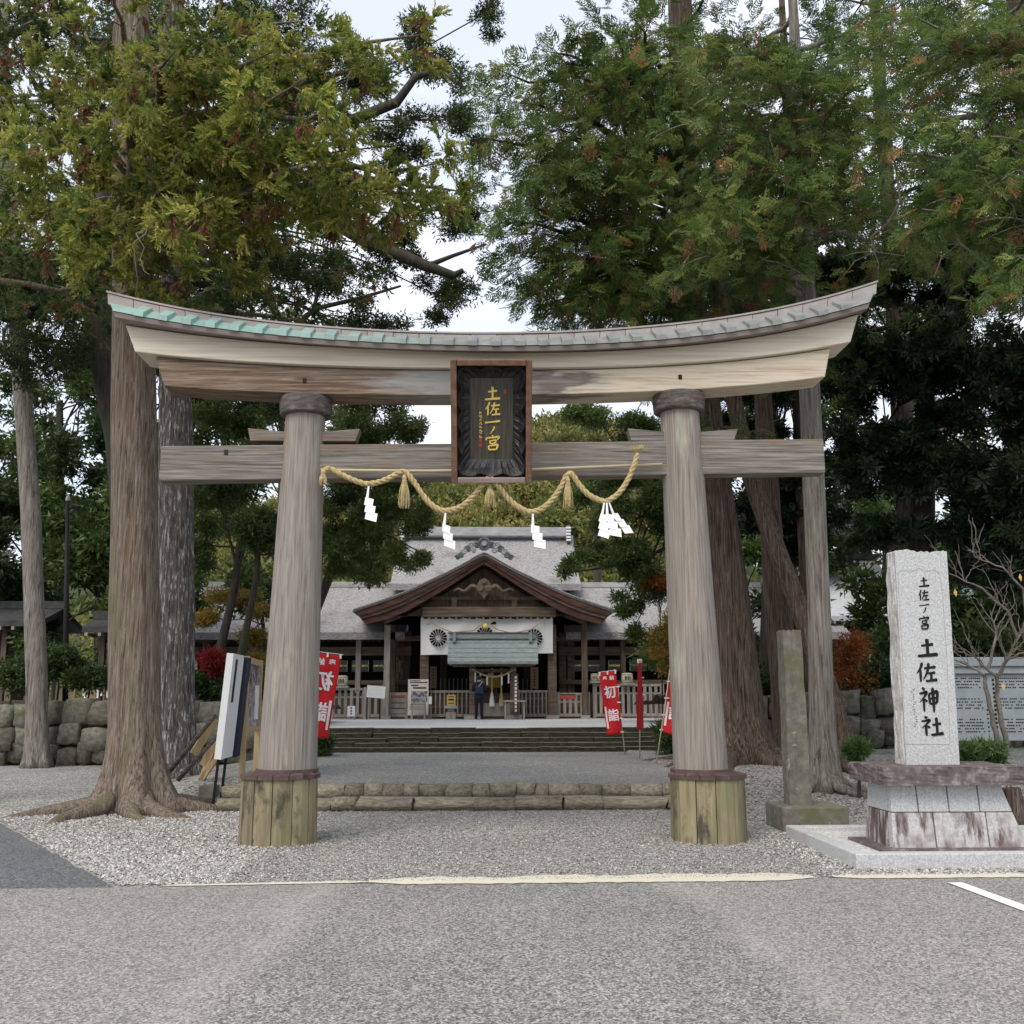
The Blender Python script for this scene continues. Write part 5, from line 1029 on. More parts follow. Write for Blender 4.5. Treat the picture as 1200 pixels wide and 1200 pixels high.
def barrel(label, px, py0, py1, w, Y):
    x = X(px, Y); z0, z1 = Z(py1, Y), Z(py0, Y); h = z1-z0; r = w*Y/1200/2; t = thing('sake_barrel', label, 'barrel', (x, Y, z0), group='straw wrapped sake barrels on the fences')
    MB().lathe([(r*.86, 0), (r, h*.12), (r*1.02, h*.5), (r, h*.86), (r*.86, h*.98), (r*.6, h)], 20).build('straw_wrap', 'straw_barrel', t, smooth=True)
    for k in range(4): MB().bx(-r*.55+r*.28*k, -r*.40+r*.28*k, -r*1.06, -r*.97, h*.3, h*.68).build('painted_mark', 'ink', t)
    MB().bx(-r*1.25, r*1.25, -r*1.1, r*1.1, -.09, -.003).build('shelf', 'shrine_pale', t)
    for zz in (.2, .8): MB().lathe([(r*1.03, h*zz), (r*1.05, h*zz+.02), (r*1.03, h*zz+.04)], 20, caps=False).build('binding_rope', 'rope_straw', t)
barrel('straw sake barrel on the fence beside the reversed banner', 400.5, 791.5, 803.5, 12.5, 42.35); barrel('straw sake barrel on the long picket fence between two banners', 735.5, 789, 800.5, 13, 42.35)
barrel('straw sake barrel on a shelf beside the outer porch post', 697, 789.5, 798, 9, 42.3); barrel('small straw sake barrel close behind the upright banner', 704.5, 789.5, 798, 8, 42.3)
# ------------------------------------------------------------------ worshipper, seen from behind
def person():
    g = G(561.5, 842, PZ); t = thing('person', 'person in navy jacket and dark trousers praying at the offering box', 'person', (g.x, 40.15, PZ), R(0))
    J = {'pel': (0, 0, .93, .135, .10), 'sp': (0, .02, 1.12, .135, .10), 'ch': (0, .03, 1.30, .16, .11), 'nk': (0, .05, 1.44, .06, .06), 'hd': (0, .085, 1.53, .075, .085), 'tp': (0, .10, 1.65, .07, .075)}
    vs = []; es = []; rad = []
    def add(p, r, par):
        vs.append(p); rad.append(r); i = len(vs)-1
        if par is not None: es.append((par, i))
        return i
    a = add((0, 0, .93), (.15, .11), None); b = add((0, .01, 1.12), (.15, .11), a); c = add((0, .03, 1.32), (.17, .115), b); d = add((0, .05, 1.45), (.062, .062), c); e = add((0, .10, 1.55), (.082, .092), d); add((0, .11, 1.66), (.07, .08), e)
    for s in (-1, 1):
        h = add((s*.10, 0, .85), (.095, .10), a); k = add((s*.10, -.01, .47), (.068, .07), h); f = add((s*.105, .02, .09), (.05, .055), k); add((s*.11, -.0, .045), (.05, .05), f); add((s*.12, .15, .035), (.045, .032), f)
        sh_ = add((s*.19, .03, 1.36), (.075, .075), c); el = add((s*.25, .02, 1.10), (.055, .055), sh_); wr = add((s*.10, .24, 1.15), (.042, .042), el); hn = add((s*.03, .31, 1.24), (.03, .035), wr)
        for q in range(4): add((s*(.012+.006*q), .33-.018*q, 1.33-.012*q), (.01, .01), hn)
        add((s*.035, .27, 1.29), (.011, .011), hn)
    me = bpy.data.meshes.new('body'); me.from_pydata(vs, es, []); o = bpy.data.objects.new('body', me); COL.objects.link(o)
    md = o.modifiers.new('skin', 'SKIN'); 
    for i, r in enumerate(rad): me.skin_vertices[0].data[i].radius = r
    me.skin_vertices[0].data[0].use_root = True
    sb = o.modifiers.new('sub', 'SUBSURF'); sb.levels = 2; sb.render_levels = 2
    dg = bpy.context.evaluated_depsgraph_get(); m2 = bpy.data.meshes.new_from_object(o.evaluated_get(dg)); bpy.data.objects.remove(o)
    for mm in ('trouser_dark', 'jacket_navy', 'skin', 'metal_black'): m2.materials.append(MATS[mm])
    for p in m2.polygons:
        c = p.center; p.material_index = 2 if (c.z > 1.455 or (c.y > .25 and c.z > 1.0)) else 1 if c.z > .86 else 3 if c.z < .10 else 0
        p.use_smooth = True
    link('body', m2, None, t)
    hr = rock_mesh('hair', (.215, .225, .24), .03, .9, seed=5); o = link('hair', hr, MATS['hair_black'], t); o.location = (0, .075, 1.60); ss = o.modifiers.new('sub', 'SUBSURF'); ss.levels = 2; ss.render_levels = 2
    MB().box((0, 0, 0), (.012, .03, .055)).build('ear', 'skin', t, bevel=.004).location = (.098, .11, 1.57); MB().box((0, 0, 0), (.012, .03, .055)).build('ear', 'skin', t, bevel=.004).location = (-.098, .11, 1.57)
    MB().box((0, .02, 0), (.03, .04, .04), taper=(.4, .5)).build('nose', 'skin', t).location = (0, .19, 1.55)
    MB().bx(-.35+.18, .17, -.165, -.10, .98, 1.26).build('shoulder_bag', 'bag_navy', t, bevel=.03)
    MB().tube([(-.15, -.10, 1.12), (-.02, -.115, 1.25), (.10, -.06, 1.40), (.13, .03, 1.45)], .016, 6).build('bag_strap', 'metal_grey', t)
    MB().lathe([(.172, .80), (.182, .82), (.178, .96)], 20, caps=False).build('jacket_hem', 'jacket_navy', t, smooth=True).scale = (1, .75, 1)
person()
# ------------------------------------------------------------------ other roofs among the trees
def pavilion(label, px0, px1, Y, pyr, pye, pyb, m, wall, dpt=4.0, name='pavilion', gz=1.0):
    x0, x1 = X(px0, Y), X(px1, Y); c = (x0+x1)/2; w = (x1-x0)/2; t = thing(name, label, 'building', (c, Y, gz)); zr, ze = Z(pyr, Y+dpt/2, (px0+px1)/2)-gz, Z(pye, Y, (px0+px1)/2)-gz
    rings = []
    for x in (-w, w):
        r = [(x, dpt/2+s*dpt/2*k, zr+(ze-zr)*(k*1.15-.15*k*k)) for s, ks in ((-1, (1, .75, .5, .25, 0)), (1, (.25, .5, .75, 1))) for k in ks]; rings.append(r+[(a, b, z-.2) for a, b, z in reversed(r)])
    rf = MB().loft(rings).build('roof', m, t); MB().bx(-w-.05, w+.05, dpt/2-.2, dpt/2+.2, zr-.05, zr+.22).build('ridge', 'tile_dark', rf)
    for k in range(int(2*w/.45)): MB().bx(-w+.1+k*.45, -w+.2+k*.45, -.02, .9, ze-.32, ze-.21).build('rafter', 'shrine_pale', rf)
    MB().bx(-w+.5, w-.5, dpt*.55, dpt*.6, -.02, ze-.1).build('wall', wall, t)
    n = max(2, int(2*w/2)); 
    for i in range(n+1): x = -w+.5+(2*w-1)*i/n; MB().bx(x-.09, x+.09, .55, .73, -.02, ze-.12).build('pillar', 'shrine_wood', t)
    MB().bx(-w+.5, w-.5, .6, .7, ze*.55, ze*.55+.12).build('rail', 'shrine_pale', t)
    return t, w, ze
pv, w, ze = pavilion('dark open pavilion with tiled roof beyond the mossy wall', -60, 40, 36, 712, 727, 790, 'tile_dark', 'shrine_dark')
for k in range(5): MB().bx(-w+.8+k*1.1, -w+1.5+k*1.1, 1.4, 1.45, .6, 1.3).build('screen_panel', 'wall_tan', pv)
pv, w, ze = pavilion('small roofed rack hung with white paper fortunes', 90, 145, 35, 724, 734, 790, 'tile_dark', 'shrine_dark', 2.5)
rg = random.Random(3)
for i in range(46): MB().bx(-.03, .03, -.02, 0, -.22*rg.uniform(.6, 1), 0).build('paper_fortune', 'paper_white', pv).location = (rg.uniform(-.8, .75), .5, rg.choice((.95, 1.15, 1.35)))
pavilion('low outbuilding with pale metal roof seen beside the monument', 955, 1075, 44, 655, 722, 790, 'roof_white', 'shrine_wood', 7)
# ------------------------------------------------------------------ foliage templates (x forward, z up), all diamond leaves
def nrm(a): return a/np.maximum(np.linalg.norm(a, axis=-1, keepdims=True), 1e-9)
def leaf_quads(base, dirs, lens, wid, nrmv):
    s = nrm(np.cross(dirs, nrmv)); m = base+dirs*(lens*.45)[:, None]; h = (wid/2)[:, None]
    return np.stack([base, m+s*h, base+dirs*lens[:, None], m-s*h], 1)       # (n,4,3)
def t_sugi(rg, dead=False):
    q = []
    for b in range(6):                      # feathery shoots, each a stem beset with short stubby needles sprays
        d = nrm(np.array([1, rg.uniform(-.8, .8), rg.uniform(-.7, .8)])); L = rg.uniform(.16, .26); k = 9; t = np.linspace(.1, 1, k); base = d*(t*L)[:, None]; base[:, 2] -= .5*(t*L)**2
        side = nrm(rg.normal(0, 1, (k, 3))); side = nrm(side-d*(side@d)[:, None]); dd = nrm(d[None]*1.0+side*np.where(t > .9, .1, .62)[:, None])
        q.append(leaf_quads(base, dd, rg.uniform(.055, .085, k)*(1.25-.45*t), rg.uniform(.026, .036, k), nrm(rg.normal(0, 1, (k, 3)))))
    return np.concatenate(q)
def t_hinoki(rg):
    q = []; L = .36
    for t in np.linspace(.08, 1, 8):
        for s in (-1, 1):
            p = np.array([t*L, 0, -.30*t*t*L]); dr = nrm(np.array([.75, s*.8, -.22-.2*t+rg.uniform(-.12, .12)])); ln = .17*(1.1-t)+.045
            for u in ((.0, .5, .8) if t < .6 else (0, .6)):
                base = (p+dr*ln*u)[None]; dd = nrm(dr+np.array([.5*u, rg.uniform(-.5, .5), rg.uniform(-.3, .2)]))[None]
                q.append(leaf_quads(base, dd, np.array([ln*.45+.035]), np.array([rg.uniform(.026, .038)]), nrm(np.array([[rg.uniform(-.4, .4), rg.uniform(-.4, .4), 1.]]))))
    return np.concatenate(q)
def t_broad(rg, n=10, ll=.10, lw=.04, spread=.13, droop=.0):
    base = rg.normal(0, spread*.5, (n, 3)); dd = nrm(nrm(base+1e-6)*.8+rg.normal(0, .5, (n, 3))+np.array([.4, 0, -droop]))
    return leaf_quads(base, dd, rg.uniform(.75, 1.25, n)*ll, rg.uniform(.8, 1.2, n)*lw, nrm(rg.normal(0, .55, (n, 3))+np.array([0, 0, 1.])))
def t_rosette(rg, n=9, ll=.17, lw=.05):
    a = np.linspace(0, 2*math.pi, n, endpoint=False)+rg.uniform(0, .5, n); dd = nrm(np.stack([np.cos(a), np.sin(a), rg.uniform(-.5, .15, n)], 1))
    return leaf_quads(dd*.015, dd, rg.uniform(.75, 1.15, n)*ll, rg.uniform(.8, 1.2, n)*lw, nrm(np.stack([dd[:, 0]*.5, dd[:, 1]*.5, np.ones(n)], 1)))
tr_ = np.random.default_rng(3)
TPL = {'sugi': [t_sugi(tr_) for _ in range(5)], 'hinoki': [t_hinoki(tr_) for _ in range(5)], 'broad': [t_broad(tr_) for _ in range(5)], 'small': [t_broad(tr_, 9, .06, .026, .12) for _ in range(5)],
       'rosette': [t_rosette(tr_) for _ in range(4)], 'coarse': [t_broad(tr_, 8, .24, .12, .30) for _ in range(4)], 'far': [t_broad(tr_, 7, .75, .5, .8) for _ in range(4)], 'fern': [t_broad(tr_, 8, .2, .045, .08, .2) for _ in range(3)]}
def to_tri(q):                            # a leaf of the same area as one pointed triangle
    b0, l, t_, r = q[:, 0], q[:, 1], q[:, 2], q[:, 3]; h = (l-r)*.5; c = b0+(t_-b0)*.06; return np.stack([c+h, t_, c-h], 1)
for k_ in TPL:
    if k_ != 'rosette': TPL[k_] = [to_tri(q) for q in TPL[k_]]
def frames(d, rg, roll=.5):
    d = nrm(d); up = np.array([0, 0, 1.])[None]+rg.normal(0, roll, d.shape); y = nrm(np.cross(up, d)); z = np.cross(d, y); return np.stack([d, y, z], -1)
def foliage(name, parent, kind, pos, dirs, scale, tint, m, rg, roll=.5, origin=(0, 0, 0)):
    V_, T_ = [], []; Rm = frames(dirs, rg, roll); tp = TPL[kind]; nv = tp[0].shape[1]; pick = rg.integers(0, len(tp), len(pos))
    for i, q in enumerate(tp):
        k = pick == i
        if not k.any(): continue
        v = np.einsum('nij,lj->nli', Rm[k], q.reshape(-1, 3))*scale[k][:, None, None]+pos[k][:, None, :]; n, l = v.shape[:2]
        V_.append(v.reshape(-1, 3)); t = np.repeat(tint[k], l//nv, 0)*rg.uniform(.78, 1.22, (n*(l//nv), 1)); T_.append(np.repeat(t, nv, 0))
    v = np.concatenate(V_)-np.array(origin); t = np.concatenate(T_); q = np.arange(len(v)).reshape(-1, nv)
    o = mesh_np(name, v, q, t, m, parent); return o
def pick_tint(n, table, rg):
    w = np.array([x[0] for x in table], float); i = rg.choice(len(table), n, p=w/w.sum()); return np.array([x[1] for x in table])[i]
# ------------------------------------------------------------------ trunks and limbs
def trunk_mesh(b, pts, rad, seg=28, flare=0., lobes=6, rough=.05, step=.22, seed=0, flh=.35):
    pts = [np.array(p, float) for p in pts]; d = np.r_[0, np.cumsum([np.linalg.norm(pts[i+1]-pts[i]) for i in range(len(pts)-1)])]; P = np.array(pts); n = max(8, int(d[-1]/step)); rg = random.Random(seed); ph = [rg.uniform(0, 6.28) for _ in range(12)]
    rings = []
    for j in range(n+1):
        s = d[-1]*j/n; c = [float(np.interp(s, d, P[:, k])) for k in range(3)]; r = float(np.interp(s, d, rad)); ring = []; h = max(0, s-.0)
        for k in range(seg):
            a = 2*math.pi*k/seg; e = math.exp(-h/flh); f = 1+flare*e*(.55+.45*math.cos(lobes*a+ph[0]+.6*math.sin(2*a+ph[1])))
            f += rough*(math.sin(7*a+ph[2]+.5*math.sin(s*.8))+.7*math.sin(13*a+ph[3]+s*.35)+.5*math.sin(23*a+ph[4]-s*.6))*.4+.02*math.sin(s*1.7+ph[5]+2*a)
            ring.append((c[0]+r*f*math.cos(a), c[1]+r*f*math.sin(a), c[2]))
        rings.append(ring)
    b.loft(rings)
def path(a, b_, sag, n, rg, wig=.06):
    a, b_ = np.array(a, float), np.array(b_, float); L = np.linalg.norm(b_-a); t = np.linspace(0, 1, n)[:, None]; p = a+(b_-a)*t; p[:, 2] += sag*L*np.sin(np.pi*t[:, 0]); p[1:-1] += rg.normal(0, wig*L/n*2, (n-2, 3)); return p
def interp_path(p, t):
    k = t*(len(p)-1); i = min(int(k), len(p)-2); f = k-i; return p[i]*(1-f)+p[i+1]*f, nrm(p[i+1]-p[i])
def grow(limbs, nsub, sublen, ntuft, rg, spread=.9, droop=.25, t0=.25, jit=.12, ulo=.15):
    pos, dirs, subs = [], [], []
    for p in limbs:
        L = np.sum(np.linalg.norm(np.diff(p, axis=0), axis=1)); ns = max(4, int(nsub*L/3))
        for s in range(ns):
            t = t0+(1-t0)*(s+rg.random())/ns; c, d = interp_path(p, min(t, .999)); side = nrm(np.cross(d, [0, 0, 1.]))*(1 if s % 2 else -1)
            dr = nrm(d*rg.uniform(.3, .9)+side*rg.uniform(.3, 1)*spread+np.array([0, 0, rg.uniform(-.35, .25)])); l = sublen*(1.2-.55*t)*rg.uniform(.6, 1.25)
            sp = np.array([c+dr*l*u+np.array([0, 0, -droop*l*u*u]) for u in (0, .35, .7, 1)]); subs.append(sp)
            u = rg.uniform(ulo, 1.05, ntuft); q = c[None]+dr[None]*(l*u)[:, None]; q[:, 2] -= droop*l*u*u; q += rg.normal(0, jit, q.shape)
            dd = nrm(dr[None]*.8+rg.normal(0, .5, q.shape)+np.array([0, 0, -.05])); pos.append(q); dirs.append(dd)
    return np.concatenate(pos), np.concatenate(dirs), subs
def conifer(label, pts, rad, bark, kind, tints, guided=(), auto=0, z0=8, z1=18, L0=4, L1=1.5, nsub=9, sublen=1.1, ntuft=7, sc=(.8, 1.3), seed=1, flare=.5, dead=.0, sag=-.04, group=None, cat='tree', name='conifer_tree', leafm='leaf_conifer', droop=.25, az=None, seg=28, rise=-.05, roots=0, gsub=None, twigs=True, flh=.35, ulo=.15, jit=.12):
    rg = np.random.default_rng(seed); base = np.array(pts[0], float); t = thing(name, label, cat, tuple(base), group=group); P = np.array(pts, float)
    b = MB(); trunk_mesh(b, P-base, rad, seg, flare, seed=seed, flh=flh); b.build('trunk', bark, t, smooth=True)
    limbs = []
    for g in guided:
        e = np.array(g, float); z = min(e[2]+.12*np.linalg.norm(e[:2]-base[:2])+rg.uniform(-.3, .5), P[-1, 2]-.3); c = [float(np.interp(z, P[:, 2], P[:, k])) for k in (0, 1)]+[z]; limbs.append(path(c, e, sag*-.5, 8, rg))
    for i in range(auto):
        f = i/max(1, auto-1); z = z0+(z1-z0)*f; c = np.array([float(np.interp(z, P[:, 2], P[:, k])) for k in (0, 1)]+[z]); a = (i*2.39996+rg.uniform(-.3, .3)) if az is None else rg.uniform(*az); l = (L0+(L1-L0)*f)*rg.uniform(.75, 1.15)
        limbs.append(path(c, c+np.array([math.cos(a)*l, math.sin(a)*l, rise*l+rg.uniform(-.2, .3)]), sag, 7, rg))
    b = MB()
    for p in limbs:
        L = np.linalg.norm(p[-1]-p[0]); b.tube(p-base, np.linspace(.022*L+.015, .008, len(p)), 6, False)
    pos, dirs, subs = grow(limbs, nsub, sublen, ntuft, rg, droop=droop, ulo=ulo, jit=jit)
    for s in subs[::2]: b.tube(s-base, [.012, .010, .008, .004], 3, False)
    b.build('limbs', bark, t, smooth=True)['kind'] = 'stuff'
    n = len(pos); tint = pick_tint(n, tints, rg); low = np.zeros(n, bool)
    if dead:
        low = rg.random(n) < dead; tint[low] = pick_tint(int(low.sum()), [(2, (.20, .095, .045)), (1, (.27, .165, .09)), (1, (.14, .07, .04))], rg); pos[low, 2] -= .12; dirs[low] = nrm(dirs[low]*.3+np.array([0, 0, -1.]))
    # whole sprays share a shade: lighter where a shoot is young
    patch = np.sin(pos[:, 0]*2.1+1)+np.sin(pos[:, 1]*2.6+2)+np.sin(pos[:, 2]*2.9); tint = tint*(1+.22*patch[:, None]*(~low)[:, None]*.5)
    foliage('crown', t, kind, pos, dirs, rg.uniform(sc[0], sc[1], n), np.clip(tint, .004, .6), leafm, rg, .6, base)
    if twigs:
        b = MB()
        for k in range(14):
            p, d = interp_path(limbs[rg.integers(0, len(limbs))], rg.uniform(.5, .95)); q = [p-base]
            for _ in range(5): q.append(q[-1]+np.array([rg.normal(0, .09), rg.normal(0, .09), -rg.uniform(.08, .22)]))
            b.tube(q, [.010, .009, .007, .006, .005, .003], 3, False)
        b.build('dead_twigs', 'twig', t)['kind'] = 'stuff'
    for k in range(roots):
        a = 2*math.pi*k/roots+rg.uniform(-.3, .3); r = rad[0]; l = rg.uniform(.6, 1.3)*r*2.6; q = [(math.cos(a)*r*.8, math.sin(a)*r*.8, .26), (math.cos(a)*r*1.35, math.sin(a)*r*1.35, .13), (math.cos(a+.15)*(r*1.4+l*.5), math.sin(a+.15)*(r*1.4+l*.5), .045), (math.cos(a+.3)*(r*1.4+l), math.sin(a+.3)*(r*1.4+l), -.04)]
        MB().tube(q, [.17*r/.4, .13*r/.4, .085*r/.4, .03], 8).build('root', bark, t, smooth=True)
    return t
def blobs_tree(label, base, trunk, rad, blobs, bark, kind, tints, nclus, sc=(.8, 1.3), seed=1, m='leaf_broad', limbs=(), group=None, cat='tree', name='broadleaf_tree', inner=.35, flare=.3, extra_stems=(), lim_r=.03, per=45, rf=.36):
    """blobs: (x, y, z, rx, ry, rz) in world; clusters sit through each blob, thicker near its skin"""
    rg = np.random.default_rng(seed); base = np.array(base, float); t = thing(name, label, cat, tuple(base), group=group)
    b = MB(); trunk_mesh(b, np.array(trunk, float)-base, rad, 18, flare, seed=seed)
    for (p, r) in extra_stems: trunk_mesh(b, np.array(p, float)-base, r, 12, .2, seed=seed+1)
    b.build('trunk', bark, t, smooth=True); b = MB(); top = np.array(trunk[-1], float)
    for lb in limbs: b.tube(np.array(lb[0], float)-base, lb[1], 8, False)
    vol = np.array([bb[3]*bb[4]*bb[5] for bb in blobs])**.75; pos, dirs = [], []
    for bb, w in zip(blobs, vol/vol.sum()):
        c = np.array(bb[:3]); rr = np.array(bb[3:]); n = int(nclus*w)
        ns = max(3, n//per); sc_ = nrm(rg.normal(0, 1, (ns, 3)))*(rg.random((ns, 1))**.45); sp = c+sc_*rr*.9
        st = interp_path(np.array(trunk, float), rg.uniform(.75, .99))[0]; p = path(st, c, .05, 6, rg); b.tube(p-base, np.linspace(lim_r*1.6, lim_r*.5, 6), 5, False)
        for k in range(ns):
            q = path(c, sp[k], .03, 4, rg); b.tube(q-base, [lim_r*.5, lim_r*.4, lim_r*.3, lim_r*.15], 3, False); m_n = per; rad_s = float(np.mean(rr))*rf
            off_ = nrm(rg.normal(0, 1, (m_n, 3)))*(rg.random((m_n, 1))**.6)*rad_s*np.array([1, 1, .6]); pos.append(sp[k]+off_); dirs.append(nrm(off_+np.array([0, 0, .15])+rg.normal(0, .15, (m_n, 3))))
    b.build('limbs', bark, t, smooth=True)['kind'] = 'stuff'; pos, dirs = np.concatenate(pos), np.concatenate(dirs); n = len(pos)
    tint = pick_tint(n, tints, rg); patch = np.sin(pos[:, 0]*1.7+seed)+np.sin(pos[:, 1]*1.9+2)+np.sin(pos[:, 2]*2.2+seed); tint = np.clip(tint*(1+.12*patch[:, None]), .004, .6)
    foliage('crown', t, kind, pos, dirs, rg.uniform(sc[0], sc[1], n), tint, m, rg, .7, base); return t
def W3(px, py, Y): return tuple(V(px, py, Y))
def blob(px, py, Y, rpx, rpz, ry): p = V(px, py, Y); k = Y/1200; return (p.x, p.y, p.z, rpx*k, ry, rpz*k)
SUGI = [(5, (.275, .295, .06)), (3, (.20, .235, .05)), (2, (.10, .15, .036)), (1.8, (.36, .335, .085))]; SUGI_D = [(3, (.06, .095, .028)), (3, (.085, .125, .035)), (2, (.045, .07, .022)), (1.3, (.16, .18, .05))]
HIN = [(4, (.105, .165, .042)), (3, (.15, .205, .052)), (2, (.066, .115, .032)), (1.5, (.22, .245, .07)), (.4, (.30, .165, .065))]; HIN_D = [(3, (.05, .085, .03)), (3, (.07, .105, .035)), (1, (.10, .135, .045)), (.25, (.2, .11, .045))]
CAM = [(3, (.045, .07, .02)), (2, (.065, .09, .026)), (1, (.09, .11, .035)), (1, (.03, .05, .016))]; EVG = [(3, (.016, .034, .012)), (2, (.026, .05, .018)), (1, (.042, .072, .025))]
MID = [(3, (.06, .105, .027)), (2, (.095, .145, .036)), (1, (.14, .175, .045))]

# great cedar with flared roots
b0 = G(157, 950); tr1 = [(b0.x, b0.y, -.05), W3(158, 850, b0.y), W3(158, 600, b0.y), W3(156, 330, b0.y), W3(152, 60, b0.y)]; tr1.append((tr1[-1][0], b0.y, 20))
gd = [W3(*g) for g in ((60, 150, 12.6), (25, 190, 13.2), (135, 225, 12.4), (90, 235, 13), (175, 262, 12.2), (235, 165, 12.6), (252, 230, 12.1), (320, 60, 12.4), (345, 100, 12.0), (395, 120, 12.5), (405, 185, 12.2), (300, 135, 13), (445, 70, 12.6), (435, 205, 12.8), (468, 225, 13), (205, 60, 12.2), (355, 25, 12.6), (150, 110, 12.2), (100, 60, 12.8), (30, 80, 13), (260, 20, 12.8), (520, 190, 13.4), (545, 225, 13.8), (500, 40, 13.5), (40, 250, 15.5), (215, 235, 16))]
conifer('huge cedar with reddish peeling bark and flared roots beside the torii', tr1, [.46, .385, .36, .33, .29, .16], 'bark_sugi', 'sugi', SUGI, gd, 10, 11, 18, 2.8, 1.5, nsub=5, sublen=.85, ntuft=13, sc=(.8, 1.35), seed=4, ulo=.5, jit=.11, droop=.5, flare=1.05, dead=.075, name='cedar_tree', group='tall cedars around the approach', roots=9, seg=72, flh=.42)
# grey lichened cedar behind it
b0 = G(207, 917); tr2 = [(b0.x, b0.y, -.05), W3(206, 800, b0.y), W3(206, 560, b0.y), W3(205, 300, b0.y+.1), W3(200, 40, b0.y+.2)]; tr2.append((tr2[-1][0], b0.y, 26))
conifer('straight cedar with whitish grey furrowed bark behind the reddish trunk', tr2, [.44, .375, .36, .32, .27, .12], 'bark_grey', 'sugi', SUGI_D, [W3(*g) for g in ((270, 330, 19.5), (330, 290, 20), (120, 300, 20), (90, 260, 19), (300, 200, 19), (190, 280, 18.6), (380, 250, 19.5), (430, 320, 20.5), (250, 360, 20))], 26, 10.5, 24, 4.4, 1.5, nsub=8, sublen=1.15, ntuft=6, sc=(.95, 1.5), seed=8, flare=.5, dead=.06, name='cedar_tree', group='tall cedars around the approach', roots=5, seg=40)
# slim pale cedar by the lamp pole
b0 = G(43, 899); tr3 = [(b0.x, b0.y, -.05), W3(43, 800, b0.y), W3(36, 600, b0.y), W3(22, 400, b0.y), W3(12, 270, b0.y), W3(2, 60, b0.y)]; tr3.append((tr3[-1][0]-.3, b0.y, 26))
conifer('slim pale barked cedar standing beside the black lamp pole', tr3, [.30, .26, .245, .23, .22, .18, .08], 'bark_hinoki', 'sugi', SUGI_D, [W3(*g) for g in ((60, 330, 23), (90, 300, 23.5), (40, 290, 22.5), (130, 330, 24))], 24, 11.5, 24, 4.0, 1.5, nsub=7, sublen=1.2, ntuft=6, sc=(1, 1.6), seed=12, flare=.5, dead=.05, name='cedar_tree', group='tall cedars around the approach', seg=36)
# cedar outside the picture whose boughs reach in
p = V(-150, 900, 17); conifer('cedar whose leafy boughs reach in above the slim pale trunk', [(p.x, p.y, -.05), (p.x, p.y, 8), (p.x, p.y, 22)], [.42, .36, .12], 'bark_sugi', 'sugi', SUGI_D, [W3(*g) for g in ((10, 60, 15), (20, 130, 15.5), (60, 20, 15), (5, 220, 16), (15, 250, 16.5))], 14, 9, 20, 3.5, 1.5, nsub=8, sublen=1.1, ntuft=6, seed=15, dead=.08, name='cedar_tree', group='tall cedars around the approach')
# camphor with long dark limbs
b0 = V(158, 880, 26.5); tr4 = [(b0.x, b0.y, 0), W3(156, 700, 26.5), W3(142, 520, 26.5), W3(116, 400, 26.5), W3(112, 330, 26.5), W3(118, 230, 26.5)]
def limb(pts, r0, r1): return (np.array([W3(*p) for p in pts]), np.linspace(r0, r1, len(pts)))
lm = [limb([(115, 330, 26.5), (170, 265, 26), (230, 235, 25.5), (330, 222, 25), (430, 283, 24.7), (500, 312, 24.5), (532, 323, 24.5), (543, 317, 24.5)], .34, .07), limb([(500, 312, 24.5), (530, 300, 24.4), (570, 286, 24.4)], .08, .03), limb([(230, 235, 25.5), (310, 180, 25.5), (390, 150, 25.5), (465, 120, 25.3), (487, 90, 25.2), (515, 82, 25.2), (545, 104, 25.1)], .22, .05),
      limb([(118, 240, 26.5), (90, 330, 26), (30, 375, 25.5), (-30, 370, 25)], .2, .06), limb([(118, 240, 26.5), (170, 120, 26.5), (210, 0, 26.5), (240, -120, 26.5)], .3, .1), limb([(330, 400, 25.5), (368, 362, 25.3), (420, 350, 25), (470, 335, 25)], .09, .03), limb([(368, 362, 25.3), (375, 330, 25.3), (355, 290, 25.3)], .06, .03), limb([(230, 235, 25.5), (300, 330, 25.5), (345, 400, 25.5)], .14, .06)]
bl = [blob(*a) for a in ((300, 300, 26, 60, 50, 1.6), (380, 330, 25.5, 60, 45, 1.6), (460, 290, 25.5, 50, 40, 1.4), (520, 350, 25.5, 48, 38, 1.3), (420, 385, 25.5, 62, 38, 1.3), (540, 245, 25, 40, 35, 1.3), (390, 220, 26, 55, 45, 1.4), (470, 170, 26, 50, 40, 1.4), (540, 140, 25.5, 40, 45, 1.3), (510, 60, 26, 48, 45, 1.4), (430, 80, 26.5, 55, 50, 1.5), (340, 120, 27, 70, 60, 2), (230, 330, 26.5, 60, 60, 2), (60, 420, 25.5, 70, 50, 1.6), (20, 330, 26, 70, 60, 1.8), (160, 60, 27, 90, 80, 2.2), (300, 30, 27.5, 90, 70, 2), (520, 420, 25.5, 40, 22, 1.1), (300, 400, 26, 40, 40, 1.2), (570, 15, 26.5, 30, 30, 1.2))]
blobs_tree('camphor tree with long dark crooked limbs and fine leaves against the sky', b0, tr4, [.5, .42, .38, .36, .34, .3], bl, 'bark_dark', 'broad', CAM, 15500, (.85, 1.3), 21, limbs=lm, name='camphor_tree', lim_r=.035)
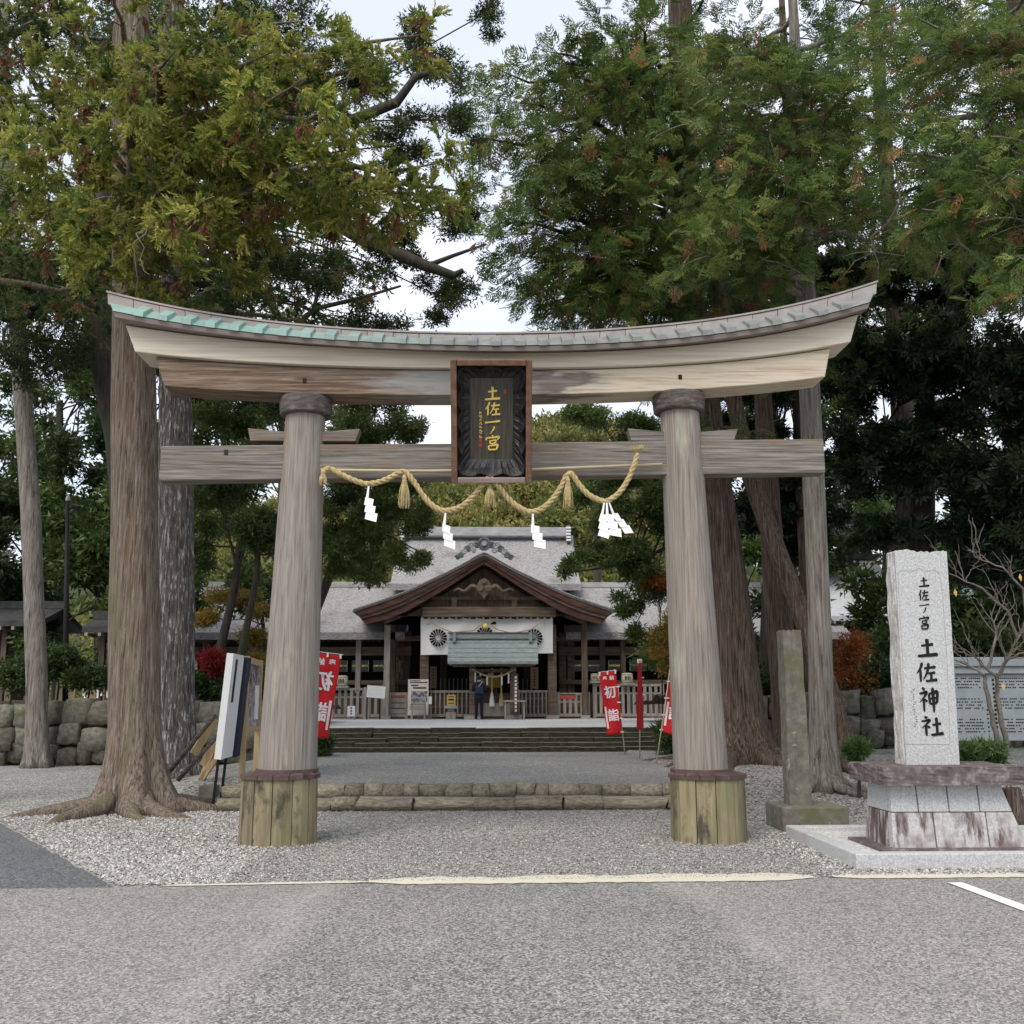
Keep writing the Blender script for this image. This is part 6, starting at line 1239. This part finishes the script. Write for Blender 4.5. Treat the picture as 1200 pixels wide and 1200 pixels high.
# right-hand side: hinoki cypresses
b0 = V(872, 893, 21.6); zb5 = bank_z(b0.x, b0.y); tr5 = [(b0.x, b0.y, zb5-.08), W3(868, 830, b0.y), W3(858, 700, b0.y), W3(838, 560, b0.y), W3(806, 330, b0.y+.3), W3(800, 60, b0.y+.5)]; tr5.append((tr5[-1][0], b0.y+.5, 26))
gd = [W3(*g) for g in ((590, 260, 18.5), (610, 300, 18.3), (640, 330, 18.6), (660, 350, 18.8), (690, 345, 18.6), (620, 240, 18), (560, 160, 18.8), (600, 120, 18.5), (650, 150, 18), (680, 90, 18.2), (720, 180, 18), (740, 260, 18.2), (700, 220, 18.2), (610, 190, 18.6), (640, 60, 18.6), (700, 30, 18.4), (760, 120, 18), (780, 60, 18), (720, 310, 18.8), (760, 330, 19), (660, 200, 17.8), (740, 20, 18), (690, 300, 18), (580, 80, 19))]
conifer('broad cypress with massive leaning trunk behind the torii column', tr5, [.62, .47, .36, .33, .33, .28, .10], 'bark_brown', 'hinoki', HIN, gd, 16, 11, 21, 3.6, 1.5, nsub=9, sublen=1.2, ntuft=11, sc=(.7, 1.15), seed=31, flare=.55, dead=.04, name='cypress_tree', group='cypresses around the approach', roots=6, seg=44)
b0 = V(966, 936, 17.2); zb8 = bank_z(b0.x, b0.y); tr8 = [(b0.x, b0.y, zb8-.06), W3(963, 840, b0.y), W3(960, 720, b0.y), W3(955, 600, b0.y), W3(948, 440, b0.y), W3(942, 280, b0.y), W3(936, 140, b0.y), W3(928, -20, b0.y)]; tr8.append((tr8[-1][0], b0.y, 21))
gd = [W3(*g) for g in ((850, 240, 14.6), (870, 270, 14.4), (890, 300, 14.6), (830, 270, 14.8), (810, 290, 14.8), (900, 150, 14.6), (860, 120, 14.8), (960, 200, 14.4), (1000, 180, 14.6), (1010, 210, 14.3), (940, 230, 14.2), (980, 120, 15), (1020, 90, 15), (870, 40, 15), (960, 50, 14.8), (1040, 140, 15), (820, 200, 15), (900, 200, 14.5), (840, 60, 15), (1050, 30, 15), (910, 90, 14.6), (800, 140, 15))]
conifer('slender cypress with straight pale trunk rising beside the old stone post', tr8, [.27, .20, .19, .185, .18, .165, .12, .08, .04], 'bark_hinoki', 'hinoki', HIN, gd, 12, 10, 18, 2.6, 1.2, nsub=8, sublen=.95, ntuft=10, sc=(.6, .95), seed=33, flare=.55, dead=.03, name='cypress_tree', group='cypresses around the approach', roots=5, seg=36)
b0 = V(992, 896, 19.6); tr7 = [(b0.x, b0.y, bank_z(b0.x, b0.y)-.05), W3(985, 860, 19.7), W3(968, 800, 19.8), W3(938, 715, 20), W3(905, 630, 20.2), W3(880, 560, 20.4), W3(856, 450, 20.6), W3(842, 330, 20.8), W3(835, 100, 21)]
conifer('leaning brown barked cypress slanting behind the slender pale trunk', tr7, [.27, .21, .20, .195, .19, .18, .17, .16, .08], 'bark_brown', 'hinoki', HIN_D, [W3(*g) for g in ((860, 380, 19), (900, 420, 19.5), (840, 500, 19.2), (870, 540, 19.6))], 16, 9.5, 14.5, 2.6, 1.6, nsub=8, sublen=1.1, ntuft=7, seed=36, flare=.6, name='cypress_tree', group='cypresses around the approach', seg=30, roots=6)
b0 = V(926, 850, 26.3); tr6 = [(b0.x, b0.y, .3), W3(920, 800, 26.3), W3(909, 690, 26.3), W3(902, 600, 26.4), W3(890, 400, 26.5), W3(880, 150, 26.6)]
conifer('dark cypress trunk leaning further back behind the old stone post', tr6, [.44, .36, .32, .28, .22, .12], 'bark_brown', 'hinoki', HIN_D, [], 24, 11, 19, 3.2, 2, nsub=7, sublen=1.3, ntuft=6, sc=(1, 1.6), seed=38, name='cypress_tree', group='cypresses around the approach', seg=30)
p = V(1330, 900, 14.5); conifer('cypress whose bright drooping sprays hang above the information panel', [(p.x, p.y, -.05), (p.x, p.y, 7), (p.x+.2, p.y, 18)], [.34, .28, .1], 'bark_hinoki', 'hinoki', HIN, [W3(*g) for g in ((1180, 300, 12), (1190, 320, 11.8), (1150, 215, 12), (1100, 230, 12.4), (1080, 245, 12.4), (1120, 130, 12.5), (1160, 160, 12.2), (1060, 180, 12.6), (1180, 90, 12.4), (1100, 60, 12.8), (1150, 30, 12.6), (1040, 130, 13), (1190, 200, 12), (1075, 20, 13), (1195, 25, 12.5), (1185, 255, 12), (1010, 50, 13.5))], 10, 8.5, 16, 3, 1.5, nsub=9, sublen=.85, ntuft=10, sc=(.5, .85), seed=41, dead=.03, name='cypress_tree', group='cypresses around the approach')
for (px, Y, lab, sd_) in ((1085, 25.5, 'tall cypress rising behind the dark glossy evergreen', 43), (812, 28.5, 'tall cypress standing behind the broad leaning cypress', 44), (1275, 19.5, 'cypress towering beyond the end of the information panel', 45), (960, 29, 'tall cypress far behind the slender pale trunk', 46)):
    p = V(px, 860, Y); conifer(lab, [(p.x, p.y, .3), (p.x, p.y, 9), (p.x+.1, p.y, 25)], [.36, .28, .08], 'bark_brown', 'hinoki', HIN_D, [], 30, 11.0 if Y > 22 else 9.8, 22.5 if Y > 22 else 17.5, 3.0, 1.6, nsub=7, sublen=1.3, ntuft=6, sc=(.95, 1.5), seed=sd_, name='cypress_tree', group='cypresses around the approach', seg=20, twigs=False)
# dark glossy evergreens
b0 = V(1085, 850, 23); blobs_tree('dense dark glossy evergreen filling the space behind the monument', (b0.x, b0.y, .4), [(b0.x, b0.y, .3), W3(1080, 650, 23), W3(1085, 450, 23)], [.35, .3, .2],
    [blob(*a) for a in ((1000, 330, 22.5, 50, 50, 1.6), (1070, 300, 22, 60, 50, 1.8), (1150, 330, 22, 65, 55, 1.8), (1010, 430, 22.5, 50, 55, 1.7), (1090, 410, 21.8, 65, 60, 1.9), (1170, 440, 21.5, 60, 60, 1.8), (1010, 540, 22.5, 50, 50, 1.6), (1090, 530, 22, 65, 60, 1.8), (1170, 560, 21.5, 60, 60, 1.8), (1230, 480, 22, 60, 80, 1.8), (1150, 640, 22, 60, 45, 1.5), (1040, 620, 22.8, 50, 35, 1.4), (1120, 240, 22.5, 60, 40, 1.6), (1190, 690, 22, 40, 50, 1.3), (1215, 260, 22.5, 60, 50, 1.6))],
    'bark_dark', 'rosette', EVG, 15000, (.95, 1.5), 51, m='leaf_glossy', name='evergreen_tree')
b0 = V(900, 850, 30); blobs_tree('dark evergreen growing behind the leaning cypress trunks', (b0.x, b0.y, 1.4), [(b0.x, b0.y, 1.3), W3(905, 650, 30), W3(905, 480, 30)], [.3, .26, .18],
    [blob(*a) for a in ((880, 480, 29.5, 50, 45, 1.6), (930, 430, 30, 45, 50, 1.6), (925, 540, 29.5, 50, 45, 1.5), (865, 380, 30, 50, 55, 1.8), (900, 600, 30, 55, 40, 1.5), (960, 620, 30, 50, 45, 1.5), (960, 340, 31, 50, 60, 1.8), (830, 620, 30, 40, 30, 1.2), (870, 300, 31, 55, 45, 1.8))], 'bark_dark', 'rosette', EVG, 6500, (1.2, 1.8), 53, m='leaf_glossy', name='evergreen_tree')
# trees on the court
b0 = V(265, 850, 31.5); blobs_tree('leafy dark tree with two slanting stems beyond the panel sign', (b0.x, b0.y, 1.4), [(b0.x, b0.y, 1.3), W3(258, 760, 31.5), W3(275, 690, 31.5), W3(285, 600, 31.5)], [.16, .14, .12, .09],
    [blob(*a) for a in ((260, 500, 31.5, 50, 35, 1.5), (310, 530, 31, 42, 40, 1.4), (255, 570, 31.5, 42, 35, 1.4), (300, 610, 31, 45, 35, 1.3), (240, 640, 31.5, 30, 30, 1.1), (330, 640, 31.5, 40, 30, 1.2), (300, 460, 32, 60, 40, 1.5), (225, 440, 32, 50, 40, 1.5))], 'bark_dark', 'broad', MID, 5200, (1.0, 1.6), 61, extra_stems=[([W3(275, 800, 31.3), W3(288, 740, 31.2), W3(300, 680, 31), W3(305, 610, 31)], [.13, .11, .1, .07])])
b0 = V(345, 850, 33.5); blobs_tree('spreading leafy tree overhanging the thatched side roof', (b0.x, b0.y, PZ), [(b0.x, b0.y, PZ-.1), W3(360, 740, 33.5), W3(400, 640, 33.5), W3(430, 580, 33.5)], [.22, .18, .15, .1],
    [blob(*a) for a in ((420, 520, 33.5, 45, 35, 1.6), (470, 555, 33, 42, 30, 1.5), (430, 600, 33, 48, 32, 1.5), (490, 610, 32.8, 30, 24, 1.1), (400, 640, 33, 38, 30, 1.3), (460, 650, 32.8, 36, 20, 1.1), (500, 650, 32.6, 18, 14, .8), (395, 560, 33.5, 35, 40, 1.4), (480, 500, 34, 40, 22, 1.4), (440, 470, 34, 50, 25, 1.4), (425, 670, 33, 40, 14, 1.1))], 'bark_dark', 'broad', MID+[(1, (.15, .15, .045))], 6500, (1.0, 1.5), 63, limbs=[limb([(430, 590, 33), (436, 640, 32.8), (432, 690, 32.7)], .08, .05)])
b0 = V(800, 850, 33); blobs_tree('leafy tree with low boughs drooping before the far side roof', (b0.x, b0.y, PZ), [(b0.x, b0.y, PZ-.1), W3(800, 740, 33), W3(790, 640, 33), W3(770, 560, 33)], [.2, .17, .14, .09],
    [blob(*a) for a in ((740, 550, 33, 40, 30, 1.5), (770, 600, 32.5, 40, 35, 1.4), (715, 600, 32.8, 34, 26, 1.3), (740, 650, 32.5, 40, 28, 1.3), (700, 650, 32.6, 26, 16, 1), (770, 680, 32.5, 35, 26, 1.2), (735, 705, 32.5, 24, 18, .9), (665, 668, 32.4, 20, 12, .8), (680, 580, 33.5, 28, 20, 1.1), (750, 500, 33.5, 45, 22, 1.4), (740, 740, 32.3, 16, 12, .6), (700, 490, 34, 50, 14, 1.3))], 'bark_dark', 'broad', MID, 5600, (1.0, 1.5), 65, limbs=[limb([(785, 640, 33), (740, 660, 32.6), (690, 668, 32.4), (660, 672, 32.4)], .06, .02)])
b0 = V(782, 850, 32); blobs_tree('young maple with yellow and orange autumn leaves beside the banners', (b0.x, b0.y, PZ), [(b0.x, b0.y, PZ-.1), W3(784, 790, 32), W3(782, 750, 32)], [.06, .05, .03], [blob(*a) for a in ((778, 742, 32, 18, 12, .6), (770, 765, 32, 12, 10, .5), (790, 725, 32, 16, 14, .6), (783, 780, 32, 14, 16, .5))], 'bark_dark', 'small', [(2, (.30, .24, .04)), (1, (.36, .13, .025)), (1, (.13, .15, .03))], 900, (1.2, 1.9), 67, cat='tree', name='maple_tree', lim_r=.015)
b0 = V(318, 850, 34.5); blobs_tree('small maple with level sprays of yellow leaves behind the photo board', (b0.x, b0.y, 1.4), [(b0.x, b0.y, 1.3), W3(312, 770, 34.5), W3(305, 700, 34.5)], [.1, .08, .05], [blob(*a) for a in ((290, 745, 34, 40, 4, .8), (270, 700, 34.5, 36, 5, .9), (310, 715, 34, 30, 4, .8), (240, 725, 34.5, 26, 6, .8), (300, 775, 34, 30, 4, .7))], 'bark_dark', 'small', [(3, (.28, .21, .035)), (1, (.19, .19, .04)), (1, (.33, .18, .03))], 1500, (1.2, 1.9), 68, name='maple_tree', lim_r=.015)
# woodland edge further back: each tree its own
far_specs = [(-140, 480, 40, 'broad dark woodland tree beyond the open pavilion'), (-20, 560, 42, 'round woodland tree rising above the pavilion roof'), (70, 450, 44, 'tall woodland tree behind the slim pale cedar'), (150, 600, 40, 'low woodland tree behind the paper fortune rack'), (190, 440, 47, 'tall woodland tree behind the grey barked cedar'), (330, 470, 52, 'pale leaved woodland tree behind the thatched side roof'),
             (830, 470, 50, 'woodland tree behind the massive leaning cypress'), (930, 520, 48, 'woodland tree above the pale metal roof'), (1040, 480, 46, 'dark woodland tree beyond the pale metal roof'), (1150, 560, 42, 'woodland tree beyond the glossy evergreen'), (1260, 500, 40, 'broad woodland tree behind the information panel'), (700, 520, 62, 'low woodland tree beside the main ridge end'), (-90, 640, 39, 'low bushy woodland tree at the end of the open pavilion'), (35, 620, 41, 'low bushy woodland tree behind the black lamp pole'), (120, 690, 38.5, 'low bushy woodland tree over the paper fortune rack'), (1000, 640, 47, 'low bushy woodland tree above the pale metal roof eave'), (1100, 690, 36, 'low bushy woodland tree behind the granite slab'), (1190, 690, 35, 'low bushy woodland tree over the information panel'), (1290, 650, 34, 'low bushy woodland tree past the end of the information panel'), (870, 690, 37, 'low bushy woodland tree between the dark cypress trunks'), (215, 620, 38, 'low bushy woodland tree behind the grey barked cedar')]
for i, (px, py, Y, lab) in enumerate(far_specs):
    b0 = V(px, 840, Y); rg = random.Random(i+70); kk = 1200/Y; bs = [blob(px+rg.uniform(-75, 75), py+rg.uniform(-90 if py < 610 else -70, (130 if py < 610 else 90) if px not in (700, 330) else 30), Y+rg.uniform(-1.5, 1.5), rg.uniform(35, 55), rg.uniform(28, 45), 1.9) for _ in range(13)]
    if px == 700: bs = [blob(px+rg.uniform(-40, 60), 530+rg.uniform(-15, 50), Y, 30, 20, 1.6) for _ in range(7)]
    blobs_tree(lab, (b0.x, b0.y, PZ), [(b0.x, b0.y, PZ-.1), W3(px, 700, Y), W3(px, py+20, Y)], [.32, .26, .14], bs, 'bark_dark', 'coarse', (MID if i % 3 else [(2, (.035, .06, .02)), (1, (.055, .085, .026))]) if px not in (330, 700) else [(2, (.13, .14, .04)), (1, (.09, .11, .035)), (1, (.19, .16, .05))], 1900, (.9, 1.4), 80+i, group='woodland trees around the shrine', name='woodland_tree')
# wooded hill behind the shrine
n = 40; vs = []
def hill_z(x, y): return -2+34*smooth((y-72)/70)*(.75+.25*math.sin(x*.035+1)+.10*math.sin(x*.11))*smooth((x+190)/130)*(1-.45*smooth((x-12)/40))
for j in range(n+1):
    for i in range(n+1): x = -200+400*i/n; y = 66+150*j/n; vs.append((x, y, hill_z(x, y)))
tag(MB().add(vs, [(j*(n+1)+i, j*(n+1)+i+1, (j+1)*(n+1)+i+1, (j+1)*(n+1)+i) for j in range(n) for i in range(n)]).build('hill', 'hill_soil', smooth=True), kind='structure')
rg = np.random.default_rng(90); P_, D_, T_ = [], [], []
for k in range(820):
    y = 74+rg.random()*75; x = rg.uniform(-.42, .42)*y if k < 460 else rg.uniform(-.14, .2)*y; h = rg.uniform(4.5, 8); z = hill_z(x, y); r = rg.uniform(1.8, 3.2); m_n = 42
    d = nrm(rg.normal(0, 1, (m_n, 3))); d[:, 2] = np.abs(d[:, 2])*1.1-.25; P_.append(np.array([x, y, z+h*.6])+d*np.array([r, r, r*.9])*(rg.random((m_n, 1))**.3)); D_.append(d); c = pick_tint(1, [(3, (.21, .21, .055)), (2, (.28, .245, .075)), (2, (.15, .175, .05)), (1, (.10, .13, .04)), (1, (.32, .27, .09))], rg); T_.append(np.repeat(c, m_n, 0))
P_, D_, T_ = map(np.concatenate, (P_, D_, T_)); tag(foliage('forest', None, 'far', P_, D_, rg.uniform(.55, .95, len(P_)), T_, 'leaf_broad', rg, .6), 'sunlit yellow green forest covering the hill behind the shrine', 'forest', kind='stuff')
n = 30; vs = []
for j in range(n+1):
    for i in range(n+1): x = -500+1000*i/n; y = 420+400*j/n; vs.append((x, y, 128*math.sin(math.pi*j/n)*(.7+.2*math.sin(x*.008+2)+.06*math.sin(x*.03))+2*math.sin(x*.1+y*.07)))
tag(MB().add(vs, [(j*(n+1)+i, j*(n+1)+i+1, (j+1)*(n+1)+i+1, (j+1)*(n+1)+i) for j in range(n) for i in range(n)]).build('far_hill', 'far_wood', smooth=True), kind='structure')

# ------------------------------------------------------------------ shrubs and small plants
def shrub(label, px, py, Y, rpx, rpz, kind, tints, nc, gz, sc=(.8, 1.3), name='shrub', seed=1, m='leaf_broad', group=None):
    c = V(px, py, Y); b0 = (c.x, c.y, gz); rg = random.Random(seed)
    bs = [blob(px+rg.uniform(-1, 1)*rpx, py+rg.uniform(-.9, 1.0)*rpz, Y+rg.uniform(-.4, .4), rpx*rg.uniform(.15, .42), rpz*rg.uniform(.2, .42), rpx*Y/1200*.3) for _ in range(15)]
    return blobs_tree(label, b0, [(c.x, c.y, gz-.06), (c.x+.03, c.y, (gz+c.z)/2), (c.x, c.y, max(gz+.15, c.z))], [.03, .025, .015], bs, 'bark_dark', kind, tints, nc, sc, seed, m=m, cat='shrub', name=name, lim_r=.008, flare=.1, group=group, per=9, rf=1.1)
GRN = [(2, (.045, .08, .022)), (1, (.08, .12, .035)), (1, (.03, .055, .016))]
for i, (px, py, Y, a, b_, lab) in enumerate(((15, 785, 29.3, 34, 18, 'leafy shrub on the wall below the open pavilion'), (70, 775, 29.5, 24, 16, 'round shrub on the wall behind the lamp pole'), (105, 790, 29.2, 26, 14, 'low shrub on the wall beside the great cedar'), (238, 800, 29.5, 26, 16, 'shrub on the wall beyond the white panel sign'), (310, 805, 29.6, 34, 18, 'shrub on the wall behind the photo board'), (905, 800, 29.4, 36, 18, 'shrub on the wall between the dark cypress trunks'), (1060, 790, 29.4, 46, 20, 'shrub on the wall behind the granite slab'), (1180, 800, 29.4, 50, 24, 'broad shrub on the wall behind the information panel'))):
    shrub(lab, px, py, Y, a, b_, 'broad', GRN, 620, 1.5, (1.0, 1.6), seed=100+i, group='shrubs along the stone walls')
shrub('glowing orange autumn shrub on the wall beside the slender trunk', 985, 772, 29.3, 33, 28, 'small', [(3, (.36, .12, .02)), (2, (.26, .07, .015)), (1, (.40, .22, .05))], 430, 1.5, (1.3, 2.0), 'maple_shrub', 111)
shrub('small scarlet leaved shrub beside the white panel sign', 248, 776, 29.2, 11, 10, 'small', [(3, (.32, .02, .02)), (1, (.2, .02, .015))], 75, 1.5, (1.3, 1.9), 'maple_shrub', 112)
shrub('orange maple sprig above the far side roof eave', 772, 682, 32.2, 13, 4, 'small', [(3, (.36, .11, .02)), (1, (.25, .06, .015))], 160, PZ, (1.2, 1.8), 'maple_shrub', 113)
shrub('leafy bush at the foot of the upper steps behind the upright banners', 786, 868, 25.5, 15, 24, 'broad', GRN, 420, TZ, (.8, 1.2), 'bush', 114); shrub('grassy bush at the end of the upper steps beside the reversed banner', 373, 878, 25.5, 11, 18, 'fern', GRN, 300, TZ, (.8, 1.2), 'bush', 115)
g = V(1003, 875, 16.5); shrub('young leafy seedling growing beside the slender cypress roots', 1003, 880, 16.5, 11, 9, 'fern', [(2, (.06, .12, .03)), (1, (.10, .16, .05))], 150, bank_z(g.x, g.y), (.45, .75), 'seedling', 116)
g = V(1150, 885, 12.4); shrub('leafy seedling growing between the monument and the information panel', 1152, 883, 12.4, 21, 9, 'fern', [(2, (.06, .12, .03)), (1, (.12, .18, .06))], 150, 0.0, (.35, .6), 'seedling', 117)
# bare winter shrub by the monument
def bare_tree():
    b0 = V(1183, 905, 12.9); t = thing('bare_tree', 'small leafless tree with crooked grey twigs before the information panel', 'tree', (b0.x, b0.y, 0)); rg = random.Random(8); o3 = Vector((b0.x, b0.y, 0))
    MB().tube([(0, 0, -.04), (.02, 0, .3), (-.01, 0, .56)], [.16, .14, .12], 10).build('stump', 'bark_brown', t, smooth=True)
    P = lambda *a: Vector(W3(*a))-o3
    main = [[P(1180, 882, 12.9), P(1174, 845, 12.8), P(1169, 815, 12.8), P(1168, 795, 12.7)], [P(1170, 885, 12.9), P(1165, 850, 12.8), P(1155, 805, 12.8), P(1154, 792, 12.8)], [P(1168, 795, 12.7), P(1158, 785, 12.6), P(1142, 770, 12.5), P(1118, 760, 12.4)], [P(1168, 795, 12.7), P(1180, 772, 12.7), P(1192, 748, 12.6), P(1204, 735, 12.6)], [P(1154, 792, 12.8), P(1140, 782, 12.9), P(1122, 775, 13)], [P(1168, 795, 12.7), P(1178, 775, 12.5), P(1195, 766, 12.3), P(1215, 760, 12.2)], [P(1158, 785, 12.6), P(1168, 745, 12.5), P(1160, 715, 12.5)], [P(1192, 748, 12.6), P(1180, 715, 12.5), P(1150, 690, 12.4), P(1112, 672, 12.3)], [P(1204, 735, 12.6), P(1200, 690, 12.5), P(1175, 665, 12.4), P(1142, 652, 12.3)]]
    b = MB()
    def br(pts, r0, r1):
        pts = [Vector(p) for p in pts]; D = []
        for i in range(len(pts)-1):
            for k in range(4): D.append(pts[i].lerp(pts[i+1], k/4)+Vector((rg.uniform(-1, 1), rg.uniform(-1, 1), rg.uniform(-1, 1)))*.012)
        D.append(pts[-1]); b.tube(D, np.linspace(r0, r1, len(D)), 5, False); return D
    for i, m in enumerate(main):
        D = br(m, .038 if i < 2 else .022, .022 if i < 2 else .006)
        if i > 1:
            for k in range(7):
                p = D[rg.randrange(len(D)//3, len(D))]; d = (D[-1]-D[0]).normalized()+Vector((rg.uniform(-.9, .9), rg.uniform(-.6, .6), rg.uniform(-.5, .9))); d.normalize(); l = rg.uniform(.2, .6); q = [p, p+d*l*.5+Vector((0, 0, rg.uniform(-.05, .05))), p+d*l]; E = br(q, .008, .003)
                for _ in range(2): e = E[rg.randrange(2, len(E))]; d2 = (d+Vector((rg.uniform(-.8, .8), rg.uniform(-.5, .5), rg.uniform(-.8, .8)))).normalized(); br([e, e+d2*rg.uniform(.1, .28)], .004, .002)
    b.build('branches', 'twig', t, smooth=True)
    for (px, py) in ((1119, 690), (1195, 672), (1175, 800)): MB().add([(0, 0, 0), (.03, .01, -.04), (.01, 0, -.1), (-.025, -.01, -.05)], [(0, 1, 2, 3)]).build('dry_leaf', 'yellow_paper', t, fix=False).location = P(px, py, 12.3)
bare_tree()
# dead boughs hanging out of the crown on the right
def bough(label, pts, seed):
    rg = random.Random(seed); P0 = Vector(W3(*pts[0])); t = MB(); D = [Vector(W3(*p))-P0 for p in pts]; t.tube(D, np.linspace(.022, .008, len(D)), 5, False)
    for k in range(12):
        p = D[rg.randrange(1, len(D))]; q = p+Vector((rg.uniform(-.5, .5), rg.uniform(-.3, .3), rg.uniform(-.55, .1))); t.tube([p, p.lerp(q, .5)+Vector((rg.uniform(-.06, .06), 0, rg.uniform(-.05, .08))), q], [.009, .007, .003], 4, False)
    o = t.build('dead_bough', 'twig', smooth=True); o.location = P0; tag(o, label, 'bough')
bough('grey forked dead bough hanging above the upswept roof end', [(1040, 160, 14.6), (1050, 195, 14.5), (1055, 235, 14.4), (1040, 262, 14.4), (1020, 278, 14.4), (1025, 295, 14.4), (1060, 300, 14.3)], 3); bough('long grey dead bough drooping before the glossy evergreen', [(1110, 245, 12.8), (1125, 285, 12.7), (1145, 300, 12.6), (1160, 315, 12.6), (1165, 335, 12.6)], 5)
